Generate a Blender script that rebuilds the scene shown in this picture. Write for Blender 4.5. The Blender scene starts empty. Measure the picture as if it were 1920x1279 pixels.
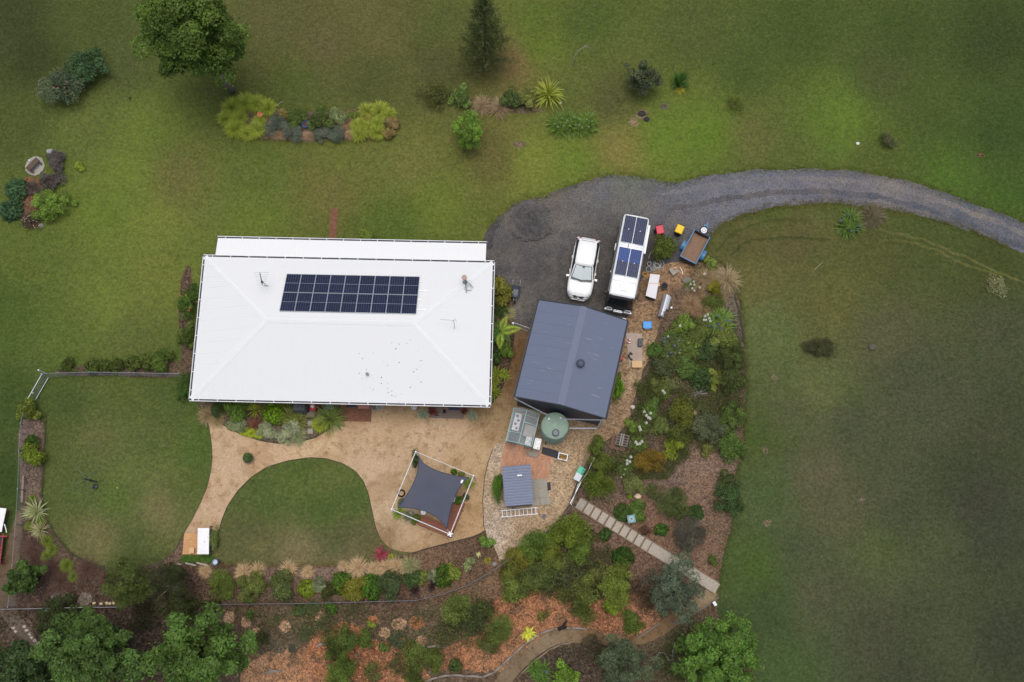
import bpy, bmesh, math, random
import numpy as np
from mathutils import Vector, Matrix
from mathutils.geometry import delaunay_2d_cdt

scene = bpy.context.scene
COL = scene.collection
R = math.radians

# ------------------------------------------------------------------ camera, sky, sun, exposure
CAM_H = 69.0                      # metres above the yard
FPX = 1900.0                      # focal length in photo pixels (1920 wide)
TILT = math.atan(470.0 / FPX)     # from straight down
cam_data = bpy.data.cameras.new('camera')
cam_data.sensor_width = 36.0
cam_data.lens = 36.0 * FPX / 1920.0
cam_data.clip_end = 2000.0
cam = bpy.data.objects.new('camera', cam_data)
cam.location = (0, 0, CAM_H)
cam.rotation_euler = (TILT, 0, 0)
COL.objects.link(cam)
scene.camera = cam

SUN_ELEV, SUN_AZ = 86.0, 15.0     # azimuth clockwise from +Y (north)
world = bpy.data.worlds.new('World')
scene.world = world
world.use_nodes = True
wn, wl = world.node_tree.nodes, world.node_tree.links
wn.clear()
wo = wn.new('ShaderNodeOutputWorld'); wb = wn.new('ShaderNodeBackground'); ws = wn.new('ShaderNodeTexSky')
ws.sky_type = 'NISHITA'; ws.sun_disc = False
ws.sun_elevation = R(SUN_ELEV); ws.sun_rotation = R(SUN_AZ)
ws.air_density = 1.0; ws.dust_density = 6.0; ws.ozone_density = 0.0
wb.inputs['Strength'].default_value = 0.105
wl.new(ws.outputs[0], wb.inputs[0]); wl.new(wb.outputs[0], wo.inputs[0])

sun_data = bpy.data.lights.new('sun', 'SUN')
sun_data.energy = 1.3
sun_data.angle = R(42)
sun_data.color = (0.98, 1.0, 0.95)
sun = bpy.data.objects.new('sun', sun_data)
az, el = R(SUN_AZ), R(SUN_ELEV)
sdir = Vector((math.sin(az) * math.cos(el), math.cos(az) * math.cos(el), math.sin(el)))
sun.rotation_euler = sdir.to_track_quat('Z', 'Y').to_euler()
sun.location = sdir * 100
COL.objects.link(sun)

vs = scene.view_settings
vs.view_transform = 'Standard'; vs.look = 'None'; vs.gamma = 1.0; vs.use_curve_mapping = False
vs.exposure = 0.0

# ------------------------------------------------------------------ helpers
CT, ST = math.cos(TILT), math.sin(TILT)
def P(px, py, z=0.0):
    """photo pixel -> point on the horizontal plane at height z"""
    u = (px - 960.0) / FPX; v = (639.5 - py) / FPX
    d = (u, v * CT + ST, v * ST - CT)
    t = (z - CAM_H) / d[2]
    return Vector((d[0] * t, d[1] * t, z))
def P2(px, py, z=0.0):
    q = P(px, py, z); return (q.x, q.y)
def pix(x, y, z=0.0):
    """arrays of world -> photo pixel"""
    dz = z - CAM_H
    yc = y * CT + dz * ST; zc = -y * ST + dz * CT
    return 960 + FPX * x / -zc, 639.5 - FPX * yc / -zc

def lin(c):
    c = np.asarray(c, float) / 255.0
    return np.where(c <= 0.04045, c / 12.92, ((c + 0.055) / 1.055) ** 2.4)
EXPO = np.array([1.02, 1.0, 1.0])      # colour cast of the daylight, taken out of the albedos
def S(r, g, b, k=1.0):
    """albedo of an open-sky surface that shows as this 8-bit colour"""
    a = np.clip(lin((r, g, b)) / EXPO * k, 0, 0.9)
    return (float(a[0]), float(a[1]), float(a[2]), 1.0)

def tag(o, label=None, cat=None, group=None, kind=None):
    if label: o['label'] = label
    if cat: o['category'] = cat
    if group: o['group'] = group
    if kind: o['kind'] = kind
    return o
def thing(name, label, cat, loc=(0, 0, 0), rz=0.0, group=None):
    o = bpy.data.objects.new(name, None)
    o.empty_display_size = 0.2
    o.location = loc; o.rotation_euler = (0, 0, rz)
    COL.objects.link(o)
    return tag(o, label, cat, group)
def link(name, me, parent=None, loc=(0, 0, 0), rz=0.0, scale=None, color=None):
    o = bpy.data.objects.new(name, me)
    o.location = loc; o.rotation_euler = (0, 0, rz)
    if scale: o.scale = scale
    if color: o.color = color
    if parent: o.parent = parent
    COL.objects.link(o)
    return o

class MB:
    def __init__(s): s.v = []; s.f = []
    def add(s, vs, fs):
        n = len(s.v); s.v += [tuple(q) for q in vs]; s.f += [tuple(i + n for i in f) for f in fs]; return s
    def box(s, c, d, rz=0.0, rx=0.0, ry=0.0):
        m = Matrix.Rotation(rz, 3, 'Z') @ Matrix.Rotation(ry, 3, 'Y') @ Matrix.Rotation(rx, 3, 'X')
        vs = []
        for z in (-.5, .5):
            for x, y in ((-.5, -.5), (.5, -.5), (.5, .5), (-.5, .5)):
                vs.append(Vector(c) + m @ Vector((x * d[0], y * d[1], z * d[2])))
        return s.add(vs, [(3, 2, 1, 0), (4, 5, 6, 7), (0, 1, 5, 4), (1, 2, 6, 5), (2, 3, 7, 6), (3, 0, 4, 7)])
    def hexa(s, b, t):
        return s.add(list(b) + list(t), [(3, 2, 1, 0), (4, 5, 6, 7), (0, 1, 5, 4), (1, 2, 6, 5), (2, 3, 7, 6), (3, 0, 4, 7)])
    def bar(s, a, b, w, h):
        a = Vector(a); b = Vector(b); d = (b - a).normalized()
        up = Vector((0, 0, 1)) if abs(d.z) < .95 else Vector((0, 1, 0))
        sd = d.cross(up).normalized(); up = sd.cross(d)
        sd *= w / 2; up *= h / 2
        return s.hexa([a - sd - up, a + sd - up, b + sd - up, b - sd - up], [a - sd + up, a + sd + up, b + sd + up, b - sd + up])
    def tube(s, pts, r, n=6, cap=True):
        pts = [Vector(p) for p in pts]; k = len(pts)
        rs = r if isinstance(r, (list, tuple)) else [r] * k
        vs = []; prev = None
        for i, p in enumerate(pts):
            d = (pts[min(i + 1, k - 1)] - pts[max(i - 1, 0)])
            d = d.normalized() if d.length > 1e-9 else Vector((0, 0, 1))
            ref = prev if prev is not None else (Vector((1, 0, 0)) if abs(d.x) < .8 else Vector((0, 1, 0)))
            a = (ref - d * ref.dot(d)).normalized(); prev = a; b = d.cross(a)
            for j in range(n):
                t = 2 * math.pi * j / n
                vs.append(p + (a * math.cos(t) + b * math.sin(t)) * rs[i])
        fs = [(i * n + j, i * n + (j + 1) % n, (i + 1) * n + (j + 1) % n, (i + 1) * n + j) for i in range(k - 1) for j in range(n)]
        if cap: fs += [tuple(range(n - 1, -1, -1)), tuple(range((k - 1) * n, k * n))]
        return s.add(vs, fs)
    def lathe(s, prof, n=24, c=(0, 0, 0)):
        vs = []; fs = []
        for r, z in prof:
            for j in range(n):
                t = 2 * math.pi * j / n
                vs.append((c[0] + r * math.cos(t), c[1] + r * math.sin(t), c[2] + z))
        k = len(prof)
        fs = [(i * n + j, i * n + (j + 1) % n, (i + 1) * n + (j + 1) % n, (i + 1) * n + j) for i in range(k - 1) for j in range(n)]
        fs += [tuple(range(n - 1, -1, -1)), tuple(range((k - 1) * n, k * n))]
        return s.add(vs, fs)
    def prism(s, poly, z0, z1):
        n = len(poly)
        vs = [(p[0], p[1], z0) for p in poly] + [(p[0], p[1], z1) for p in poly]
        fs = [tuple(range(n - 1, -1, -1)), tuple(range(n, 2 * n))] + [(i, (i + 1) % n, n + (i + 1) % n, n + i) for i in range(n)]
        return s.add(vs, fs)
    def slab(s, poly3, th):
        """3D polygon given thickness downwards"""
        n = len(poly3)
        vs = [(p[0], p[1], p[2] - th) for p in poly3] + [tuple(p) for p in poly3]
        fs = [tuple(range(n - 1, -1, -1)), tuple(range(n, 2 * n))] + [(i, (i + 1) % n, n + (i + 1) % n, n + i) for i in range(n)]
        return s.add(vs, fs)
    def loft(s, rings, closed=True, caps=True):
        n = len(rings[0]); vs = [q for r in rings for q in r]; fs = []
        m = n if closed else n - 1
        for i in range(len(rings) - 1):
            for j in range(m):
                fs.append((i * n + j, i * n + (j + 1) % n, (i + 1) * n + (j + 1) % n, (i + 1) * n + j))
        if caps: fs += [tuple(range(n - 1, -1, -1)), tuple(range((len(rings) - 1) * n, len(rings) * n))]
        return s.add(vs, fs)
    def blob(s, c, r, seed=0, sub=2, jit=.18):
        bm = bmesh.new(); bmesh.ops.create_icosphere(bm, subdivisions=sub, radius=1.0)
        rng = random.Random(seed); off = [rng.uniform(0, 9) for _ in range(6)]
        vs = []
        for v in bm.verts:
            k = 1 + jit * (math.sin(2.3 * v.co.x + off[0]) + math.sin(2.9 * v.co.y + off[1]) + math.sin(3.1 * v.co.z + off[2])) / 2 + rng.uniform(-jit, jit) * .3
            vs.append((c[0] + v.co.x * r[0] * k, c[1] + v.co.y * r[1] * k, c[2] + v.co.z * r[2] * k))
        fs = [tuple(v.index for v in f.verts) for f in bm.faces]
        bm.free(); return s.add(vs, fs)
    def mesh(s, name, m, smooth=False, fix=True):
        me = bpy.data.meshes.new(name); me.from_pydata(s.v, [], s.f)
        if fix:
            bm = bmesh.new(); bm.from_mesh(me); bmesh.ops.recalc_face_normals(bm, faces=bm.faces); bm.to_mesh(me); bm.free()
        if smooth: me.polygons.foreach_set('use_smooth', [True] * len(me.polygons))
        if m: me.materials.append(m)
        return me
    def build(s, name, m, parent=None, loc=(0, 0, 0), rz=0.0, smooth=False, bevel=0.0, sub=0):
        o = link(name, s.mesh(name, m, smooth), parent, loc, rz)
        if bevel:
            b = o.modifiers.new('bevel', 'BEVEL'); b.width = bevel; b.segments = 2; b.limit_method = 'ANGLE'; b.angle_limit = R(35)
        if sub:
            b = o.modifiers.new('subd', 'SUBSURF'); b.levels = sub; b.render_levels = sub
        return o

# ------------------------------------------------------------------ materials
MATS = {}
def nt(name):
    m = bpy.data.materials.new(name); m.use_nodes = True
    t = m.node_tree; b = t.nodes['Principled BSDF']
    return m, t, t.nodes, t.links, b
def mth(t, op, a, b=None, c=None):
    n = t.nodes.new('ShaderNodeMath'); n.operation = op
    for i, q in enumerate((a, b, c)):
        if q is None: continue
        if isinstance(q, (int, float)): n.inputs[i].default_value = q
        else: t.links.new(q, n.inputs[i])
    return n.outputs[0]
def mixc(t, fac, a, b, mode='MIX'):
    n = t.nodes.new('ShaderNodeMix'); n.data_type = 'RGBA'; n.blend_type = mode; n.clamp_factor = True
    if isinstance(fac, (int, float)): n.inputs[0].default_value = fac
    else: t.links.new(fac, n.inputs[0])
    for i, q in ((6, a), (7, b)):
        if isinstance(q, tuple): n.inputs[i].default_value = q
        else: t.links.new(q, n.inputs[i])
    return n.outputs[2]
def noise(t, vec, scale, detail=3, rough=.6, dist=0.0):
    n = t.nodes.new('ShaderNodeTexNoise'); n.inputs['Scale'].default_value = scale; n.inputs['Detail'].default_value = detail
    n.inputs['Roughness'].default_value = rough; n.inputs['Distortion'].default_value = dist
    if vec: t.links.new(vec, n.inputs['Vector'])
    return n.outputs[0]
def voro(t, vec, scale, rnd=1.0):
    n = t.nodes.new('ShaderNodeTexVoronoi'); n.inputs['Scale'].default_value = scale; n.inputs['Randomness'].default_value = rnd
    if vec: t.links.new(vec, n.inputs['Vector'])
    return n.outputs['Distance'], n.outputs['Color']
def ramp(t, x, a, b):
    n = t.nodes.new('ShaderNodeMapRange'); n.inputs[1].default_value = a; n.inputs[2].default_value = b
    t.links.new(x, n.inputs[0]); return n.outputs[0]
def coords(t, kind='Object'):
    return t.nodes.new('ShaderNodeTexCoord').outputs[kind]
def bump(t, b, h, strength, dist):
    n = t.nodes.new('ShaderNodeBump'); n.inputs['Strength'].default_value = strength; n.inputs['Distance'].default_value = dist
    t.links.new(h, n.inputs['Height']); t.links.new(n.outputs[0], b.inputs['Normal'])
def scalecol(t, col, f):
    n = t.nodes.new('ShaderNodeVectorMath'); n.operation = 'SCALE'
    t.links.new(col, n.inputs[0])
    if isinstance(f, (int, float)): n.inputs[3].default_value = f
    else: t.links.new(f, n.inputs[3])
    return n.outputs[0]

def mat(name, col, rough=.6, metal=0.0, var=.12, nscale=6.0, spec=.4, dirt=None, coat=0.0, bmp=0.0):
    """plain surface with slight uneven tone"""
    if name in MATS: return MATS[name]
    m, t, N, L, b = nt(name)
    c = coords(t)
    n = noise(t, c, nscale, 4)
    base = N.new('ShaderNodeRGB'); base.outputs[0].default_value = col
    out = scalecol(t, base.outputs[0], mth(t, 'MULTIPLY_ADD', n, 2 * var, 1 - var))
    if dirt:
        d = ramp(t, noise(t, c, nscale * .35, 5, .65), .5, .75)
        out = mixc(t, mth(t, 'MULTIPLY', d, dirt[1]), out, dirt[0])
    L.new(out, b.inputs['Base Color'])
    b.inputs['Roughness'].default_value = rough; b.inputs['Metallic'].default_value = metal
    b.inputs['Specular IOR Level'].default_value = spec
    if coat: b.inputs['Coat Weight'].default_value = coat; b.inputs['Coat Roughness'].default_value = .08
    if bmp: bump(t, b, noise(t, c, nscale * 4, 3), .5, bmp)
    MATS[name] = m; return m

def ground_mat(name, lo=.12, lo_s=.5, mid=.18, mid_s=3.0, cell=.25, cell_s=14.0, tint=None, tint_k=.0, tint_s=5.0, spots=None, b_d=.02, b_s=20.0, stretch=None, rough=.95, tmul=(), fine=0.0, fine_s=9.0):
    """col attribute broken up by noise at several sizes; tint = a second real colour mixed in patches"""
    m, t, N, L, b = nt(name)
    c = coords(t)
    if stretch:
        mp = N.new('ShaderNodeMapping'); mp.inputs['Scale'].default_value = stretch; L.new(c, mp.inputs[0]); cs = mp.outputs[0]
    else: cs = c
    at = N.new('ShaderNodeAttribute'); at.attribute_name = 'col'
    out = at.outputs['Color']
    if tint:
        fac = mth(t, 'MULTIPLY', ramp(t, noise(t, cs, tint_s, 5, .7, .4), .42, .68), tint_k)
        out = mixc(t, fac, out, tint)
    for sc, col, lo_t, hi_t, k in (spots or []):
        fac = mth(t, 'MULTIPLY', ramp(t, noise(t, c, sc, 4, .6, .8), lo_t, hi_t), k)
        out = mixc(t, fac, out, col)
    for sc, mul, lo_t, hi_t, k in tmul:       # drier / lusher / damp patches: the same surface in another tone
        fac = mth(t, 'MULTIPLY', ramp(t, noise(t, c, sc, 5, .65, .5), lo_t, hi_t), k)
        out = mixc(t, fac, out, mixc(t, 1.0, out, mul + (1.0,), 'MULTIPLY'))
    f = mth(t, 'MULTIPLY_ADD', noise(t, c, lo_s, 4, .6), 2.4 * lo, 1 - 1.2 * lo)
    f2 = mth(t, 'MULTIPLY_ADD', noise(t, cs, mid_s, 5, .72), 2.6 * mid, 1 - 1.3 * mid)
    dist, vc = voro(t, cs, cell_s)
    sep = N.new('ShaderNodeSeparateColor'); L.new(vc, sep.inputs[0])
    f3 = mth(t, 'MULTIPLY_ADD', sep.outputs[0], 2 * cell, 1 - cell)
    f = mth(t, 'MULTIPLY', mth(t, 'MULTIPLY', f, f2), f3)
    if fine: f = mth(t, 'MULTIPLY', f, mth(t, 'MULTIPLY_ADD', noise(t, cs, fine_s, 3, .6), 3.2 * fine, 1 - 1.6 * fine))
    out = scalecol(t, out, f)
    L.new(out, b.inputs['Base Color'])
    b.inputs['Roughness'].default_value = rough; b.inputs['Specular IOR Level'].default_value = .15
    bump(t, b, noise(t, cs, b_s, 4, .7), .8, b_d)
    MATS[name] = m; return m

def leaf_mat():
    m, t, N, L, b = nt('foliage')
    oi = N.new('ShaderNodeObjectInfo'); at = N.new('ShaderNodeAttribute'); at.attribute_name = 'tint'
    col = mixc(t, 1.0, oi.outputs['Color'], at.outputs['Color'], 'MULTIPLY')
    L.new(col, b.inputs['Base Color']); b.inputs['Roughness'].default_value = .55; b.inputs['Specular IOR Level'].default_value = .25
    tr = N.new('ShaderNodeBsdfTranslucent'); L.new(scalecol(t, col, 1.2), tr.inputs[0])
    mx = N.new('ShaderNodeMixShader'); mx.inputs[0].default_value = .3
    L.new(b.outputs[0], mx.inputs[1]); L.new(tr.outputs[0], mx.inputs[2])
    L.new(mx.outputs[0], N['Material Output'].inputs[0])
    return m
FOL = leaf_mat()

# ------------------------------------------------------------------ ground sheets
def interp(samples, px, py, power=3.0):
    """distance-weighted surface colour from a few sampled spots (photo pixels)"""
    px = np.asarray(px); py = np.asarray(py)
    num = np.zeros(px.shape + (3,)); den = np.zeros(px.shape)
    for s in samples:
        w = 1.0 / (((px - s[0]) ** 2 + (py - s[1]) ** 2) / 2500.0 + .15) ** (power / 2)
        num += w[..., None] * lin(s[2]); den += w
    return np.clip(num / den[..., None] / EXPO, 0, .9)

def edge_points(poly, step, jit, rng, smooth=0):
    pts = [Vector(p) for p in poly]
    for _ in range(smooth):       # Chaikin
        q = []
        for i in range(len(pts)):
            a, b = pts[i], pts[(i + 1) % len(pts)]
            q += [a * .75 + b * .25, a * .25 + b * .75]
        pts = q
    out = []
    ph = [rng.uniform(0, 6.28) for _ in range(4)]; arc = 0.0
    for i in range(len(pts)):
        a, b = pts[i], pts[(i + 1) % len(pts)]
        L = (b - a).length; k = max(1, int(L / step)); n = Vector((-(b - a).y, (b - a).x)) / max(L, 1e-6)
        for j in range(k):
            w = (math.sin(arc * 1.7 + ph[0]) + .7 * math.sin(arc * 4.1 + ph[1]) + .5 * math.sin(arc * 9.3 + ph[2])) * .4 + rng.uniform(-.6, .6)
            q = a.lerp(b, j / k) + n * w * jit
            out.append((q.x, q.y)); arc += L / k
    return out

def inside(poly, xs, ys):
    r = np.zeros(xs.shape, bool); n = len(poly)
    for i in range(n):
        x1, y1 = poly[i]; x2, y2 = poly[(i + 1) % n]
        c = ((y1 > ys) != (y2 > ys)) & (xs < (x2 - x1) * (ys - y1) / ((y2 - y1) if y2 != y1 else 1e-9) + x1)
        r ^= c
    return r

def sheet(name, pixpoly, z, samples, m, step=.25, jit=.03, cell=.5, smooth=1, seed=1, relief=0.0, bumpfn=None, world_poly=None):
    rng = random.Random(seed)
    poly = world_poly or [P2(*p) for p in pixpoly]
    ed = edge_points(poly, step, jit, rng, smooth)
    a = np.array(ed); lo = a.min(0); hi = a.max(0)
    gx, gy = np.meshgrid(np.arange(lo[0], hi[0], cell), np.arange(lo[1], hi[1], cell))
    nr = np.random.RandomState(seed)
    gx = gx + nr.uniform(-.3, .3, gx.shape) * cell; gy = gy + nr.uniform(-.3, .3, gy.shape) * cell
    ins = inside(ed, gx, gy)
    pts = [Vector(p) for p in ed] + [Vector((x, y)) for x, y in zip(gx[ins], gy[ins])]
    edges = [(i, (i + 1) % len(ed)) for i in range(len(ed))]
    vv, ee, ff, _, _, _ = delaunay_2d_cdt(pts, edges, [], 1, 1e-4)
    xs = np.array([v[0] for v in vv]); ys = np.array([v[1] for v in vv])
    zs = np.full(xs.shape, z)
    if relief: zs = zs + nr.uniform(0, relief, xs.shape)
    if bumpfn is not None: zs = zs + bumpfn(xs, ys)
    me = bpy.data.meshes.new(name)
    me.from_pydata(list(zip(xs, ys, zs)), [], [tuple(f) if True else f for f in ff])
    bm = bmesh.new(); bm.from_mesh(me)
    for f in bm.faces:
        if f.normal.z < 0: f.normal_flip()
    bm.to_mesh(me); bm.free()
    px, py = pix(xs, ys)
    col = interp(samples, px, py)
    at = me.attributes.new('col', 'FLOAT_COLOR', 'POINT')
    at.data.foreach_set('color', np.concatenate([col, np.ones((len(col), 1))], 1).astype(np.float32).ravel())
    me.materials.append(m)
    o = link(name, me); o['kind'] = 'structure'
    return o
# ================================================================== THE GROUND
M_GRASS = ground_mat('grass', lo=.08, lo_s=.3, mid=.18, mid_s=2.2, cell=.18, cell_s=7.5, b_d=.07, b_s=7.0, fine=.26, fine_s=5.0,
                     tmul=[(.22, (1.16, 1.08, 1.12), .48, .66, .6), (.5, (.80, .92, .78), .52, .68, .5), (1.5, (1.28, 1.14, 1.22), .54, .68, .6), (2.6, (.66, .76, .64), .57, .68, .6)])
M_GRAVEL = ground_mat('gravel', lo=.14, lo_s=.35, mid=.20, mid_s=1.5, cell=.34, cell_s=19.0, tmul=[(.4, (1.22, 1.16, 1.04), .5, .66, .7), (.7, (.72, .72, .76), .55, .68, .6)], b_d=.03, b_s=16.0, tint=S(128, 120, 112), tint_k=.30, tint_s=.8)
M_SAND = ground_mat('sand', lo=.05, lo_s=.6, mid=.12, mid_s=4.0, cell=.10, cell_s=20.0, b_d=.012, fine=.12, fine_s=8.0,
                    tmul=[(.5, (.82, .78, .72), .50, .57, .8), (1.5, (.76, .71, .64), .55, .60, .8), (5.0, (.60, .55, .48), .60, .64, .85), (.9, (1.05, 1.06, 1.10), .5, .7, .8)])
M_PEBBLE = ground_mat('pebble', lo=.10, lo_s=.6, mid=.14, mid_s=3.0, cell=.42, cell_s=13.0, b_d=.03, b_s=14.0, tint=S(120, 98, 74), tint_k=.5, tint_s=1.4)
M_CHIPS = ground_mat('wood_chips', lo=.16, lo_s=.6, mid=.25, mid_s=3.0, cell=.45, cell_s=11.0, b_d=.04, b_s=12.0, tint=S(98, 76, 56), tint_k=.6, tint_s=1.3)
M_MULCH = ground_mat('mulch', lo=.18, lo_s=.5, mid=.22, mid_s=2.0, cell=.5, cell_s=13.0, b_d=.05, b_s=12.0, tint=S(124, 106, 90), tint_k=.45, tint_s=4.0,
                     spots=[(1.1, S(74, 76, 44), .58, .7, .5)])
M_ORANGE = ground_mat('orange_mulch', lo=.16, lo_s=.5, mid=.3, mid_s=2.2, cell=.5, cell_s=12.0, b_d=.06, b_s=11.0, tint=S(176, 134, 102), tint_k=.5, tint_s=4.6,
                      spots=[(.7, S(92, 76, 60), .50, .62, .7)])

GRASS = [(30, 30, (60, 68, 38)), (150, 40, (74, 84, 42)), (60, 110, (58, 64, 34)), (230, 120, (76, 84, 46)), (30, 230, (74, 84, 42)), (150, 240, (92, 101, 51)),  # corner samples darker: some lens vignette is painted into the grass colour
 (280, 240, (96, 110, 48)), (240, 330, (100, 114, 50)), (280, 420, (106, 116, 52)), (200, 400, (96, 112, 46)), (330, 330, (98, 98, 54)), (60, 480, (88, 100, 46)), (20, 580, (74, 90, 40)),
 (200, 560, (98, 110, 50)), (300, 520, (104, 112, 52)), (120, 640, (86, 100, 46)), (250, 640, (90, 98, 50)), (20, 760, (62, 78, 36)), (20, 900, (56, 72, 34)),
 (520, 40, (88, 88, 52)), (600, 90, (92, 88, 54)), (560, 150, (78, 88, 42)), (720, 60, (94, 92, 54)), (700, 150, (76, 82, 44)), (640, 300, (98, 104, 48)), (620, 350, (100, 98, 54)),
 (480, 330, (88, 100, 46)), (480, 410, (98, 110, 48)), (780, 300, (104, 106, 54)), (820, 380, (96, 108, 46)), (740, 420, (82, 98, 42)), (820, 130, (78, 80, 46)), (820, 40, (80, 88, 44)),
 (1000, 40, (86, 100, 42)), (1010, 90, (92, 108, 42)), (965, 115, (112, 96, 62)), (1100, 40, (76, 90, 42)), (1060, 170, (88, 96, 48)), (1150, 190, (82, 84, 48)), (1000, 300, (112, 120, 52)), (930, 290, (96, 92, 52)),
 (1080, 300, (98, 116, 44)), (1160, 280, (122, 114, 62)), (1120, 340, (98, 106, 50)), (1240, 260, (96, 116, 44)), (1320, 250, (92, 112, 42)), (1420, 260, (92, 96, 52)), (1300, 60, (78, 88, 44)), (1400, 130, (72, 86, 40)), (1500, 60, (68, 82, 38)),
 (1580, 215, (92, 112, 44)), (1560, 240, (88, 108, 44)), (1500, 290, (84, 94, 46)), (1650, 140, (72, 80, 44)), (1700, 60, (66, 80, 38)), (1700, 700, (66, 68, 44)), (1600, 800, (68, 70, 45)), (1800, 900, (58, 61, 40)), (1700, 960, (62, 65, 42)), (1500, 1030, (66, 72, 44)), (1760, 200, (70, 84, 40)), (1860, 80, (58, 70, 36)), (1870, 250, (60, 78, 36)),
 (1780, 330, (72, 96, 38)), (1880, 380, (66, 88, 36)), (1640, 300, (78, 90, 42)), (1450, 400, (78, 88, 42)), (1400, 450, (84, 82, 48)), (1480, 450, (88, 84, 52)), (1420, 520, (96, 94, 54)), (1560, 560, (92, 92, 50)), (1640, 470, (78, 82, 44)),
 (1750, 460, (72, 80, 42)), (1850, 500, (68, 74, 40)), (1880, 620, (66, 68, 42)), (1440, 620, (82, 90, 46)), (1540, 720, (84, 88, 46)), (1480, 780, (76, 78, 46)), (1660, 640, (78, 76, 48)), (1750, 760, (66, 68, 44)), (1880, 800, (60, 62, 40)),
 (1420, 820, (70, 84, 42)), (1440, 940, (68, 80, 42)), (1540, 900, (82, 76, 52)), (1560, 960, (80, 76, 50)), (1660, 900, (68, 70, 44)), (1650, 1030, (72, 78, 42)), (1760, 1010, (66, 72, 42)), (1860, 1000, (56, 58, 40)), (1830, 940, (56, 54, 40)),
 (1420, 1060, (70, 88, 42)), (1440, 1140, (58, 72, 36)), (1540, 1120, (72, 72, 46)), (1640, 1180, (64, 64, 44)), (1780, 1180, (62, 66, 42)), (1880, 1200, (54, 56, 38)), (1470, 1250, (62, 78, 38)), (1700, 1270, (58, 60, 40)),
 (130, 760, (70, 84, 42)), (230, 740, (82, 92, 46)), (330, 740, (76, 90, 44)), (180, 820, (94, 98, 56)), (280, 830, (84, 94, 50)), (370, 850, (78, 96, 44)), (120, 880, (82, 90, 48)), (220, 930, (80, 98, 46)), (300, 950, (110, 106, 70)), (180, 1005, (104, 100, 66)), (260, 890, (96, 104, 58)), (150, 920, (78, 92, 46)), (250, 1030, (78, 88, 48)), (340, 920, (86, 96, 50)),
 (560, 880, (76, 92, 44)), (500, 940, (74, 90, 44)), (600, 950, (72, 92, 42)), (660, 930, (76, 92, 44)), (470, 1010, (82, 86, 52)), (560, 1035, (116, 106, 76)), (480, 1022, (98, 96, 62)), (650, 1042, (106, 98, 70)), (620, 900, (92, 100, 54)), (540, 900, (86, 98, 50)), (640, 1020, (78, 84, 50)), (690, 1020, (92, 90, 58))]

def _grey(q):
    x, y, c = q
    if x > 1430 and y > 560:
        m = sum(c) / 3.0; c = tuple((v * .82 + m * .18) * 1.10 + (0, 3, 2)[i] for i, v in enumerate(c))
    return (x, y, c)
GRASS = [_grey(q) for q in GRASS]
def axis_pts(a, b, step, far):
    mid = list(np.arange(a, b + 1e-6, step)); out = []; d = step * 2; q = a
    while q > -far: q -= d; d *= 1.7; out.append(q)
    lo = out[::-1]; out = []; d = step * 2; q = b
    while q < far: q += d; d *= 1.7; out.append(q)
    return np.array(lo + mid + out)
def make_ground():
    xs = axis_pts(-42, 42, .5, 400); ys = axis_pts(-10, 48, .5, 400)
    X, Y = np.meshgrid(xs, ys); h, w = X.shape
    px, py = pix(X, Y)
    col = interp(GRASS, np.clip(px, -60, 1980), np.clip(py, -60, 1340))
    idx = np.arange(h * w).reshape(h, w)
    f = np.stack([idx[:-1, :-1], idx[:-1, 1:], idx[1:, 1:], idx[1:, :-1]], -1).reshape(-1, 4)
    me = bpy.data.meshes.new('ground')
    me.from_pydata(np.stack([X.ravel(), Y.ravel(), np.zeros(h * w)], 1).tolist(), [], f.tolist())
    at = me.attributes.new('col', 'FLOAT_COLOR', 'POINT')
    at.data.foreach_set('color', np.concatenate([col.reshape(-1, 3), np.ones((h * w, 1))], 1).astype(np.float32).ravel())
    me.materials.append(M_GRASS)
    o = link('ground', me); o['kind'] = 'structure'
make_ground()

# gravel driveway and parking area
DRIVE = [(905, 470), (908, 445), (915, 425), (935, 408), (960, 385), (985, 374), (1020, 368), (1060, 352), (1100, 338), (1160, 326), (1215, 336), (1260, 345), (1320, 330), (1380, 322), (1440, 318), (1520, 317),
         (1590, 319), (1660, 330), (1730, 346), (1800, 372), (1860, 394), (1960, 432), (1960, 492), (1890, 462), (1810, 428), (1750, 412), (1690, 396), (1640, 388), (1560, 380), (1500, 382), (1430, 392), (1380, 408),
         (1345, 425), (1330, 445), (1300, 470), (1270, 495), (1225, 520), (1205, 560), (1180, 600), (1140, 640), (1000, 640), (985, 612), (962, 606), (960, 570), (955, 530), (915, 515), (900, 500)]
sheet('driveway', DRIVE, .012, [(930, 430, (92, 88, 88)), (960, 480, (88, 84, 84)), (1000, 500, (76, 74, 76)), (1060, 400, (98, 94, 92)), (1020, 380, (100, 94, 90)), (1120, 360, (100, 99, 102)), (1140, 450, (78, 75, 74)), (1050, 520, (80, 77, 76)),
      (970, 560, (92, 90, 90)), (1030, 590, (70, 68, 68)), (1180, 345, (100, 104, 96)), (1260, 370, (100, 101, 110)), (1240, 400, (94, 93, 97)), (1340, 360, (106, 107, 117)), (1440, 350, (108, 109, 119)), (1540, 345, (102, 102, 112)), (1600, 370, (98, 98, 106)), (1650, 360, (116, 112, 114)),
      (1720, 380, (106, 104, 108)), (1800, 405, (88, 92, 102)), (1870, 430, (98, 99, 108)), (1120, 590, (70, 67, 66)), (1200, 470, (76, 73, 72))], M_GRAVEL, jit=.10, cell=.5, seed=3)
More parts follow.
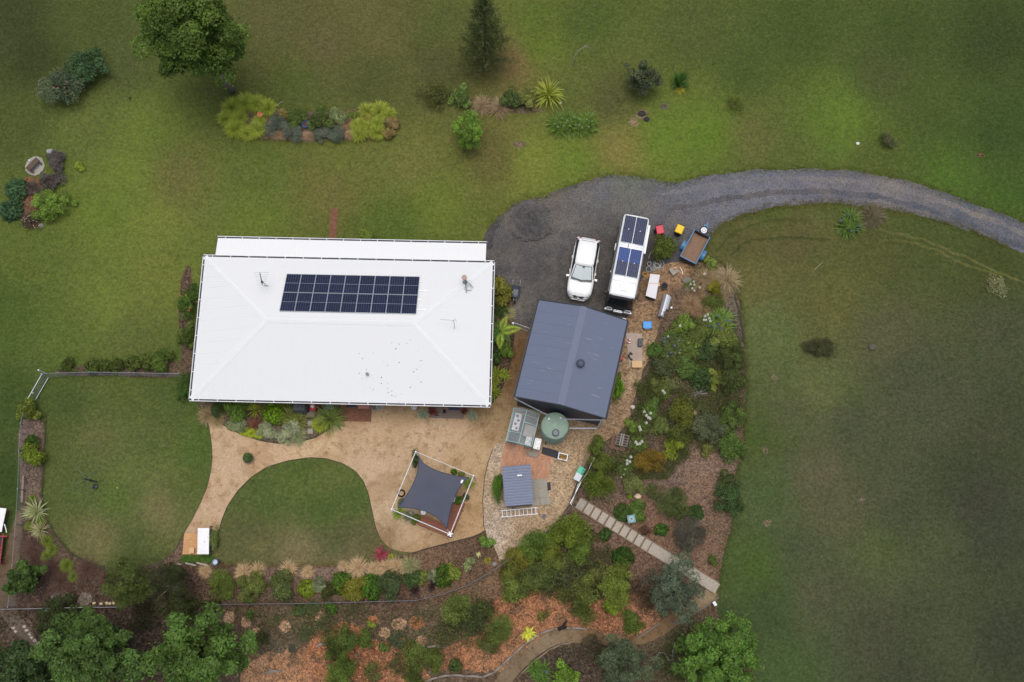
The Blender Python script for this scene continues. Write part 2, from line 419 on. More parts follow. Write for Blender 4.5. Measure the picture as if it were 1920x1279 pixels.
# wheel ruts worn into it
def ribbon(name, pts, w, z, col, m, seed, jit=.08):
    q = [Vector(P2(*p)) for p in pts]; L, R_ = [], []
    for i in range(len(q)):
        d = (q[min(i + 1, len(q) - 1)] - q[max(i - 1, 0)]).normalized(); n = Vector((-d.y, d.x)) * w / 2; L.append(q[i] + n); R_.append(q[i] - n)
    return sheet(name, None, z, [(pts[0][0], pts[0][1], col[0]), (pts[-1][0], pts[-1][1], col[1])], m, step=.22, jit=jit, cell=.4, seed=seed, world_poly=[(v.x, v.y) for v in L + R_[::-1]])
ribbon('wheel_rut', [(1240, 365), (1330, 347), (1420, 337), (1520, 335), (1600, 340), (1680, 352), (1760, 376), (1840, 405), (1940, 446)], .42, .0135, ((112, 111, 116), (116, 112, 112)), M_GRAVEL, 95, .12)
ribbon('wheel_rut', [(1250, 395), (1340, 376), (1430, 363), (1520, 358), (1610, 364), (1680, 376), (1750, 396), (1830, 426), (1940, 474)], .42, .0140, ((88, 87, 92), (84, 88, 98)), M_GRAVEL, 96, .12)
# base mulch of all garden beds on the south and east side
MULCH = [(32, 775), (86, 780), (82, 870), (78, 930), (85, 970), (105, 1005), (130, 1035), (165, 1055), (195, 1063), (260, 1062), (305, 1052), (330, 1030), (343, 1005), (365, 1010), (408, 1058), (500, 1061), (600, 1061), (700, 1059),
         (742, 1046), (772, 1036), (850, 1014), (908, 990), (905, 900), (930, 820), (1000, 700), (1150, 640), (1205, 560), (1225, 515), (1270, 490), (1310, 488), (1345, 488), (1375, 520), (1387, 560), (1394, 620), (1399, 680), (1397, 760), (1393, 850), (1378, 890), (1374, 980), (1362, 1020), (1352, 1060),
         (1345, 1110), (1342, 1140), (1352, 1165), (1400, 1225), (1425, 1290), (1430, 1340), (-60, 1340), (-60, 1140), (0, 1140), (34, 1135), (40, 960)]
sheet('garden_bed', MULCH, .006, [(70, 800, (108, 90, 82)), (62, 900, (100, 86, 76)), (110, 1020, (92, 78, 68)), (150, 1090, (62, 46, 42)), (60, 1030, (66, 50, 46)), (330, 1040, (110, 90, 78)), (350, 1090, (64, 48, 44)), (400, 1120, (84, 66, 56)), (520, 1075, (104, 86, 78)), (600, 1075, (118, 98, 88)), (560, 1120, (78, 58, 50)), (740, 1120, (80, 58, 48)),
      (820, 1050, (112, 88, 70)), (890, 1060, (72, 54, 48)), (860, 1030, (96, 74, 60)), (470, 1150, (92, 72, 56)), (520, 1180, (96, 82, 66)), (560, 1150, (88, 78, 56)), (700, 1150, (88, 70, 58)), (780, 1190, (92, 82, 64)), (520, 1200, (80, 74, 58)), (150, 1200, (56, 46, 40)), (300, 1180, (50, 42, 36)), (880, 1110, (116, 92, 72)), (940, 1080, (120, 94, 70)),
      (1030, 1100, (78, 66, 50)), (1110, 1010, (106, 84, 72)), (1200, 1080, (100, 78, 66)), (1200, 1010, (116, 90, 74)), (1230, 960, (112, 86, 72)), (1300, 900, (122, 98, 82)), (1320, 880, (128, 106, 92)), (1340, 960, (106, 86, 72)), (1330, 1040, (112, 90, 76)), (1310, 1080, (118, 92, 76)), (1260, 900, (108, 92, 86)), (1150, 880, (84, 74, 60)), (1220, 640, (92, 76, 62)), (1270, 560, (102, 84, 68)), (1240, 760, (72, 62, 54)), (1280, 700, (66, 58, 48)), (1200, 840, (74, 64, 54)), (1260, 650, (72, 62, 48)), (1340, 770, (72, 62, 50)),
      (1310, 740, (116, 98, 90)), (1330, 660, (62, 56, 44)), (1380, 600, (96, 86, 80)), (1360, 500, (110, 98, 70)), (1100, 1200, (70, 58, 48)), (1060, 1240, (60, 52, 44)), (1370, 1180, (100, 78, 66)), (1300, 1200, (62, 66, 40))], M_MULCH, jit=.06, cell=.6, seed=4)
# orange mulch on the lower bank
OR = [(600, 1170), (660, 1165), (720, 1210), (760, 1190), (800, 1250), (820, 1330), (440, 1330), (455, 1250), (470, 1220), (530, 1225), (570, 1215)]
sheet('orange_mulch', OR, .011, [(480, 1230, (165, 132, 102)), (520, 1240, (148, 112, 84)), (600, 1200, (143, 90, 65)), (650, 1230, (129, 79, 55)), (700, 1250, (117, 74, 53)), (760, 1270, (137, 97, 72)), (500, 1280, (158, 119, 91))], M_ORANGE, jit=.22, cell=.5, seed=5)
OR2 = [(905, 1135), (960, 1110), (1000, 1100), (1080, 1120), (1150, 1120), (1190, 1110), (1235, 1140), (1240, 1165), (1195, 1198), (1120, 1190), (1060, 1178), (1020, 1195), (980, 1225), (940, 1260), (860, 1262), (800, 1250), (820, 1215), (880, 1200), (920, 1170)]
sheet('orange_mulch', OR2, .0115, [(960, 1120, (137, 87, 63)), (1000, 1130, (139, 92, 65)), (1040, 1160, (147, 100, 73)), (1120, 1150, (121, 78, 57)), (1200, 1150, (147, 105, 81)), (920, 1230, (151, 109, 81)), (860, 1225, (143, 94, 67)), (980, 1190, (148, 104, 75))], M_ORANGE, jit=.22, cell=.5, seed=6)
# rings of fresh chips round young plants on the bank
RINGS = [(461, 1166, 11), (430, 1157, 11), (533, 1174, 12), (479, 1185, 9), (748, 1171, 13), (783, 1168, 13), (722, 1187, 10), (601, 1157, 9), (700, 1163, 10), (790, 1203, 9)]
RJ = random.Random(8)
for i, (x, y, r) in enumerate(RINGS):
    c = P(x, y); rr = r / 27.0
    sheet('chip_ring', None, .0145 + .0003 * i, [(x, y, (172, 138, 110) if i not in (5, 8) else (160, 104, 74))], M_CHIPS, step=.07, jit=.09, cell=.2, seed=20 + i, smooth=2, world_poly=[(c.x + rr * RJ.uniform(.8, 1.15) * math.cos(k * .5236), c.y + rr * RJ.uniform(.8, 1.15) * math.sin(k * .5236)) for k in range(12)])
# sandy yard and winding path
SAND = [(384, 776), (392, 800), (397, 835), (398, 860), (395, 885), (388, 915), (375, 945), (360, 975), (343, 1003), (352, 1012), (392, 1012), (411, 995), (416, 975), (426, 950), (446, 920), (471, 895), (502, 875), (540, 864), (580, 858), (612, 860), (642, 869), (666, 883), (682, 903),
        (691, 927), (697, 955), (704, 988), (712, 1008), (728, 1026), (752, 1035), (775, 1036), (800, 1028), (850, 1015), (890, 1005), (930, 985), (960, 850), (985, 790), (1005, 720), (1015, 640), (995, 612), (964, 610), (964, 640), (958, 682), (947, 717), (936, 742), (918, 763),
        (905, 745), (800, 735), (640, 735), (640, 775), (616, 806), (590, 821), (558, 829), (520, 831), (488, 826), (450, 813), (420, 797), (400, 782)]
sheet('sandy_path', SAND, .020, [(395, 790, (191, 165, 136)), (410, 840, (187, 159, 130)), (400, 940, (189, 161, 132)), (375, 990, (181, 153, 124)), (500, 850, (191, 162, 132)), (600, 840, (195, 168, 136)), (700, 800, (191, 163, 132)), (760, 780, (173, 147, 115)), (800, 820, (195, 168, 139)), (860, 800, (189, 161, 132)), (720, 880, (191, 165, 139)), (730, 960, (195, 170, 143)),
      (740, 900, (175, 149, 117)), (780, 1010, (181, 153, 121)), (880, 980, (175, 144, 109)), (890, 860, (181, 153, 119)), (930, 780, (152, 128, 96)), (960, 720, (127, 102, 74)), (970, 660, (123, 96, 68)), (985, 625, (125, 100, 74)), (720, 1010, (144, 121, 92)), (680, 775, (162, 134, 104)), (900, 770, (154, 130, 98))], M_SAND, jit=.012, step=.3, cell=.45, seed=7)
# pebble yard round the small shed
PEB = [(931, 829), (945, 834), (960, 790), (980, 745), (1060, 750), (1140, 775), (1138, 800), (1122, 830), (1108, 850), (1098, 870), (1080, 905), (1073, 928), (1066, 948), (1040, 982), (1000, 1022), (962, 1046), (938, 1058), (930, 1030), (912, 1008), (907, 985), (905, 940), (908, 900), (915, 868), (924, 842)]
sheet('pebble_yard', PEB, .026, [(935, 850, (190, 172, 152)), (920, 920, (176, 154, 128)), (930, 1000, (188, 170, 154)), (980, 1000, (164, 138, 110)), (1040, 900, (180, 156, 128)), (1060, 820, (166, 142, 116)), (1080, 860, (176, 150, 122)), (1000, 980, (170, 146, 118)), (1120, 800, (154, 130, 104)), (930, 970, (176, 158, 140)), (1090, 800, (160, 136, 110))], M_PEBBLE, jit=.02, cell=.5, seed=8)
# wood chips east of the garage
CHIP = [(1196, 530), (1225, 505), (1262, 490), (1305, 498), (1290, 530), (1268, 545), (1245, 556), (1242, 590), (1232, 625), (1220, 665), (1208, 690), (1190, 740), (1180, 790), (1150, 822), (1120, 830), (1118, 800), (1140, 740), (1165, 640), (1178, 590)]
sheet('chip_path', CHIP, .022, [(1225, 530, (150, 122, 96)), (1270, 510, (160, 128, 100)), (1210, 580, (176, 144, 112)), (1240, 600, (120, 96, 76)), (1185, 610, (144, 118, 92)), (1215, 650, (172, 146, 118)), (1190, 710, (170, 144, 116)), (1160, 780, (156, 130, 104)), (1135, 815, (150, 124, 98)), (1270, 550, (108, 86, 68)), (1205, 555, (112, 92, 78))], M_CHIPS, jit=.08, cell=.45, seed=9)
# bottom path
BP = [(905, 1330), (935, 1262), (960, 1235), (985, 1212), (1015, 1192), (1045, 1181), (1085, 1178), (1130, 1186), (1190, 1196), (1235, 1168), (1290, 1128), (1335, 1098), (1347, 1118), (1320, 1140), (1280, 1165), (1232, 1200), (1200, 1208), (1130, 1212), (1075, 1203), (1045, 1208), (1005, 1230), (975, 1260), (950, 1290), (940, 1330)]
sheet('garden_path', BP, .021, [(960, 1255, (124, 106, 86)), (1040, 1195, (132, 114, 92)), (1120, 1198, (122, 100, 78)), (1230, 1180, (126, 102, 76)), (1300, 1130, (148, 130, 104))], M_SAND, jit=.04, cell=.5, seed=10)
LP = [(-40, 1130), (5, 1060), (22, 985), (38, 945), (42, 1000), (34, 1060), (30, 1135), (45, 1165), (75, 1205), (60, 1215), (25, 1185), (0, 1150), (-40, 1140)]
sheet('garden_path', LP, .0215, [(30, 970, (116, 98, 82)), (25, 1050, (104, 86, 68)), (35, 1110, (94, 80, 68)), (50, 1180, (104, 92, 82))], M_SAND, jit=.06, cell=.5, seed=11)
# beds in the north lawn and along the house
def bed(pts, samples, seed, z=None, jit=.06):
    z = z or .0095 + .0006 * (seed - 30)
    return sheet('garden_bed', pts, z, samples, M_MULCH, jit=jit, cell=.5, seed=seed)
bed([(408, 208), (422, 190), (480, 185), (512, 196), (530, 206), (600, 211), (660, 206), (700, 200), (733, 208), (746, 232), (736, 257), (700, 263), (560, 266), (490, 262), (428, 253), (410, 232)], [(465, 215, (96, 78, 70)), (560, 255, (110, 96, 84)), (690, 225, (96, 80, 64))], 30)
bed([(345, 500), (362, 498), (362, 745), (345, 740), (338, 640), (334, 560)], [(345, 640, (84, 68, 58))], 31)
bed([(104, 690), (180, 686), (337, 668), (337, 712), (240, 706), (104, 704)], [(200, 690, (84, 72, 58)), (330, 690, (92, 76, 62))], 32)
bed([(908, 505), (950, 525), (962, 560), (964, 612), (963, 640), (957, 682), (946, 716), (935, 741), (917, 762), (900, 762), (900, 510)], [(950, 570, (84, 66, 54)), (930, 700, (72, 58, 48))], 33, z=.024)
bed([(366, 735), (640, 735), (640, 776), (615, 805), (588, 820), (558, 828), (520, 830), (488, 825), (450, 812), (420, 796), (398, 781), (374, 768)], [(580, 800, (92, 78, 72)), (440, 790, (88, 78, 66))], 34, z=.024, jit=.02)
bed([(38, 330), (80, 335), (72, 380), (78, 425), (50, 432), (36, 400)], [(60, 350, (116, 82, 58)), (55, 400, (100, 74, 60))], 35)
bed([(860, 190), (890, 180), (960, 190), (1010, 200), (1025, 208), (990, 214), (940, 212), (880, 215)], [(940, 205, (92, 84, 60))], 36)
for i, (x, y, rx, ry, c) in enumerate([(1188, 228, 9, 9, (140, 120, 92)), (1204, 215, 14, 9, (124, 108, 84)), (1246, 200, 9, 9, (96, 90, 76)), (1615, 410, 45, 16, (104, 92, 78)), (975, 270, 14, 6, (110, 98, 76)), (1840, 290, 6, 5, (92, 66, 46)), (160, 1122, 14, 12, (118, 108, 98)), (118, 1118, 20, 11, (112, 104, 94)),
                                       (1437, 980, 7, 6, (104, 96, 74)), (1435, 842, 6, 6, (100, 92, 68)), (1617, 940, 6, 7, (98, 92, 76)), (1452, 708, 6, 5, (104, 98, 74)), (1600, 240, 20, 9, (96, 120, 44))]):
    if i == 12: continue
    c0 = P(x, y)
    sheet('bare_patch', None, .008 + .0001 * i, [(x, y, c)], M_MULCH, step=.12, jit=.14, cell=.3, seed=60 + i, world_poly=[(c0.x + rx / 26.5 * math.cos(k * .628), c0.y + ry / 26.5 * math.sin(k * .628)) for k in range(10)])
# ================================================================== BUILDINGS
def clip_strip(poly, e, o, a, b):
    """keep the part of a 3D polygon with a <= (p-o).e <= b"""
    def cut(pl, k, sgn):
        out = []
        for i in range(len(pl)):
            p, q = pl[i], pl[(i + 1) % len(pl)]
            dp, dq = sgn * ((p - o).dot(e) - k), sgn * ((q - o).dot(e) - k)
            if dp >= 0: out.append(p)
            if dp * dq < 0: out.append(p.lerp(q, dp / (dp - dq)))
        return out
    r = cut(poly, a, 1.0)
    return cut(r, b, -1.0) if len(r) > 2 else []
def roof_plane(parent, poly, e, width, m, th=.02, lap=.014):
    poly = [Vector(p) for p in poly]; e = Vector(e); o = poly[0]
    lo = min((p - o).dot(e) for p in poly); hi = max((p - o).dot(e) for p in poly)
    a = lo
    while a < hi - .02:
        b = min(a + width, hi)
        pl = clip_strip(poly, e, o, a, b)
        if len(pl) > 2:
            q = []
            for p in pl:
                t = ((p - o).dot(e) - a) / width
                q.append(p + Vector((0, 0, lap * t)))
            MB().slab(q, th).build('roof_sheet', m, parent)
        a = b

def corr_mat(name, col, axis, period=.19, depth=.012, rough=.45, scr=None, specks=None, var=.03):
    m, t, N, L, b = nt(name)
    c = coords(t)
    sp = N.new('ShaderNodeSeparateXYZ'); L.new(c, sp.inputs[0])
    w = mth(t, 'SINE', mth(t, 'MULTIPLY', sp.outputs[axis], 2 * math.pi / period))
    base = N.new('ShaderNodeRGB'); base.outputs[0].default_value = col
    out = scalecol(t, base.outputs[0], mth(t, 'MULTIPLY_ADD', noise(t, c, 1.2, 5, .7), 2 * var, 1 - var))
    if scr:                                   # pale scuff streaks across the slope
        mp = N.new('ShaderNodeMapping'); mp.inputs['Scale'].default_value = scr[0]; L.new(c, mp.inputs[0])
        out = mixc(t, mth(t, 'MULTIPLY', ramp(t, noise(t, mp.outputs[0], 1.0, 3, .5), .66, .74), scr[2]), out, scr[1])
    if specks:                                # leaf litter: small dark specks in one area
        cx, cy, rx, ry = specks
        dx = mth(t, 'DIVIDE', mth(t, 'SUBTRACT', sp.outputs[0], cx), rx); dy = mth(t, 'DIVIDE', mth(t, 'SUBTRACT', sp.outputs[1], cy), ry)
        rr = mth(t, 'ADD', mth(t, 'MULTIPLY', dx, dx), mth(t, 'MULTIPLY', dy, dy))
        area = mth(t, 'SUBTRACT', 1.0, ramp(t, rr, .2, 1.2))
        d, vc = voro(t, c, 4.2)
        s2 = N.new('ShaderNodeSeparateColor'); L.new(vc, s2.inputs[0])
        size = mth(t, 'MULTIPLY', mth(t, 'MULTIPLY', area, s2.outputs[0]), .30)
        hit = mth(t, 'LESS_THAN', d, mth(t, 'SUBTRACT', size, .10))
        out = mixc(t, mth(t, 'MULTIPLY', hit, .8), out, (.10, .10, .10, 1))
    L.new(out, b.inputs['Base Color']); b.inputs['Roughness'].default_value = rough; b.inputs['Specular IOR Level'].default_value = .35
    bump(t, b, w, .18, depth)
    MATS[name] = m; return m

WHITE = S(238, 239, 242, .96)
M_ROOF_X = corr_mat('white_roof_sheeting_x', WHITE, 0, specks=(13.2, 2.0, 4.2, 3.0), var=.015)
M_ROOF_Y = corr_mat('white_roof_sheeting_y', WHITE, 1, var=.015)
M_TRIM = mat('white_trim', S(232, 234, 240), .45, var=.04, nscale=3)
M_CAPM = mat('ridge_capping', S(240, 241, 248), .4, var=.03, nscale=3)
M_DIRT_SHADE = mat('gutter_inside', S(70, 66, 66), .9, var=.3, nscale=5)
M_WALL = mat('cream_weatherboard', S(196, 188, 172), .8, var=.08)
M_GLASSD = mat('dark_glass', (.02, .025, .03, 1), .08, var=.05, spec=.6)
M_STEEL = mat('galvanised_steel', S(150, 154, 160), .4, .6, var=.15)
M_ALU = mat('aluminium', S(190, 194, 202), .35, .5, var=.08)
M_BLACK = mat('black_plastic', S(36, 36, 40), .5, var=.15)
M_DKGREY = mat('dark_grey', S(66, 68, 76), .6, var=.15)
M_WHITEP = mat('white_plastic', S(236, 236, 240), .4, var=.05, dirt=(S(170, 165, 155), .35))
M_BRICK = mat('red_brick', S(150, 100, 80), .85, var=.2, nscale=9, dirt=(S(120, 90, 74), .5))
M_CONC = mat('concrete', S(158, 152, 142), .9, var=.12, nscale=5, dirt=(S(120, 114, 102), .5), bmp=.004)
M_TIMBER = mat('weathered_timber', S(128, 108, 92), .8, var=.22, nscale=8)
M_GREYT = mat('grey_timber', S(120, 114, 108), .85, var=.22, nscale=8)
M_DECK = mat('stained_deck', S(132, 84, 66), .7, var=.2, nscale=7)
M_PINE = mat('pine', S(214, 178, 132), .7, var=.12, nscale=8)

# ---- the house
ho = P(358, 748, 3.0); h_rz = math.atan2(-.43, 19.73)
house = thing('house', 'long house with white hipped metal roof carrying dark solar panels', 'house', (ho.x, ho.y, 0), h_rz)
HW, HD, HE, HR = 19.72, 9.9, 3.0, 5.12
w_b = MB()
wx0, wx1, wy0, wy1 = .75, HW - .75, 1.55, HD - .6
for a, b in (((wx0, wy0), (wx1, wy0)), ((wx1, wy0), (wx1, wy1)), ((wx1, wy1), (wx0, wy1)), ((wx0, wy1), (wx0, wy0))):
    w_b.bar((a[0], a[1], 1.5), (b[0], b[1], 1.5), .16, 3.0)
w_b.build('wall', M_WALL, house)
MB().box((HW / 2, HD / 2 + .4, .12), (HW - 1.7, HD - 2.4, .24)).build('floor_slab', M_CONC, house)
MB().slab([(.15, .15, HE - .09), (HW - .15, .15, HE - .09), (HW - .15, HD - .15, HE - .09), (.15, HD - .15, HE - .09)], .03).build('soffit', M_TRIM, house)
for x in (3.2, 7.6, 13.2):
    wdw = MB().box((x, wy0 - .10, 1.6), (1.5, .05, 1.1)).build('window', M_TRIM, house)
    for k in (-.36, .36): MB().box((x + k, wy0 - .135, 1.6), (.66, .02, .98)).build('pane', M_GLASSD, wdw)
for x in (10.8, 16.9):
    dr = MB().box((x, wy0 - .10, 1.05), (.9, .05, 2.05)).build('door', M_TRIM, house)
    MB().box((x + .34, wy0 - .14, 1.0), (.1, .04, .04)).build('handle', M_STEEL, dr)
roof = bpy.data.objects.new('roof', None); COL.objects.link(roof); roof.parent = house
c00, c10, c11, c01 = (0, 0, HE), (HW, 0, HE), (HW, HD, HE), (0, HD, HE)
r0, r1 = (HD / 2 + .15, HD / 2, HR), (HW - HD / 2 - .1, HD / 2, HR)
roof_plane(roof, [c00, c10, r1, r0], (1, 0, 0), .762, M_ROOF_X)
roof_plane(roof, [c11, c01, r0, r1], (-1, 0, 0), .762, M_ROOF_X)
roof_plane(roof, [c01, c00, r0], (0, -1, 0), .762, M_ROOF_Y)
roof_plane(roof, [c10, c11, r1], (0, 1, 0), .762, M_ROOF_Y)
def cap(a, b, nl, nr, w, up=.03, m=M_CAPM, parent=roof, name='ridge_cap'):
    """folded capping strip from a to b; nl / nr = downhill directions to each side"""
    a, b, nl, nr = Vector(a), Vector(b), Vector(nl).normalized() * w, Vector(nr).normalized() * w
    u = Vector((0, 0, up)); u2 = Vector((0, 0, up + .02))
    mb = MB()
    mb.add([a + nl + u, a + u2, a + nr + u, b + nl + u, b + u2, b + nr + u], [(0, 1, 4, 3), (1, 2, 5, 4)])
    dn = Vector((0, 0, -.02))
    mb.add([a + nl + u, b + nl + u, b + nl + u + dn, a + nl + u + dn], [(0, 1, 2, 3)])
    mb.add([a + nr + u, b + nr + u, b + nr + u + dn, a + nr + u + dn], [(0, 1, 2, 3)])
    return mb.build(name, m, parent)
sl = (HR - HE) / (HD / 2)
cap(r0, r1, (0, -1, -sl), (0, 1, -sl), .19)
for c, r_, sx, sy in ((c00, r0, 1, 1), (c10, r1, -1, 1), (c11, r1, -1, -1), (c01, r0, 1, -1)):
    cap(c, r_, (-sx * .7, sy * .7, -.7 * sl), (sx * .7, -sy * .7, -.7 * sl), .18, .03, name='hip_cap')
def gutter(a, b, out, parent, n, z, m=M_TRIM):
    """open channel from a to b (2D), out = outward unit vector, with n straps"""
    a, b, out = Vector(a).to_3d(), Vector(b).to_3d(), Vector(out).to_3d()
    d = (b - a).normalized()
    def q(p, o, zz): return p + out * o + Vector((0, 0, zz))
    pr = [(-.06, z - .10), (.115, z - .10), (.115, z + .035), (.075, z + .035), (.075, z - .075), (-.06, z - .075)]
    g = MB().loft([[q(a, *s) for s in pr], [q(b, *s) for s in pr]]).build('gutter', m, parent)
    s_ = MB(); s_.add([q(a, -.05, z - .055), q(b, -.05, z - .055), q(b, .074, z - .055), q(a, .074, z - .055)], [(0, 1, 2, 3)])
    s_.build('dirt_and_shade', M_DIRT_SHADE, g)  # dark strip: shadow inside the channel painted in, along with gutter dirt
    L = (b - a).length
    for i in range(n):
        p = a + d * (L * (i + .5) / n)
        MB().bar(q(p, -.04, z + .04), q(p, .10, z + .04), .05, .012).build('strap', m, g)
    return g
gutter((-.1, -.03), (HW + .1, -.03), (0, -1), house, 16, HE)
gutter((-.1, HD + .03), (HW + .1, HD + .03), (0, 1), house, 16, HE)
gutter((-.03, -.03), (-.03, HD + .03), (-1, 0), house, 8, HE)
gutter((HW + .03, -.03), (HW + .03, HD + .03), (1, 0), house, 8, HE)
# verandah on the north side
ver = bpy.data.objects.new('verandah', None); COL.objects.link(ver); ver.parent = house
V0, V1, VY = .62, 19.22, 11.42
roof_plane(ver, [(V1, VY, 2.55), (V0, VY, 2.55), (V0, HD - .35, 2.86), (V1, HD - .35, 2.86)], (-1, 0, 0), .762, M_ROOF_X)
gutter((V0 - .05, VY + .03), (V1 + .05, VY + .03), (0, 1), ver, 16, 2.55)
for x in np.linspace(V0 + .15, V1 - .15, 7):
    MB().box((x, VY - .15, 1.23), (.1, .1, 2.46)).build('post', M_TRIM, ver)
MB().box(((V0 + V1) / 2, HD + .5, .08), (V1 - V0 - .2, 1.7, .14)).build('deck', M_DECK, ver)

def hl(x, y, z=0.0):
    """house-local -> world"""
    return house.matrix_basis @ Vector((x, y, z))
house_mat = Matrix.Translation((ho.x, ho.y, 0)) @ Matrix.Rotation(h_rz, 4, 'Z')
def hinv(p): return house_mat.inverted() @ Vector(p)

# ---- solar panels
def pv_mat(name, c1, c2, nx, ny, line=.06):
    m, t, N, L, b = nt(name)
    uv = coords(t, 'UV'); sp = N.new('ShaderNodeSeparateXYZ'); L.new(uv, sp.inputs[0])
    def grid(o, n, w):
        f = mth(t, 'FRACT', mth(t, 'MULTIPLY', o, n)); f = mth(t, 'ABSOLUTE', mth(t, 'SUBTRACT', f, .5))
        return mth(t, 'GREATER_THAN', f, .5 - w)
    g = mth(t, 'MAXIMUM', grid(sp.outputs[0], nx, line), grid(sp.outputs[1], ny, line * .55))
    cx = mth(t, 'FLOOR', mth(t, 'MULTIPLY', sp.outputs[0], nx)); cy = mth(t, 'FLOOR', mth(t, 'MULTIPLY', sp.outputs[1], ny))
    wn_ = N.new('ShaderNodeTexWhiteNoise'); wn_.noise_dimensions = '3D'
    cb = N.new('ShaderNodeCombineXYZ'); L.new(cx, cb.inputs[0]); L.new(cy, cb.inputs[1])
    oi = N.new('ShaderNodeObjectInfo'); L.new(oi.outputs['Random'], cb.inputs[2]); L.new(cb.outputs[0], wn_.inputs[0])
    cell = mixc(t, wn_.outputs[0], c1, c2)
    cell = scalecol(t, cell, mth(t, 'MULTIPLY_ADD', oi.outputs['Random'], .3, .85))
    L.new(mixc(t, mth(t, 'MULTIPLY', g, .75), cell, S(120, 124, 140)), b.inputs['Base Color'])
    b.inputs['Roughness'].default_value = .3; b.inputs['Specular IOR Level'].default_value = .15
    return m
M_PV = pv_mat('pv_cells', S(24, 33, 60), S(36, 42, 68), 6, 6, .045)
M_PVB = pv_mat('pv_cells_mono', S(34, 44, 76), S(42, 54, 88), 6, 12, .05)
M_PVBLUE = pv_mat('pv_cells_blue', S(30, 62, 124), S(36, 70, 136), 6, 12, .05)
def panel_mesh(w, l, m):
    """glass sheet with UVs 0..1, lying in its local XY, centred"""
    me = bpy.data.meshes.new('cell_glass')
    v = [(-w / 2, -l / 2, 0), (w / 2, -l / 2, 0), (w / 2, l / 2, 0), (-w / 2, l / 2, 0)]
    v += [(x, y, -.02) for x, y, _ in v]
    me.from_pydata(v, [], [(0, 1, 2, 3), (7, 6, 5, 4), (0, 4, 5, 1), (1, 5, 6, 2), (2, 6, 7, 3), (3, 7, 4, 0)])
    uvl = me.uv_layers.new(name='UVMap')
    co = [(0, 0), (1, 0), (1, 1), (0, 1)]
    for k in range(4): uvl.data[k].uv = co[k]
    me.materials.append(m); return me
def frame_mb(w, l, t=.024, h=.04, mid=True):
    mb = MB()
    mb.box((0, -l / 2 + t / 2, 0), (w, t, h)); mb.box((0, l / 2 - t / 2, 0), (w, t, h))
    mb.box((-w / 2 + t / 2, 0, 0), (t, l - 2 * t, h)); mb.box((w / 2 - t / 2, 0, 0), (t, l - 2 * t, h))
    if mid: mb.box((0, 0, 0), (w - 2 * t, t * .8, h))
    return mb
p00 = hinv(P(525, 586.5, 4.75)); p10 = hinv(P(779, 591, 4.75)); p01 = hinv(P(537, 508.5, 3.6))
arr = thing('solar_array', 'array of eighteen dark blue solar panels on the white house roof', 'solar panels', hl(0, 0), h_rz)
arr.location = house.location
PW, PL = .995, 1.60
ax0 = 5.85; ay_top = HD - 1.32          # west edge, north (lower) edge in house plan
dy = PL * math.cos(math.atan(sl)) + .015
gm = panel_mesh(PW - .06, (PL - .1) / 2, M_PV); fm = frame_mb(PW - .01, PL).mesh('frame', M_ALU)
for r_ in range(2):
    for c in range(9):
        y = ay_top - (r_ + .5) * dy; x = ax0 + (c + .5) * (PW + .004)
        z = HE + (HD - y) * sl + .10
        pn = link('solar_panel', None, arr, (x, y, z)); pn.rotation_euler = (-math.atan(sl), 0, 0)
        link('frame', fm, pn)
        for k in (-1, 1): link('cell_glass', gm, pn, (0, k * (PL - .06) / 4, .012))
for r_ in range(2):
    for k in (.25, .75):
        y = ay_top - (r_ + k) * dy; z = HE + (HD - y) * sl + .055
        MB().bar((ax0 - .05, y, z), (ax0 + 9 * PW + (.62 if k == .75 else .22), y, z), .045, .04).build('mounting_rail', M_ALU, arr)
# ---- small things on the house roof
def roofz(x, y): return HE + min(y, HD - y, x, HW - x) * sl + .03
q = hinv(P(689, 702, 3.9)); MBv = MB().lathe([(.07, -.1), (.07, .28), (.10, .29), (.10, .34), (.02, .38)], 12)
o = MBv.build('vent_pipe', M_STEEL, None, hl(q.x, q.y, roofz(q.x, q.y)), smooth=False); o.location = house_mat @ Vector((q.x, q.y, roofz(q.x, q.y)))
tag(o, 'small grey vent pipe poking out of the white roof', 'vent pipe')
def on_roof(px, py, z):
    q = hinv(P(px, py, z)); zz = roofz(q.x, q.y); return house_mat @ Vector((q.x, q.y, zz))
b_ = on_roof(872, 530, 3.7)
fl = thing('chimney_flue', 'stainless chimney flue with rusty cap and stay rods on white roof', 'chimney', b_, 0)
MB().lathe([(.17, -.15), (.17, .05), (.11, .10), (.11, .95)], 16).build('flue_pipe', M_STEEL, fl, smooth=False)
MB().lathe([(.15, .95), (.17, 1.0), (.17, 1.15), (.05, 1.2)], 16).build('rain_cap', mat('rusty_steel', S(190, 160, 150), .7, .2, var=.2), fl)
MB().tube([(0, 0, .7), (.55, -.35, .0)], .025).build('stay_rod', M_STEEL, fl)
MB().tube([(0, 0, .7), (.12, -.75, .1)], .025).build('stay_rod', M_STEEL, fl)
MB().box((.1, -.2, .02), (.6, .7, .03)).build('flashing', M_STEEL, fl)
b_ = on_roof(499, 536, 4.0)
an = thing('television_antenna', 'grey comb television antenna on the white roof beside hip', 'antenna', b_, h_rz)
MB().tube([(0, 0, -.05), (0, 0, 1.5)], .022).build('mast', M_DKGREY, an)
MB().bar((-.10, .45, 1.48), (.14, -.40, 1.48), .05, .05).build('boom', M_DKGREY, an)
for k in range(7):
    t_ = -.42 + k * .14; MB().tube([(-.5 + .05 * k, -t_ * .98, 1.52), (.5 - .02 * k, -t_ * 1.1, 1.52)], .008, 5).build('element', M_STEEL, an)
MB().box((.02, -.1, 1.2), (.12, .12, .18)).build('amplifier', M_BLACK, an)
MB().box((0, 0, .0), (.3, .1, .06)).build('foot', M_STEEL, an)
b_ = on_roof(853, 610, 4.0)
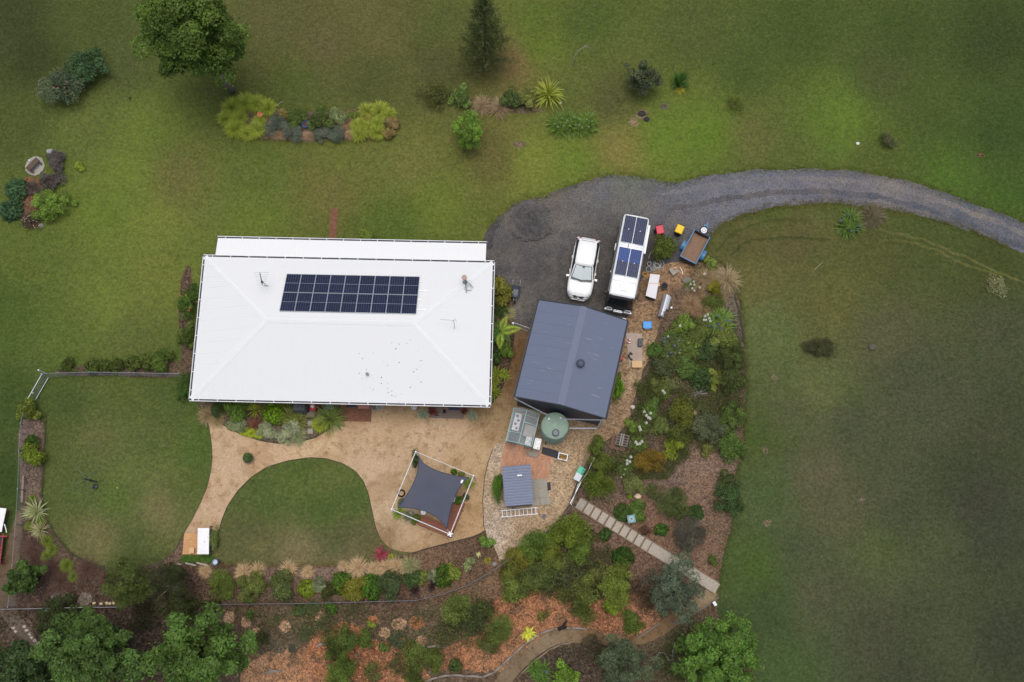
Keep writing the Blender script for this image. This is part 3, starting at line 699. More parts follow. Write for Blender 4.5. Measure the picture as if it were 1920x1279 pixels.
an = thing('television_antenna', 'thin two-rod aerial with bent mast on white roof near wheelbarrow end', 'antenna', b_, h_rz)
MB().tube([(0, -.25, 0), (0, 0, 1.2)], .016).build('mast', M_STEEL, an)
MB().tube([(0, 0, 1.2), (-.9, .05, 1.2)], .016).build('element', M_STEEL, an)
MB().tube([(0, 0, 1.2), (.05, .12, 1.22), (.18, -.1, 1.22)], .014).build('element', M_STEEL, an)
MB().box((-.03, -.03, 1.1), (.1, .1, .12)).build('amplifier', M_STEEL, an)

# ---- the garage
SW = P(966.8, 742.5, 4.0); SE = P(1134.5, 783, 4.0)
g_rz = math.atan2(SE.y - SW.y, SE.x - SW.x)
gar = thing('garage', 'charcoal steel garage with gabled blue grey roof beside parked vehicles', 'garage', (SW.x, SW.y, 0), g_rz)
g_mat = Matrix.Translation((SW.x, SW.y, 0)) @ Matrix.Rotation(g_rz, 4, 'Z')
GW, GD, GE, GR = 5.97, 6.66, 4.0, 4.95
M_GROOF = corr_mat('blue_grey_roof_sheeting', S(104, 113, 136), 1, .19, .006, .42, scr=((.7, 9.0, 1), S(176, 178, 184), .5), var=.05)
M_GCAP = mat('blue_grey_capping', S(116, 124, 146), .45, var=.05, nscale=2)
M_GWALL = corr_mat('charcoal_wall_sheeting', S(72, 74, 86), 0, .19, .02, .5, var=.1)
M_GWALLY = corr_mat('charcoal_wall_sheeting_y', S(72, 74, 86), 1, .19, .02, .5, var=.1)
M_GTRIM = mat('charcoal_trim', S(52, 54, 62), .5, var=.08)
i_ = .12
def gable(y):
    return [(i_, y, 0), (GW - i_, y, 0), (GW - i_, y, GE - .06), (GW / 2, y, GR - .08), (i_, y, GE - .06)]
for y in (i_, GD - i_):
    a, b = gable(y - .03), gable(y + .03); n = 5
    MB().add(a + b, [tuple(range(5)), tuple(range(9, 4, -1))] + [(k, (k + 1) % 5, 5 + (k + 1) % 5, 5 + k) for k in range(5)]).build('gable_wall', M_GWALL, gar)
for x in (i_, GW - i_): MB().box((x, GD / 2, (GE - .1) / 2), (.06, GD - 2 * i_ - .08, GE - .1)).build('side_wall', M_GWALLY, gar)
MB().box((GW / 2, GD / 2, .05), (GW - .3, GD - .3, .1)).build('floor_slab', M_CONC, gar)
for x in (1.65, 4.4):
    d_ = MB().box((x, GD - i_ + .05, 1.25), (2.3, .04, 2.4)).build('roller_door', M_DKGREY, gar)
    MB().box((x, GD - i_ + .085, .5), (.3, .03, .05)).build('handle', M_STEEL, d_)
groof = bpy.data.objects.new('roof', None); COL.objects.link(groof); groof.parent = gar
roof_plane(groof, [(-.02, GD + .03, GE), (-.02, -.03, GE), (GW / 2, -.03, GR), (GW / 2, GD + .03, GR)], (0, -1, 0), .762, M_GROOF)
roof_plane(groof, [(GW + .02, -.03, GE), (GW + .02, GD + .03, GE), (GW / 2, GD + .03, GR), (GW / 2, -.03, GR)], (0, 1, 0), .762, M_GROOF)
cap((GW / 2, -.04, GR), (GW / 2, GD + .04, GR), (-1, 0, -.30), (1, 0, -.30), .24, .03, M_GCAP, groof)
for y in (-.06, GD + .06):
    for sx in (0, 1):
        xa = -.05 if sx == 0 else GW + .05
        MB().bar((xa, y, GE - .02), (GW / 2, y, GR), .04, .16).build('barge_board', M_GTRIM, groof)
def ggut(x, o):
    g_ = gutter((x, -.05), (x, GD + .05), (o, 0), gar, 1, GE - .02, M_GTRIM)
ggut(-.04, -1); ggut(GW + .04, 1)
vt = MB().lathe([(.20, -.2), (.20, .12), (.26, .14), (.27, .30), (.20, .40), (.06, .45)], 20).build('roof_vent', mat('dark_vent', S(74, 80, 96), .4, var=.1), gar, (3.62, 2.9, GR - .2), smooth=False)
MB().box((0, 0, 0), (.75, .6, .02)).build('flashing', M_GCAP, vt, (0, 0, -.02))
vt.children[0].rotation_euler = (0, math.atan(.298), 0)
# rain pipes
TB = P(1038, 808.5, 0.0); TKH = 2.35
ginv = g_mat.inverted()
tk = ginv @ Vector((TB.x, TB.y, 0))
M_PVC = mat('white_pvc_pipe', S(222, 224, 230), .4, var=.06)
M_PVG = mat('grey_pvc_pipe', S(150, 156, 168), .4, var=.06)
MB().tube([(-.03, -.08, GE - .15), (.02, -.15, GE - .2), (tk.x - .42, tk.y + .50, TKH + .12), (tk.x - .42, tk.y + .47, TKH)], .045, 8).build('rain_pipe', M_PVG, gar)
MB().tube([(GW, -.08, GE - .15), (GW - .05, -.15, GE - .2), (tk.x + .42, tk.y + .55, TKH + .12), (tk.x + .40, tk.y + .52, TKH)], .045, 8).build('rain_pipe', M_PVG, gar)
MB().tube([(GW - .02, -.10, GE - .3), (GW - .15, -.10, GE - .6), (GW - .15, -.10, .2), (GW - .2, -.14, .12), (tk.x + .80, tk.y + .38, .12)], .055, 8).build('downpipe', M_PVC, gar)
MB().tube([(GW + .02, 3.5, .1), (GW + .02, 3.5, GE - .3)], .05, 8).build('downpipe', M_PVC, gar)
MB().box((GW + .0, GD - .02, GE - .02), (.26, .10, .10)).build('floodlight', M_WHITEP, gar, (-.2, .12, 0))

# ---- rainwater tank
tank = thing('rainwater_tank', 'round pale green plastic rainwater tank with dark hatch', 'water tank', (TB.x, TB.y, 0))
M_TANK = mat('tank_green', S(138, 160, 146), .5, var=.06, nscale=2, dirt=(S(110, 128, 116), .4))
prof = [(.92, .03)]
for k in range(9):
    z = .12 + k * .235; prof += [(.925, z), (.925, z + .10), (.905, z + .13), (.905, z + .2)]
prof += [(.92, 2.22), (.90, TKH - .03)]
MB().lathe(prof, 40).build('tank_body', M_TANK, tank, smooth=False)
top = MB(); nseg = 48; rings = []
for r_, z in ((.91, TKH - .06), (.88, TKH), (.70, TKH + .07), (.45, TKH + .15), (.17, TKH + .23), (.02, TKH + .24)):
    ring = []
    for j in range(nseg):
        a = 2 * math.pi * j / nseg
        rib = .018 * (1 if (j % 6) < 2 else 0) if .1 < r_ < .85 else 0
        ring.append((r_ * math.cos(a), r_ * math.sin(a), z + rib))
    rings.append(ring)
top.loft(rings).build('tank_top', M_TANK, tank)
ht = MB().lathe([(.24, -.12), (.24, .0), (.19, .0), (.19, -.03)], 28).build('hatch', M_BLACK, tank, (.03, -.50, TKH + .22))
MB().lathe([(.185, -.05), (.185, .01), (.05, .02)], 24).build('strainer_mesh', mat('mesh_grey', S(122, 126, 138), .6, var=.1, nscale=30), ht)
for x, y in ((-.42, .47), (.40, .52), (.72, .42)):
    MB().lathe([(.07, -.12), (.07, .12), (.03, .15)], 12).build('inlet_elbow', M_PVC, tank, (x * .95, y * .95, TKH + .02))
MB().tube([(-.5, -.78, .15), (-.58, -.9, .15), (-.6, -.95, .1)], .035, 8).build('tap', M_BLACK, tank)

# ---- greenhouse
gs = P(948.6, 826, 1.75); ge = P(997, 837.8, 1.75)
gh_rz = math.atan2(ge.y - gs.y, ge.x - gs.x)
gh = thing('greenhouse', 'small greenhouse with teal frame and cloudy clear panels', 'greenhouse', (gs.x, gs.y, 0), gh_rz)
QW, QD, QE, QR = 1.76, 2.27, 1.75, 2.15
M_TEAL = mat('teal_frame', S(146, 178, 178), .5, var=.08)
def glass_mat():
    m, t, N, L, b = nt('cloudy_glazing')
    b.inputs['Base Color'].default_value = S(190, 200, 204); b.inputs['Roughness'].default_value = .15
    n = noise(t, coords(t), 2.5, 4); L.new(mth(t, 'MULTIPLY_ADD', n, .24, .06), b.inputs['Alpha'])
    return m
M_GLZ = glass_mat()
fr = []
fr += [((0, 0, 0), (0, 0, QE)), ((QW, 0, 0), (QW, 0, QE)), ((0, QD, 0), (0, QD, QE)), ((QW, QD, 0), (QW, QD, QE)), ((0, 0, QE), (0, QD, QE)), ((QW, 0, QE), (QW, QD, QE)), ((QW / 2, 0, QR), (QW / 2, QD, QR)),
       ((0, 0, QE), (QW / 2, 0, QR)), ((QW / 2, 0, QR), (QW, 0, QE)), ((0, QD, QE), (QW / 2, QD, QR)), ((QW / 2, QD, QR), (QW, QD, QE)), ((0, .65, QE), (QW / 2, .65, QR)), ((QW / 2, 1.45, QR), (QW, 1.45, QE)), ((0, 0, .04), (0, QD, .04)), ((QW, 0, .04), (QW, QD, .04)),
       ((0, QD, .04), (QW, QD, .04)), ((QW * .35, 0, 0), (QW * .35, 0, QE + .25)), ((QW * .72, 0, 0), (QW * .72, 0, QE + .2)), ((0, 0, QE), (QW, 0, QE)), ((0, QD, QE), (QW, QD, QE))]
for a, b in fr: MB().bar(a, b, .045, .045).build('frame_bar', M_TEAL, gh)
def pane(pts): MB().slab(pts, .008).build('pane', M_GLZ, gh)
e_ = .025
for (y0, y1) in ((e_, .62), (.68, QD - e_)): pane([(e_, y0, QE), (e_, y1, QE), (QW / 2 - e_, y1, QR - .01), (QW / 2 - e_, y0, QR - .01)])
for (y0, y1) in ((e_, 1.42), (1.48, QD - e_)): pane([(QW / 2 + e_, y0, QR - .01), (QW / 2 + e_, y1, QR - .01), (QW - e_, y1, QE), (QW - e_, y0, QE)])
for x in (0, QW): MB().box((x, QD / 2, .9), (.008, QD - .06, 1.66)).build('pane', M_GLZ, gh)
MB().box((QW / 2, QD, .9), (QW - .06, .008, 1.66)).build('pane', M_GLZ, gh)
for x0, x1 in ((.03, QW * .34), (QW * .73, QW - .03)): MB().box(((x0 + x1) / 2, 0, .9), (x1 - x0, .008, 1.66)).build('pane', M_GLZ, gh)
gh_mat = Matrix.Translation((gs.x, gs.y, 0)) @ Matrix.Rotation(gh_rz, 4, 'Z')
def ghp(x, y, z=0): return gh_mat @ Vector((x, y, z))
MB().box((QW / 2, QD / 2, .02), (QW - .1, QD - .1, .03)).build('floor', mat('greenhouse_floor', S(116, 108, 108), .9, var=.15), gh)
def bench(label, x, y, w, d, h, m):
    t_ = thing('potting_bench', label, 'bench', ghp(x, y), gh_rz)
    MB().box((0, 0, h), (w, d, .05)).build('bench_top', m, t_)
    for sx in (-1, 1):
        for sy in (-1, 1): MB().box((sx * (w / 2 - .04), sy * (d / 2 - .04), h / 2), (.05, .05, h - .05)).build('leg', M_GREYT, t_)
    return t_
bench('grey potting bench carrying the white seed trough inside the greenhouse', .38, 1.55, .6, 1.3, .7, M_GREYT)
tr_ = thing('seed_trough', 'long white trough of brown seedlings inside the greenhouse', 'trough', ghp(.38, 1.55, .725), gh_rz)
MB().box((0, 0, .06), (.46, 1.2, .12)).build('trough_body', M_WHITEP, tr_)
for k in range(4): MB().blob((random.Random(k).uniform(-.1, .1), -.45 + k * .28, .125), (.10, .09, .05), k).build('soil', mat('seed_soil', S(140, 110, 96), .9, var=.3), tr_)
bench('dark topped bench just inside the greenhouse door', .36, .42, .55, .6, .65, M_DKGREY)
bench('pale bench along the greenhouse side by the tank', 1.34, 1.15, .7, .8, .6, mat('pale_board', S(186, 176, 170), .7, var=.08))
bs = thing('wash_basin', 'white double wash basin inside the greenhouse beside its door', 'basin', ghp(1.45, .42), gh_rz)
MB().box((0, 0, .4), (.4, .62, .8)).build('cabinet', M_WHITEP, bs)
for k in (-.14, .14): MB().box((0, k, .805), (.26, .2, .012)).build('bowl', M_STEEL, bs)
MB().tube([(.14, 0, .8), (.14, 0, 1.0), (.05, 0, 1.02)], .015).build('tap', M_STEEL, bs)

# ---- small garden shed
a_ = P(948.5, 949, 2.0); b_ = P(999, 945, 2.0)
ss_rz = math.atan2(b_.y - a_.y, b_.x - a_.x)
ss = thing('garden_shed', 'small blue grey ribbed roof garden shed on the pebble yard', 'shed', (a_.x, a_.y, 0), ss_rz)
ss_mat = Matrix.Translation((a_.x, a_.y, 0)) @ Matrix.Rotation(ss_rz, 4, 'Z')
ZW, ZD = 1.77, 2.6
M_SROOF = mat('shed_roof_blue', S(100, 112, 140), .4, var=.06, nscale=3, dirt=(S(132, 138, 150), .3))
M_SWALL = corr_mat('shed_wall_grey', S(88, 92, 102), 0, .15, .01, .5, var=.08)
nrib = 14; pr = []
for k in range(nrib):
    y = ZD * k / nrib; p_ = ZD / nrib
    pr += [(y, 0), (y + p_ * .55, 0), (y + p_ * .65, .045), (y + p_ * .9, .045)]
pr.append((ZD, 0))
def zroof(x): return 1.93 + .08 * x / ZW
r0_ = [(-.06, y, zroof(0) + z) for y, z in pr]; r1_ = [(ZW + .06, y, zroof(ZW) + z) for y, z in pr]
mb = MB(); mb.loft([r0_, r1_], closed=False, caps=False); mb.loft([[(x, y, z - .02) for x, y, z in r0_], [(x, y, z - .02) for x, y, z in r1_]], closed=False, caps=False)
zr = mb.build('roof', M_SROOF, ss)
MB().box((1.05, 1.92, zroof(1.05) + .07), (.32, .1, .06)).build('roof_vent', M_STEEL, zr)
for x in (.06, ZW - .06): MB().box((x, ZD / 2, .94), (.04, ZD - .12, 1.86)).build('side_wall', M_SWALL, ss)
for y in (.06, ZD - .06): MB().box((ZW / 2, y, .94), (ZW - .18, .04, 1.86)).build('end_wall', M_SWALL, ss)
d_ = MB().box((ZW - .03, 1.3, .92), (.03, 1.1, 1.75)).build('door', M_SROOF, ss)
MB().box((.03, .4, .05), (.04, .04, .12)).build('handle', M_STEEL, d_, (ZW - .03, 1.3, .95))
MB().box((ZW / 2, ZD / 2, .02), (ZW - .2, ZD - .2, .03)).build('floor', M_CONC, ss)
# ladder resting along its south wall
ld = thing('ladder', 'white aluminium ladder lying along the small shed wall', 'ladder', ss_mat @ Vector((-.35, -.55, 0.0)), ss_rz + R(.5))
for y in (0, .42): MB().box((1.22, y, .10), (2.5, .05, .09)).build('rail', M_WHITEP, ld)
for k in range(9): MB().box((.10 + k * .28, .21, .10), (.04, .37, .04)).build('rung', M_WHITEP, ld)
for x in (.15, 2.2): MB().box((x, .21, .027), (.08, .6, .054)).build('bearer', M_GREYT, ld)
# ================================================================== VEHICLES
M_CARW = mat('white_car_paint', S(240, 241, 246), .25, var=.02, nscale=2, coat=.6)
M_TYRE = mat('tyre_rubber', S(34, 34, 36), .85, var=.15)
M_RIM = mat('alloy_rim', S(170, 174, 180), .35, .6, var=.06)
M_RED = mat('red_lens', S(150, 20, 28), .2, var=.1)
M_LENS = mat('clear_lens', S(170, 178, 188), .12, var=.1)
M_SHADE = mat('foil_sun_shade', S(226, 234, 238), .4, .0, var=.10, nscale=5)
def clear_mat():
    m, t, N, L, b = nt('clear_glass')
    b.inputs['Base Color'].default_value = (.55, .62, .66, 1); b.inputs['Roughness'].default_value = .05; b.inputs['Alpha'].default_value = .12
    return m
M_CLEAR = clear_mat()
def wheel(parent, x, y, r=.34, w=.22):
    s_ = 1 if y > 0 else -1
    t_ = MB().lathe([(r * .6, -w / 2), (r * .94, -w / 2), (r, -w * .3), (r, w * .3), (r * .94, w / 2), (r * .6, w / 2)], 24)
    def rot(mb): mb.v = [(a, c, b) for a, b, c in mb.v]; return mb
    wh = link('wheel', None, parent, (x, y, r))
    rot(t_).build('tyre', M_TYRE, wh, smooth=False)
    rot(MB().lathe([(r * .1, -w * .35), (r * .6, -w * .35), (r * .6, w * .42), (r * .3, w * .38), (r * .1, w * .42)], 20)).build('rim', M_RIM, wh)
    return wh

cR, cF = P(1104, 447, .7), P(1083.5, 560, .7)
c_rz = math.atan2(cF.y - cR.y, cF.x - cR.x)
cc = (cR + cF) / 2
car = thing('parked_car', 'white station wagon with silver sun shade parked on dark gravel', 'car', (cc.x, cc.y, 0), c_rz)
st = [(-2.27, .62, .74), (-2.20, .74, .93), (-2.0, .86, 1.0), (-1.5, .915, 1.0), (-.9, .925, .99), (0, .92, .98), (.7, .92, .99), (1.05, .92, 1.0), (1.5, .915, .95), (1.85, .87, .89), (2.08, .76, .80), (2.22, .58, .68), (2.28, .40, .58)]
rings = []
for x, w, zt in st:
    zb = .30 if abs(x) > 2.1 else .22
    h = [(w * .92, zb), (w * .985, zb + .16), (w, min(.60, zt - .1)), (w * .985, zt - .12), (w * .93, zt - .03), (w * .72, zt + .012), (w * .36, zt + .03)]
    rings.append([(x, y, z) for y, z in h] + [(x, 0, zt + .035)] + [(x, -y, z) for y, z in h[::-1]])
MB().loft(rings).build('body', M_CARW, car, smooth=True, sub=1)
# cabin glass
def cabin(inset, z0, z1, xb0, xb1, xt0, xt1, wb, wt):
    rr = []
    for x0, x1, w, z in ((xb0, xb1, wb, z0), ((xb0 * .6 + xt0 * .4), (xb1 * .6 + xt1 * .4), wb * .62 + wt * .38, z0 * .6 + z1 * .4), (xt0, xt1, wt, z1)):
        rr.append([(x0, -w * .86, z), (x0 + .25, -w, z), (x1 - .25, -w, z), (x1, -w * .86, z), (x1 + .06, 0, z), (x1, w * .86, z), (x1 - .25, w, z), (x0 + .25, w, z), (x0, w * .86, z), (x0 - .05, 0, z)])
    return rr
MB().loft(cabin(0, .97, 1.44, -2.08, 1.02, -1.72, .05, .83, .67)).build('side_glass', M_GLASSD, car, smooth=False)
rr = []
for x, w, z in ((-1.98, .52, 1.34), (-1.85, .63, 1.42), (-1.5, .67, 1.475), (-.8, .69, 1.50), (-.2, .68, 1.49), (.08, .645, 1.455)):
    rr.append([(x, -w, z - .04), (x, -w * .93, z), (x, -w * .5, z + .025), (x, 0, z + .035), (x, w * .5, z + .025), (x, w * .93, z), (x, w, z - .04)])
rf = MB().loft(rr, closed=True).build('roof', M_CARW, car, smooth=True)
MB().box((-1.78, 0, 1.475), (.02, .9, .012)).build('spoiler_seam', M_DKGREY, rf)
for s_ in (-1, 1):
    MB().bar((.05, s_ * .63, 1.44), (1.02, s_ * .78, 1.01), .07, .05).build('front_pillar', M_CARW, car)
    MB().bar((-1.85, s_ * .62, 1.42), (-2.1, s_ * .78, 1.0), .16, .08).build('rear_pillar', M_CARW, car)
def wsq(dz, k0, k1, wk):
    a, b = Vector((1.07, 0, 1.0)), Vector((.08, 0, 1.465))
    lo, hi = a.lerp(b, k0), a.lerp(b, k1); n = Vector((.42, 0, .9)) * dz
    wl, wh = (.80 * (1 - k0) + .60 * k0) * wk, (.80 * (1 - k1) + .60 * k1) * wk
    return [(lo.x - .09 + n.x, -wl, lo.z + n.z), (lo.x + .03 + n.x, 0, lo.z + .01 + n.z), (lo.x - .09 + n.x, wl, lo.z + n.z), (hi.x - .05 + n.x, wh, hi.z + n.z), (hi.x + .02 + n.x, 0, hi.z + .01 + n.z), (hi.x - .05 + n.x, -wh, hi.z + n.z)]
def wsm(p, name, m, parent):
    mb = MB(); mb.add(p, [(0, 1, 4, 5), (1, 2, 3, 4)]); lo = [(x, y, z - .006) for x, y, z in p]; mb.add(lo, [(5, 4, 1, 0), (4, 3, 2, 1)])
    return mb.build(name, m, parent)
ws_ = wsm(wsq(.075, .0, 1.0, .97), 'windscreen', M_CLEAR, car)
wsm(wsq(.05, .0, 1.0, .97), 'windscreen_surround', M_BLACK, car)
wsm(wsq(.062, .12, .96, .88), 'sun_shade', M_SHADE, car)
MB().box((.17, 0, 1.50), (.16, .16, .02), ry=R(25)).build('mirror_mount', M_DKGREY, car)
for s_ in (-1, 1):
    mi = MB().box((.82, s_ * 1.0, 1.0), (.16, .22, .14), rz=R(-12 * s_)).build('wing_mirror', M_CARW, car, bevel=.03)
    MB().bar((.84, s_ * .86, .97), (.84, s_ * .95, .98), .06, .04).build('arm', M_BLACK, mi)
    MB().hexa([(1.80, s_ * .60, .66), (2.16, s_ * .48, .60), (2.12, s_ * .66, .60), (1.84, s_ * .885, .68)], [(1.82, s_ * .60, .885), (2.14, s_ * .46, .79), (2.10, s_ * .66, .80), (1.84, s_ * .875, .86)]).build('headlight', M_LENS, car, bevel=.01)
    MB().hexa([(-2.26, s_ * .55, .70), (-2.05, s_ * .87, .70), (-1.98, s_ * .84, .70), (-2.2, s_ * .5, .70)], [(-2.24, s_ * .55, .99), (-2.05, s_ * .86, 1.0), (-1.96, s_ * .80, 1.02), (-2.14, s_ * .5, 1.02)]).build('tail_light', M_RED, car)
    for x in (-1.32, 1.42): wheel(car, x, s_ * .80)
    MB().bar((-1.6, s_ * .60, 1.52), (-.1, s_ * .60, 1.53), .035, .03).build('roof_rail', M_ALU, car)
    for x in (.35, -.65): MB().box((x, s_ * .925, .86), (.2, .03, .03)).build('door_handle', M_CARW, car)
MB().hexa([(2.12, -.46, .60), (2.27, -.3, .58), (2.27, .3, .58), (2.12, .46, .60)], [(2.10, -.48, .80), (2.21, -.3, .74), (2.21, .3, .74), (2.10, .48, .80)]).build('grille', M_BLACK, car)
MB().box((2.255, 0, .70), (.04, .14, .10)).build('emblem', M_ALU, car)
MB().hexa([(2.08, -.72, .30), (2.30, -.42, .28), (2.30, .42, .28), (2.08, .72, .30)], [(2.12, -.72, .46), (2.32, -.42, .46), (2.32, .42, .46), (2.12, .72, .46)]).build('front_bumper', M_CARW, car, bevel=.03)
for s_ in (-1, 1):
    for x in (.78, -.22, -1.22): MB().box((x, s_ * .926, .70), (.012, .012, .46)).build('door_seam', M_DKGREY, car)
MB().tube([(1.02, -.72, 1.03), (1.12, -.4, 1.045), (1.15, 0, 1.05), (1.12, .4, 1.045), (1.02, .72, 1.03)], .008, 5).build('bonnet_seam', M_DKGREY, car)
for k in (-.35, .2): MB().bar((1.06, k, 1.045), (.95, k + .5, 1.08), .02, .012).build('wiper', M_BLACK, car)
for s_ in (-1, 1): MB().bar((1.15, s_ * .52, 1.03), (2.0, s_ * .40, .90), .02, .012).build('bonnet_crease', M_CARW, car)

# ---- the bus
bA = (P(1171, 399, 2.55) + P(1218, 409.5, 2.55)) / 2; bB = (P(1142.7, 550, 2.55) + P(1190.3, 559, 2.55)) / 2
b_rz = math.atan2(bB.y - bA.y, bB.x - bA.x)
bus = thing('camper_bus', 'white roofed camper bus with four solar panels and black windscreen', 'bus', (bA.x, bA.y, 0), b_rz)
BL = (bB - bA).length
M_BSIDE = mat('dark_bus_paint', S(58, 62, 74), .3, var=.06, coat=.4)
M_BW = mat('white_bus_paint', S(238, 239, 243), .35, var=.03, nscale=2)
def bring(x, w, z0, zt, k=0.0):
    h = [(w, z0), (w, 1.25), (w * .985, 1.95), (w * .95, zt - .22)]
    return [(x, y, z) for y, z in h] + [(x, -y, z) for y, z in h[::-1]]
MB().loft([bring(.02, .96, .38, 2.5), bring(.3, 1.0, .34, 2.55), bring(BL - .1, 1.0, .34, 2.55)]).build('body', M_BSIDE, bus, bevel=.04)
rr = []
for x, w, z in ((-.02, .76, 2.40), (.04, .84, 2.50), (.25, .885, 2.56), (1.5, .89, 2.58), (BL - .5, .89, 2.58), (BL - .05, .87, 2.53), (BL + .05, .84, 2.44)):
    rr.append([(x, -w - .03, z - .16), (x, -w, z - .05), (x, -w * .9, z), (x, -w * .45, z + .035), (x, 0, z + .045), (x, w * .45, z + .035), (x, w * .9, z), (x, w, z - .05), (x, w + .03, z - .16)])
broof = MB().loft(rr).build('roof', M_BW, bus, smooth=False, bevel=.01)
MB().box((5.35, 0, 2.64), (.5, .5, .07)).build('roof_hatch', M_BW, broof, bevel=.02)
for x in (2.34, 4.95): MB().box((x, 0, 2.622), (.012, 1.66, .01)).build('roof_seam', M_STEEL, broof)
MB().tube([(2.2, -.25, 2.63), (2.35, -.2, 2.64), (2.5, -.24, 2.63)], .02).build('cable', M_DKGREY, broof)
MB().bar((.5, .98, 2.38), (2.6, .98, 2.38), .14, .14).build('awning', M_BW, bus)
for s_ in (-1, 1):
    for k in range(5):
        x0 = .35 + k * 1.08; MB().box((x0 + .5, s_ * .985, 1.72), (.98, .03, .72)).build('side_window', M_GLASSD, bus)
    for x in (1.3, 4.9): wheel(bus, x, s_ * .86, .38, .24)
# front: sloping windscreen, nose, bumper
fx = BL + .02
MB().hexa([(fx - .15, -.99, .40), (fx + .50, -.93, .40), (fx + .50, .93, .40), (fx - .15, .99, .40)], [(fx - .15, -.99, 1.28), (fx + .44, -.90, 1.22), (fx + .44, .90, 1.22), (fx - .15, .99, 1.28)]).build('nose', M_BLACK, bus, bevel=.04)
MB().hexa([(fx - .12, -.97, 1.28), (fx + .42, -.88, 1.23), (fx + .42, .88, 1.23), (fx - .12, .97, 1.28)], [(fx - .12, -.86, 2.40), (fx + .06, -.80, 2.38), (fx + .06, .80, 2.38), (fx - .12, .86, 2.40)]).build('windscreen', M_GLASSD, bus, bevel=.02)
MB().hexa([(fx + .0, -.84, 2.40), (fx + .17, -.80, 2.32), (fx + .17, .80, 2.32), (fx + .0, .84, 2.40)], [(fx + .0, -.84, 2.47), (fx + .19, -.80, 2.36), (fx + .19, .80, 2.36), (fx + .0, .84, 2.47)]).build('sun_visor', M_BLACK, bus)
for y0, y1 in ((-.96, -.40), (-.34, .34), (.40, .96)):
    dx = .0 if y0 == -.34 else -.05
    MB().box((fx + .60 + dx, (y0 + y1) / 2, .56), (.14, y1 - y0, .34)).build('bumper_section', mat('chrome', S(206, 208, 214), .25, .5, var=.1), bus, bevel=.03)
    MB().box((fx + .56 + dx, (y0 + y1) / 2, .82), (.04, y1 - y0 - .1, .06)).build('grille_bar', M_ALU, bus)
for s_ in (-1, 1):
    MB().box((fx + .52, s_ * .66, .98), (.05, .36, .18)).build('headlight', M_LENS, bus)
    MB().bar((fx + .2, s_ * .1, 1.5), (fx + .3, s_ * .1 + .5, 1.42), .02, .02).build('wiper', M_BLACK, bus)
mi = MB().box((fx - .2, 1.06, 2.05), (.10, .12, .30)).build('wing_mirror', M_BLACK, bus); MB().bar((fx - .2, .95, 2.2), (fx - .2, 1.05, 2.15), .03, .03).build('arm', M_BLACK, mi)
mi = MB().box((fx - .2, -1.12, 1.95), (.10, .16, .30)).build('wing_mirror', M_BLACK, bus); MB().bar((fx - .2, -.95, 2.1), (fx - .2, -1.1, 2.05), .03, .03).build('arm', M_BLACK, mi)
MB().box((2.3, -1.06, 1.75), (.50, .05, .30)).build('hinged_flap', M_BW, bus)
MB().box((4.0, -1.04, 1.4), (.12, .05, .12)).build('lamp', M_BW, bus)
for x0, x1, top in ((.16, 2.16, False), (2.52, 4.56, True)):
    for s_ in (-1, 1):
        L_ = x1 - x0; w_ = .80
        pn = link('solar_panel', None, bus, ((x0 + x1) / 2, s_ * .407, 2.665), math.pi / 2)
        frame_mb(w_, L_, .014, .05, False).build('frame', M_ALU, pn)
        for k in (-1, 1):
            me = panel_mesh(w_ - .025, L_ / 2 - .02, M_PVBLUE if (top and k == 1) else M_PVB)
            link('cell_glass', me, pn, (0, k * L_ / 4, .015))
        MB().box((0, 0, .035), (.07, .05, .03)).build('clamp', M_WHITEP, pn)

# ---- box trailer with soil
tr_r = (P(1304.8, 495.8, .95) + P(1275.7, 478.5, .95)) / 2; tr_f = (P(1302.7, 430.7, .95) + P(1330.9, 444.8, .95)) / 2
t_rz = math.atan2(tr_f.y - tr_r.y, tr_f.x - tr_r.x); tL = (tr_f - tr_r).length; tW = 1.2
trl = thing('box_trailer', 'blue box trailer filled with brown soil beside yellow lidded bin', 'trailer', ((tr_r.x + tr_f.x) / 2, (tr_r.y + tr_f.y) / 2, 0), t_rz)
M_TBLUE = mat('blue_trailer_paint', S(70, 122, 164), .45, var=.15, nscale=4, dirt=(S(140, 156, 168), .5))
M_TDARK = mat('dark_trailer_paint', S(44, 50, 62), .5, var=.15)
for s_ in (-1, 1):
    MB().box((0, s_ * (tW / 2), .70), (tL, .04, .46)).build('side_panel', M_TDARK, trl)
    MB().box((0, s_ * (tW / 2), .945), (tL + .06, .07, .035)).build('top_rail', M_TBLUE, trl)
    MB().box((s_ * tL / 2, 0, .70), (.04, tW - .05, .46)).build('end_panel', M_TDARK, trl)
    MB().box((s_ * tL / 2, 0, .945), (.07, tW - .08, .034)).build('end_rail', M_TBLUE if s_ < 0 else M_TDARK, trl)
    wheel(trl, -.1, s_ * (tW / 2 + .16), .29, .18)
    mg = MB()
    for k in range(6):
        a0, a1 = math.pi * (.08 + .84 * k / 6), math.pi * (.08 + .84 * (k + 1) / 6)
        y0, y1 = s_ * (tW / 2 + .03), s_ * (tW / 2 + .32)
        q = [(-.1 + .40 * math.cos(a0), .30 + .38 * math.sin(a0)), (-.1 + .40 * math.cos(a1), .30 + .38 * math.sin(a1))]
        mg.hexa([(q[0][0], y0, q[0][1]), (q[0][0], y1, q[0][1]), (q[1][0], y1, q[1][1]), (q[1][0], y0, q[1][1])], [(q[0][0], y0, q[0][1] + .02), (q[0][0], y1, q[0][1] + .02), (q[1][0], y1, q[1][1] + .02), (q[1][0], y0, q[1][1] + .02)])
    mg.build('mudguard', M_TBLUE, trl)
MB().box((0, 0, .45), (tL - .05, tW - .06, .04)).build('floor', M_TDARK, trl)
nx, ny = 16, 10; rs = random.Random(5)
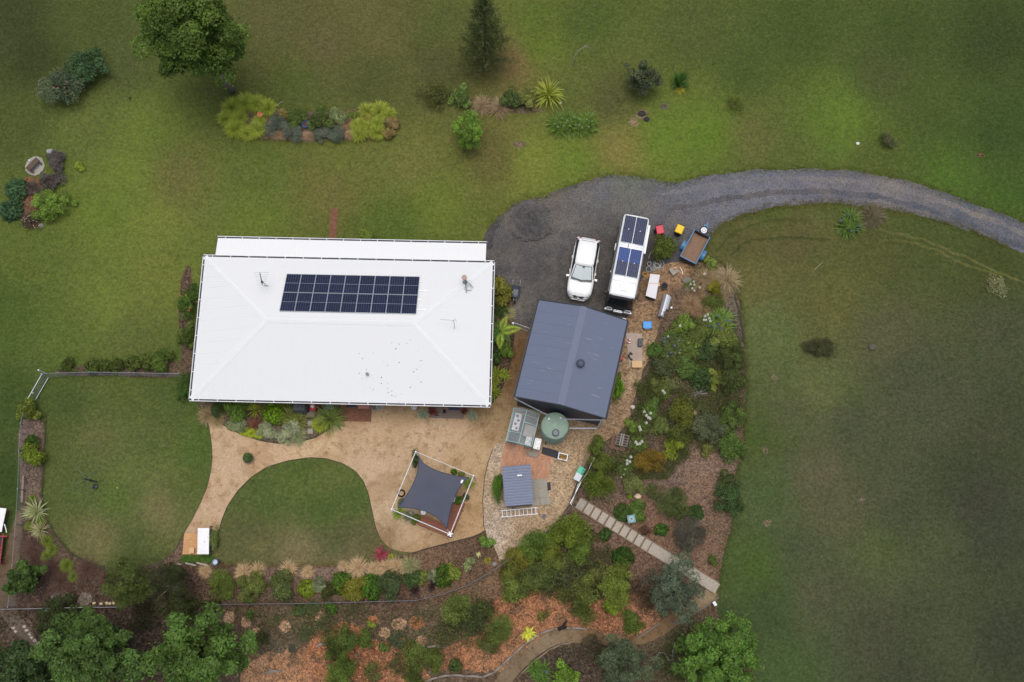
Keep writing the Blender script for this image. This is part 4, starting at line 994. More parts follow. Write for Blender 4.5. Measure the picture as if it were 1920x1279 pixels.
vs_ = [((i / (nx - 1) - .5) * (tL - .06), (j / (ny - 1) - .5) * (tW - .06), .62 + .08 * math.sin(i * .5) * math.cos(j * .6) - .10 * (i / nx) ** 3 + rs.uniform(-.015, .015)) for i in range(nx) for j in range(ny)]
mb = MB(); mb.add(vs_, [(i * ny + j, (i + 1) * ny + j, (i + 1) * ny + j + 1, i * ny + j + 1) for i in range(nx - 1) for j in range(ny - 1)])
so = thing('soil_load', 'load of brown soil heaped in the blue trailer', 'soil', trl.location, t_rz)
mb.build('soil', mat('brown_soil', S(138, 110, 92), .95, var=.15, nscale=7, dirt=(S(108, 84, 70), .5), bmp=.03), so, smooth=True)
for s_ in (-1, 1): MB().bar((tL / 2 - .1, s_ * .45, .42), (tL / 2 + 1.0, s_ * .03, .42), .06, .08).build('drawbar', M_TBLUE, trl)
MB().bar((tL / 2 + .8, 0, .45), (tL / 2 + 1.15, 0, .45), .08, .07).build('coupling', M_TBLUE, trl)
MB().tube([(tL / 2 + .75, .14, .0), (tL / 2 + .75, .14, .7)], .03).build('jockey_stand', M_STEEL, trl)
sp_ = link('spare_wheel', None, trl, (tL / 2 + .36, 0, .62))
MB().lathe([(.12, -.09), (.28, -.09), (.30, 0), (.28, .09), (.20, .10)], 24).build('tyre', M_TYRE, sp_)
MB().lathe([(.03, .06), (.21, .10), (.225, .12), (.205, .125), (.14, .10), (.05, .11)], 24).build('rim', M_WHITEP, sp_)
for k in range(6):
    a = k * math.pi / 3; MB().lathe([(.028, .10), (.028, .128), (.01, .13)], 8, (.125 * math.cos(a), .125 * math.sin(a), 0)).build('rim_hole', M_BLACK, sp_)

# ---- bins
def wheelie(px, py, zlid, rz, col, name, label):
    p = P(px, py, zlid); t_ = thing('wheelie_bin', label, 'bin', (p.x, p.y, 0), rz)
    MB().hexa([(-.20, -.20, .06), (.20, -.20, .06), (.20, .22, .06), (-.20, .22, .06)], [(-.27, -.30, .94), (.27, -.30, .94), (.27, .32, .94), (-.27, .32, .94)]).build('bin_body', M_BLACK, t_, bevel=.03)
    ld_ = MB().hexa([(-.29, -.33, .95), (.29, -.33, .95), (.29, .34, .95), (-.29, .34, .95)], [(-.24, -.28, 1.02), (.24, -.28, 1.02), (.24, .29, 1.03), (-.24, .29, 1.03)]).build('lid', mat(name, col, .4, var=.06), t_, bevel=.03)
    MB().tube([(-.25, .38, .95), (.25, .38, .95)], .025).build('handle', M_BLACK, t_)
    for s_ in (-1, 1):
        w = MB().lathe([(.03, -.03), (.11, -.03), (.11, .03), (.03, .03)], 14); w.v = [(c, a, b) for a, b, c in w.v]
        w.build('wheel', M_TYRE, t_, (s_ * .24, .26, .11))
wheelie(1274.5, 429.5, 1.0, R(-25), S(236, 190, 20), 'yellow_lid', 'wheelie bin with bright yellow lid beside the blue trailer')
wheelie(1237.5, 430.5, 1.0, R(10), S(206, 60, 82), 'red_lid', 'wheelie bin with faded red lid behind the round shrub')

# ---- wheelbarrow
p = P(967, 547, .4); wb_ = thing('wheelbarrow', 'grey wheelbarrow parked on the gravel beside the house bed', 'wheelbarrow', (p.x, p.y, 0), R(-96))
M_BAR = mat('barrow_grey', S(88, 92, 106), .45, var=.12)
top_ = [(-.38, -.30), (.42, -.25), (.50, 0), (.42, .25), (-.38, .30), (-.40, 0)]; bot_ = [(-.20, -.18), (.22, -.16), (.26, 0), (.22, .16), (-.20, .18), (-.21, 0)]
mb = MB(); mb.loft([[(x, y, .58) for x, y in top_], [(x, y, .30) for x, y in bot_]], caps=False); mb.add([(x, y, .30) for x, y in bot_], [tuple(range(6))]); mb.build('tray', M_BAR, wb_)
MB().tube([(x, y, .585) for x, y in top_ + [top_[0]]], .018).build('rim', M_DKGREY, wb_)
for s_ in (-1, 1):
    MB().tube([(.62, s_ * .06, .2), (-.2, s_ * .22, .30), (-.72, s_ * .27, .55), (-.80, s_ * .27, .56)], .02).build('handle', M_STEEL, wb_)
    MB().tube([(-.25, s_ * .22, .29), (-.32, s_ * .24, .02)], .018).build('leg', M_STEEL, wb_)
w = MB().lathe([(.05, -.05), (.19, -.05), (.21, 0), (.19, .05), (.05, .05)], 18); w.v = [(a, c, b) for a, b, c in w.v]; w.build('wheel', M_TYRE, wb_, (.62, 0, .21))

# ================================================================== SHADE SAIL
posts = [P(779.5, 847, 2.6), P(888, 892, 2.6), P(844, 1002, 2.6), P(734, 955, 2.6)]
sf = thing('shade_sail_stand', 'white four-post pipe stand holding the navy shade sail', 'sail stand', (posts[0].x, posts[0].y, 0))
o0 = Vector((posts[0].x, posts[0].y, 0))
M_PIPE = mat('white_pipe', S(226, 226, 228), .4, var=.05)
for p in posts:
    q = p - o0; MB().tube([(q.x, q.y, 0), (q.x, q.y, 2.64)], .05, 10).build('post', M_PIPE, sf)
for i in range(4):
    a, b = posts[i] - o0, posts[(i + 1) % 4] - o0
    MB().tube([(a.x, a.y, 2.6), (b.x, b.y, 2.6)], .03 if i else .018, 8).build('top_rail', M_PIPE, sf)
q = posts[2] - o0
MB().box((q.x, q.y, 2.67), (.34, .10, .05), rz=.3).build('bracket', M_PIPE, sf); MB().box((q.x, q.y, 2.672), (.10, .34, .05), rz=.3).build('bracket', M_PIPE, sf)
zs_ = 2.48
cn = [P(784.3, 855.3, zs_), P(879, 895.4, zs_), P(838, 992, zs_), P(745.5, 952, zs_)]
md = [P(815, 881, zs_), P(853, 931, zs_), P(803, 961, zs_), P(778, 899, zs_)]
def qb(a, m, b, t):
    c = m * 2 - (a + b) * .5; return a * (1 - t) ** 2 + c * 2 * t * (1 - t) + b * t * t
n = 20; vs_ = []
for i in range(n + 1):
    v = i / n
    for j in range(n + 1):
        u = j / n
        top_, bot_ = qb(cn[0], md[0], cn[1], u), qb(cn[3], md[2], cn[2], u)
        lf, rt = qb(cn[0], md[3], cn[3], v), qb(cn[1], md[1], cn[2], v)
        bl = cn[0] * (1 - u) * (1 - v) + cn[1] * u * (1 - v) + cn[3] * (1 - u) * v + cn[2] * u * v
        p = top_ * (1 - v) + bot_ * v + lf * (1 - u) + rt * u - bl
        vs_.append(p + Vector((0, 0, .12 * (abs(u - .5) + abs(v - .5) - .5) * (1 if (u - .5) * (v - .5) > 0 else .4))) - o0)
mb = MB(); fs = [(i * (n + 1) + j, i * (n + 1) + j + 1, (i + 1) * (n + 1) + j + 1, (i + 1) * (n + 1) + j) for i in range(n) for j in range(n)]
mb.add(vs_, fs)
def sail_mat():
    m, t, N, L, b = nt('navy_shade_cloth'); c = coords(t)
    n_ = noise(t, c, .8, 3); base = mixc(t, n_, S(70, 76, 94), S(80, 86, 104))
    L.new(base, b.inputs['Base Color']); b.inputs['Roughness'].default_value = .85; b.inputs['Alpha'].default_value = .93
    bump(t, b, noise(t, c, 40, 2), .3, .004)
    return m
sail = thing('shade_sail', 'navy shade sail with curved edges stretched over the sandy yard', 'shade sail', o0)
so_ = mb.build('cloth', sail_mat(), sail, smooth=True)
hem = []
for k, (a, m_, b) in enumerate(((0, 0, 1), (1, 1, 2), (2, 2, 3), (3, 3, 0))):
    idx = [[j for j in range(n + 1)], [i * (n + 1) + n for i in range(n + 1)], [n * (n + 1) + j for j in range(n, -1, -1)], [i * (n + 1) for i in range(n, -1, -1)]][k]
    MB().tube([vs_[i] for i in idx], .025, 5).build('hem', mat('navy_hem', S(58, 62, 78), .8), sail)
for k in range(4):
    pp = posts[k] - o0; ccn = cn[k] - o0
    MB().tube([(ccn.x, ccn.y, zs_ + .03), (pp.x, pp.y, 2.56)], .016).build('tension_cable', M_STEEL, sail)
p = P(866, 903, zs_ + .05); q = p - o0
MB().box((q.x, q.y, zs_ + .05), (.13, .22, .03), rz=R(-25)).build('label_patch', M_WHITEP, sail)
# L-shaped low deck under its south-east corner
dk = thing('low_deck', 'low red brown timber deck in an L under the shade sail', 'deck', (posts[2].x, posts[2].y, 0))
o2 = Vector((posts[2].x, posts[2].y, 0))
zd = .28
oc, os_, oe = P(845.5, 1008, zd), P(783, 983, zd), P(871, 944, zd)
ex = (os_ - oc).normalized(); ey = (oe - oc).normalized()
M_DK2 = mat('red_deck_boards', S(134, 80, 60), .65, var=.22, nscale=5)
LX, LY = (os_ - oc).length, (oe - oc).length
bw = .135
for k in range(5):
    a = oc + ey * (k + .5) * bw + ex * .02; b = oc + ey * (k + .5) * bw + ex * LX
    MB().bar(a - o2, b - o2, bw - .012, .03).build('board', M_DK2, dk)
for k in range(5):
    a = oc + ex * (k + .5) * bw + ey * (5 * bw + .01); b = oc + ex * (k + .5) * bw + ey * LY
    MB().bar(a - o2, b - o2, bw - .012, .03).build('board', M_DK2, dk)
M_DKS = mat('deck_fascia', S(96, 58, 46), .7, var=.2)
for a, b in ((oc, os_), (oc, oe), (os_, os_ + ey * 5 * bw), (oe, oe + ex * 5 * bw)):
    a2, b2 = a - o2, b - o2; MB().bar((a2.x, a2.y, .13), (b2.x, b2.y, .13), .03, .25).build('fascia', M_DKS, dk)
# round white stools, tyre, little post
def disc_thing(name, label, cat, px, py, z, r, m, h=None):
    p = P(px, py, z); t_ = thing(name, label, cat, (p.x, p.y, 0))
    MB().lathe([(r * .2, z - .05), (r, z - .05), (r, z - .01), (r * .9, z)], 24).build('seat', m, t_)
    for k in range(3):
        a = k * 2.094; MB().tube([(r * .5 * math.cos(a), r * .5 * math.sin(a), z - .05), (r * .85 * math.cos(a), r * .85 * math.sin(a), 0)], .018).build('leg', M_STEEL, t_)
disc_thing('stool', 'white round stool half under the sail edge beside planter', 'stool', 794, 960, .45, .19, M_WHITEP)
disc_thing('stool', 'white round stool half under the sail edge near the deck end', 'stool', 850, 936, .45, .19, M_WHITEP)
p = P(752.5, 925, .1); mb = MB(); ring = []
o = MB().lathe([(.19, .02), (.25, .02), (.27, .09), (.25, .16), (.19, .16), (.17, .09), (.19, .02)], 24)
o.f = [f for f in o.f if len(f) == 4]
tag(o.build('old_tyre', M_TYRE, None, (p.x, p.y, 0.02), smooth=True), 'small black tyre ring lying beside the sail frame', 'tyre')
p = P(771, 962, .3); st_ = thing('garden_ornament', 'grey carved stone ornament among plants by the sail', 'ornament', (p.x, p.y, 0))
MB().lathe([(.14, 0), (.12, .1), (.07, .16), (.06, .4), (.11, .46), (.10, .55), (.02, .6)], 14).build('carved_stone', M_CONC, st_)
MB().box((0, 0, .02), (.34, .34, .04)).build('plinth', M_CONC, st_)
# ================================================================== PLANTS: mesh makers
def fast_mesh(name, V, F, tint, m=FOL):
    """V (n,3), F (k,4) quads, tint (n,3)"""
    me = bpy.data.meshes.new(name)
    me.vertices.add(len(V)); me.vertices.foreach_set('co', np.ascontiguousarray(V, dtype=np.float32).ravel())
    k = len(F); me.loops.add(k * 4); me.loops.foreach_set('vertex_index', np.ascontiguousarray(F, dtype=np.int32).ravel())
    me.polygons.add(k); me.polygons.foreach_set('loop_start', np.arange(0, k * 4, 4, dtype=np.int32))
    me.update(calc_edges=True)
    at = me.attributes.new('tint', 'FLOAT_COLOR', 'POINT')
    at.data.foreach_set('color', np.concatenate([tint, np.ones((len(V), 1))], 1).astype(np.float32).ravel())
    me.materials.append(m); return me
def unit(a): return a / np.maximum(np.linalg.norm(a, axis=-1, keepdims=True), 1e-9)
def leaves(rng, p, n, L, W, var=.25, yellow=.12, cl=None):
    """rhombic leaves at p facing n; per-leaf tint"""
    k = len(p)
    t = unit(np.cross(n, unit(rng.normal(size=(k, 3))))); b = np.cross(n, t)
    L = (L * rng.uniform(.7, 1.3, k))[:, None]; W = (W * rng.uniform(.7, 1.3, k))[:, None]
    V = np.stack([p - t * L / 2, p + b * W / 2 - t * L * .06, p + t * L / 2 - n * L * .12, p - b * W / 2 - t * L * .06], 1).reshape(-1, 3)
    F = np.arange(k * 4).reshape(k, 4)
    br = rng.uniform(1 - var, 1 + var, k)
    if cl is not None: br = br * cl
    ye = rng.uniform(0, yellow, k)
    T = np.stack([br * (1 + ye * 1.4), br * (1 + ye * .6), br * (1 - ye)], 1)
    return V, F, np.repeat(T, 4, 0)
def crown_pts(rng, nl, nclump, spread, dome=True, cr=.34, up=.5, low=.06):
    """leaf centres and facings in a crown of radius 1, height 0..1 (dome) or a ball -1..1"""
    th = rng.uniform(0, 2 * np.pi, nclump); rr = np.sqrt(rng.uniform(0, 1, nclump)) * (1 - cr * .75)
    rr *= rng.uniform(.72, 1.22, nclump)
    lob = 1 + .16 * np.sin(th * 2 + rng.uniform(0, 6)) + .12 * np.sin(th * 3 + rng.uniform(0, 6)); rr *= lob
    if dome:
        zmax = np.sqrt(np.clip(1 - (rr / 1.1) ** 2, .05, 1)) * (1 - cr * .6)
        z = zmax * rng.uniform(.35, 1.0, nclump) ** .6
        z = np.maximum(z, low)
    else:
        zm = np.sqrt(np.clip(1 - rr ** 2, .02, 1)); z = zm * rng.uniform(-.75, .95, nclump)
    C = np.stack([rr * np.cos(th), rr * np.sin(th), z], 1)
    rad = cr * rng.uniform(.55, 1.15, nclump)
    ci = rng.integers(0, nclump, nl)
    d = rng.normal(size=(nl, 3)); d[:, 2] = np.abs(d[:, 2]) * 1.0 + rng.normal(size=nl) * .25 - .05
    d = unit(d)
    p = C[ci] + d * (rad[ci] * rng.uniform(.55, 1.05, nl) ** .7)[:, None] * np.array([1, 1, .8])
    if dome: p[:, 2] = np.maximum(p[:, 2], .02)
    n = unit(d + rng.normal(size=(nl, 3)) * spread + np.array([0, 0, up]))
    out = rng.uniform(size=nl) < .07; p[out] = C[ci[out]] + (p[out] - C[ci[out]]) * rng.uniform(1.15, 1.6, (out.sum(), 1))
    if dome: p[:, 2] = np.maximum(p[:, 2], .02)
    clb = rng.uniform(.66, 1.32, nclump)[ci]
    return p, n, clb, C
def rg(seed): return np.random.default_rng(seed)

SHRUB = {}
def shrub_mesh(style, size, var):
    key = (style, size, var)
    if key in SHRUB: return SHRUB[key]
    rng = rg(hash_(key))
    R0 = {'s': .45, 'm': .85, 'l': 1.4}[size]
    if style == 'broad':   nl, L, W, ncl, cr, sp = {'s': 900, 'm': 2200, 'l': 4200}[size], .13, .075, {'s': 9, 'm': 20, 'l': 38}[size], {'s': .5, 'm': .38, 'l': .29}[size], .5
    elif style == 'fine':  nl, L, W, ncl, cr, sp = {'s': 1300, 'm': 3000, 'l': 5600}[size], .16, .035, {'s': 8, 'm': 18, 'l': 34}[size], {'s': .55, 'm': .42, 'l': .32}[size], .9
    elif style == 'dense': nl, L, W, ncl, cr, sp = {'s': 1300, 'm': 3200, 'l': 6000}[size], .09, .06, {'s': 22, 'm': 50, 'l': 90}[size], {'s': .26, 'm': .2, 'l': .15}[size], .35
    else:                  nl, L, W, ncl, cr, sp = {'s': 420, 'm': 1100, 'l': 2300}[size], .12, .05, {'s': 9, 'm': 20, 'l': 36}[size], {'s': .5, 'm': .42, 'l': .32}[size], .8   # sparse
    if style == 'dense':
        # clipped ball: clumps even over the dome
        k = np.arange(ncl) + .5; ph = np.arccos(1 - k / ncl * .95); th = np.pi * (1 + 5 ** .5) * k
        C = np.stack([np.cos(th) * np.sin(ph), np.sin(th) * np.sin(ph), np.cos(ph)], 1) * (1 - cr) * rng.uniform(.82, 1.12, ncl)[:, None]
        ci = rng.integers(0, ncl, nl); d = unit(rng.normal(size=(nl, 3)) + unit(C)[ci] * .8)
        p = C[ci] + d * (cr * rng.uniform(.6, 1.1, nl))[:, None]; p[:, 2] = np.maximum(p[:, 2], .02)
        n = unit(d + rng.normal(size=(nl, 3)) * sp); cl = rng.uniform(.7, 1.3, ncl)[ci]
    else:
        p, n, cl, C = crown_pts(rng, nl, ncl, sp, True, cr)
    V, F, T = leaves(rng, p, n, L / R0, W / R0, .36, .10, cl)
    SHRUB[key] = fast_mesh('foliage', V, F, T); return SHRUB[key]
def hash_(key):
    h = 7
    for ch in str(key): h = (h * 131 + ord(ch)) % 1000003
    return h
STEM = {}
M_BARK = mat('bark', S(108, 92, 80), .9, var=.25, nscale=10)
M_BARKG = mat('grey_bark', S(142, 132, 124), .9, var=.25, nscale=10)
def stem_mesh(v):
    if v not in STEM:
        r_ = random.Random(v); mb = MB()
        for k in range(4):
            a = k * 1.6 + r_.uniform(0, 1); mb.tube([(.03 * math.cos(a), .03 * math.sin(a), 0), (.25 * math.cos(a), .25 * math.sin(a), .3), (.5 * math.cos(a), .5 * math.sin(a), .62)], [.06, .04, .015], 5)
        STEM[v] = mb.mesh('stem', M_BARK)
    return STEM[v]

def blade_mesh(seed, nb, L, W, e0=(50, 85), bend=(60, 120), base=.06, seg=5, droop=1.0, var=.25, tipc=None, yellow=.2, crowns=1, spread=0.0):
    """arching strap leaves from a crown at the origin"""
    rng = rg(seed)
    az = rng.uniform(0, 2 * np.pi, nb); el = np.radians(rng.uniform(*e0, nb)); bd = np.radians(rng.uniform(*bend, nb)) * droop
    ln = L * rng.uniform(.65, 1.1, nb); r0 = base * np.sqrt(rng.uniform(0, 1, nb))
    pr = r0.copy(); pz = np.zeros(nb); rows = []
    ca = rng.uniform(0, 2 * np.pi, crowns); cq = rng.integers(0, crowns, nb); co = (np.stack([np.cos(ca), np.sin(ca)], 1) * (spread * rng.uniform(.5, 1.1, (crowns, 1))))[cq]
    for s in range(seg + 1):
        rows.append((pr.copy(), pz.copy()))
        th = el - bd * ((s + .5) / seg)
        pr = pr + np.cos(th) * ln / seg; pz = np.maximum(pz + np.sin(th) * ln / seg, .015)
    V = []
    tw = rng.uniform(-.25, .25, nb)
    for s, (r_, z) in enumerate(rows):
        k = s / seg; w = W / 2 * (1.0 if k < .55 else (1 - (k - .55) / .45) * .95 + .05) * (.6 + .4 * min(1, k * 4))
        a2 = az + tw * k
        cx, cy = r_ * np.cos(a2) + co[:, 0], r_ * np.sin(a2) + co[:, 1]; nx, ny = -np.sin(az), np.cos(az)
        V.append(np.stack([cx + nx * w, cy + ny * w, z], 1)); V.append(np.stack([cx - nx * w, cy - ny * w, z], 1))
    V = np.stack(V, 1)              # nb, 2(seg+1), 3
    F = []
    st_ = 2 * (seg + 1)
    b0 = np.arange(nb)[:, None] * st_
    for s in range(seg): F.append(b0 + np.array([[2 * s, 2 * s + 1, 2 * s + 3, 2 * s + 2]]))
    F = np.stack(F, 1).reshape(-1, 4)
    br = rng.uniform(1 - var, 1 + var, nb); ye = rng.uniform(0, yellow, nb)
    T = np.stack([br * (1 + ye), br * (1 + ye * .4), br * (1 - ye)], 1)
    T = np.repeat(T[:, None, :], st_, 1)
    if tipc is not None:
        kk = np.repeat(np.linspace(0, 1, seg + 1), 2)[None, :, None] ** 2
        T = T * (1 - kk) + T * np.array(tipc)[None, None, :] * kk
    return fast_mesh('leaves', V.reshape(-1, 3), F, T.reshape(-1, 3))
BL_ = {}
def strap(kind, v):
    """meshes about 1 m across (radius .5)"""
    key = (kind, v)
    if key in BL_: return BL_[key]
    s = hash_(key)
    if kind == 'aga':     m = blade_mesh(s, 230, .50, .032, (30, 88), (50, 120), .10, var=.38, crowns=5, spread=.24)
    elif kind == 'lom':   m = blade_mesh(s, 420, .58, .020, (48, 89), (60, 125), .12, var=.35, tipc=(1.25, 1.2, .95), yellow=.12)
    elif kind == 'tus':   m = blade_mesh(s, 460, .60, .011, (30, 88), (30, 100), .10, var=.38, crowns=3, spread=.12, tipc=(1.15, 1.12, 1.1), yellow=.08)
    elif kind == 'yuc':   m = blade_mesh(s, 120, .62, .028, (12, 85), (5, 30), .05)
    elif kind == 'fou':   m = blade_mesh(s, 130, .72, .036, (30, 88), (60, 130), .12, var=.35)
    elif kind == 'cor':   m = blade_mesh(s, 46, .66, .05, (20, 80), (20, 60), .04)
    elif kind == 'aga2':  m = blade_mesh(s, 24, .55, .12, (25, 75), (5, 25), .04, seg=4)
    else: m = blade_mesh(s, 200, .7, .02)
    BL_[key] = m; return m

def frond_mesh(seed, L, npin=26, plen=.36, bend=70, e0=50):
    rng = rg(seed); p = []; t = []; w = []
    r_ = z = 0.0; pts = []
    for k in range(npin + 1):
        th = math.radians(e0 - bend * k / npin); pts.append((r_, z, th)); r_ += math.cos(th) * L / npin; z += math.sin(th) * L / npin
    Vs, Fs, Ts = [], [], []; i = 0
    for k in range(2, npin):
        x, zz, th = pts[k]; f = k / npin
        ln = plen * L * math.sin(math.pi * min(1, .12 + .88 * f) ** .8) * .62 + .04
        for s in (-1, 1):
            d = np.array([.35, s * 1.0, -.18]); d /= np.linalg.norm(d); wd = L / npin * .42
            b = np.array([x, 0, zz]); e = b + d * ln; m = b + d * ln * .45; a = np.array([wd, 0, .0])
            Vs += [b, m + a, e, m - a]; Fs.append([i, i + 1, i + 2, i + 3]); i += 4
            br = rng.uniform(.8, 1.2); Ts += [[br, br, br * .9]] * 4
    for k in range(npin):      # rachis
        (x0, z0, _), (x1, z1, _) = pts[k], pts[k + 1]
        Vs += [np.array([x0, -.012, z0 + .01]), np.array([x1, -.012, z1 + .01]), np.array([x1, .012, z1 + .01]), np.array([x0, .012, z0 + .01])]
        Fs.append([i, i + 1, i + 2, i + 3]); i += 4; Ts += [[.8, .7, .6]] * 4
    return fast_mesh('frond', np.array(Vs), np.array(Fs), np.array(Ts))

def flower_head_mesh(seed, r=.09, n=70, pw=.045):
    rng = rg(seed); d = unit(rng.normal(size=(n, 3))); p = d * r * rng.uniform(.6, 1.05, n)[:, None]
    V, F, T = leaves(rng, p, unit(d + rng.normal(size=(n, 3)) * .4), pw, pw * .8, .12, .03)
    return fast_mesh('flower_head', V, F, T)
FLH = flower_head_mesh(3)
GREENK = 1.55           # leaves shade one another: leaf colour over the crown's overall look
def leafcol(c, k=GREENK):
    a = lin(c) * k; g = float(a @ np.array([.25, .65, .1])); a = g + (a - g) * .93
    return (float(a[0]), float(a[1]), float(a[2]), 1.0)
def px_r(dpx, px, py, z):
    """radius in metres of something dpx wide in the photo at that spot"""
    a, b = P(px - dpx / 2, py, z), P(px + dpx / 2, py, z)
    return (b - a).length / 2

RNG = random.Random(11)
def shrub(px, py, d, h, col, label, name='shrub', style='broad', cat='shrub', group=None, dy=None, flowers=None, k=GREENK):
    """px,py: middle of the crown in the photo; d: width px; dy: depth px; h: height m"""
    rx = px_r(d, px, py, h * .5); ry = px_r(dy or d, px, py, h * .5)
    p = P(px, py, h * .45)
    size = 's' if max(rx, ry) < .6 else ('m' if max(rx, ry) < 1.05 else 'l')
    t = thing(name, label, cat, (p.x, p.y, 0.0), 0, group)
    v = RNG.randrange(3); rz = RNG.uniform(0, 6.28) if dy is None else RNG.choice((0, math.pi))
    f = link('foliage', shrub_mesh(style, size, v), t, (0, 0, 0), rz, (rx * 1.02, ry * 1.02, h), leafcol(col, k))
    link('stem', stem_mesh(v), t, (0, 0, 0), rz, (rx, ry, h))
    if flowers:
        fc, n, fs = flowers
        for _ in range(n):
            a = RNG.uniform(0, 6.28); q = RNG.uniform(.1, .85) ** .7
            link('flower', FLH, t, (rx * q * math.cos(a), ry * q * math.sin(a), h * (math.sqrt(max(0, 1 - q * q)) * .9 + .06)), a, (fs,) * 3, leafcol(fc, 1.0))
    return t
def plant(px, py, d, col, label, kind='lom', name='tussock', cat='plant', group=None, hk=1.0, flowers=None, k=GREENK, fh=.75):
    r_ = px_r(d, px, py, .25); s = r_ / .5
    p = P(px, py, .2 * s)
    t = thing(name, label, cat, (p.x, p.y, 0.0), 0, group)
    link('leaves', strap(kind, RNG.randrange(3)), t, (0, 0, 0), RNG.uniform(0, 6.28), (s, s, s * hk), leafcol(col, k))
    if flowers:
        fc, spots, fs = flowers
        for (fx_, fy_) in spots:
            q = P(fx_, fy_, fh) - p; z = fh
            MB().tube([(q.x * .3, q.y * .3, .05), (q.x * .8, q.y * .8, z * .6), (q.x, q.y, z)], .012, 4).build('flower_stalk', M_STALK, t)
            link('flower_head', FLH, t, (q.x, q.y, z), 0, (fs,) * 3, leafcol(fc, 1.0))
    return t
M_STALK = mat('green_stalk', S(96, 116, 60), .7)

def tree(px, py, d, zc, col, label, name='tree', style='broad', seed=1, hz=None, nl=11000, ncl=60, cr=.26, L=.20, W=.11, bark=None, base=None, cat='tree', group=None, dy=None, k=GREENK, lean=0):
    """px,py crown middle; zc height of crown middle; d crown width px"""
    rng = rg(seed); c = P(px, py, zc); rx = px_r(d, px, py, zc); ry = px_r(dy or d, px, py, zc); hz = hz or rx * .8
    b = P(base[0], base[1], 0) if base else Vector((c.x, c.y, 0))
    t = thing(name, label, cat, (b.x, b.y, 0), 0, group)
    off = np.array([c.x - b.x, c.y - b.y, zc])
    p, n, cl, C = crown_pts(rng, nl, ncl, .6, False, cr, .6)
    p = p * np.array([rx, ry, hz]) + off
    V, F, T = leaves(rng, p, n, L, W, .36, .12, cl)
    me = fast_mesh('crown', V, F, T)
    link('crown', me, t, color=leafcol(col, k))
    mb = MB(); top = Vector(off) - Vector((0, 0, hz * .35)); r0 = max(.09, rx * .075)
    mb.tube([(0, 0, -.02), (top.x * .25, top.y * .25, top.z * .35), (top.x * .7, top.y * .7, top.z * .75), tuple(top)], [r0, r0 * .8, r0 * .62, r0 * .5], 9)
    mb.build('trunk', bark or M_BARK, t, smooth=True)
    sel = rng.choice(len(C), min(len(C), 16), replace=False); lb = MB()
    for i in sel:
        e = C[i] * np.array([rx, ry, hz]) * .9 + off; s0 = Vector((top.x * .75, top.y * .75, top.z * .8)).lerp(top, RNG.random())
        m_ = s0.lerp(Vector(e), .5) + Vector((0, 0, .12 * rx)); lb.tube([s0, m_, e], [r0 * .4, r0 * .26, r0 * .08], 5)
    lb.build('limbs', bark or M_BARK, t, smooth=True)
    return t
# ================================================================== TREES
tree(360, 60, 205, 7.4, (72, 96, 34), 'tall bushy green tree with bare leaning trunk on the lawn', seed=1, base=(436, 172), nl=26000, ncl=110, cr=.24, L=.24, W=.13, hz=3.8, dy=215, bark=M_BARKG)
tree(44, 1268, 130, 4.2, (48, 68, 36), 'dark green tree overhanging the stone edged path end', seed=3, nl=9000, ncl=60, cr=.25, L=.22, W=.12, group=None)
tree(174, 1222, 180, 5.0, (64, 90, 40), 'large green tree with clumped crown beside the stone edged path', seed=4, nl=15000, ncl=85, cr=.21, L=.22, W=.12, hz=2.6, dy=150)
tree(372, 1224, 195, 5.0, (70, 98, 40), 'large bright green tree between the log and the dark thicket', seed=5, nl=16000, ncl=90, cr=.21, L=.22, W=.12, hz=2.7, dy=170)
tree(1350, 1232, 150, 4.2, (74, 106, 40), 'bright green dense tree at the corner of the right lawn', seed=6, nl=15000, ncl=85, cr=.2, L=.2, W=.11, hz=2.4, dy=150)
tree(1268, 1108, 104, 2.6, (78, 92, 76), 'grey green olive tree leaning over the pebble steps', seed=7, nl=9500, ncl=60, cr=.24, L=.18, W=.05, hz=1.7, dy=118, bark=M_BARKG)
tree(1172, 1246, 118, 2.8, (72, 86, 64), 'dull grey green tree south of the sandy garden path', seed=8, nl=9000, ncl=60, cr=.24, L=.18, W=.05, hz=1.6, dy=96, bark=M_BARKG)
tree(236, 1090, 104, 2.4, (70, 84, 38), 'olive green wattle tree at the lawn edge by brick pad', seed=9, nl=10000, ncl=48, cr=.26, L=.18, W=.035, hz=1.6, dy=104)
tree(318, 1098, 100, 2.4, (54, 62, 34), 'dark feathery wattle tree with bare grey twigs by brick pad', seed=10, nl=6000, ncl=40, cr=.28, L=.2, W=.03, hz=1.6, dy=104, bark=M_BARKG)
tree(46, 1085, 74, 2.0, (58, 82, 34), 'leafy young tree beside the trodden path at the fence', seed=11, nl=4500, ncl=36, cr=.3, L=.2, W=.12, hz=1.2, dy=70)
tree(876, 244, 66, 1.9, (92, 124, 42), 'small lime green tree standing in the north lawn', seed=12, nl=4200, ncl=36, cr=.28, L=.15, W=.08, hz=1.3, dy=78)
tree(1205, 145, 62, 1.6, (66, 78, 56), 'dark leaved small tree with reddish lower leaves', seed=13, nl=3600, ncl=34, cr=.28, L=.17, W=.08, hz=1.1, dy=74)

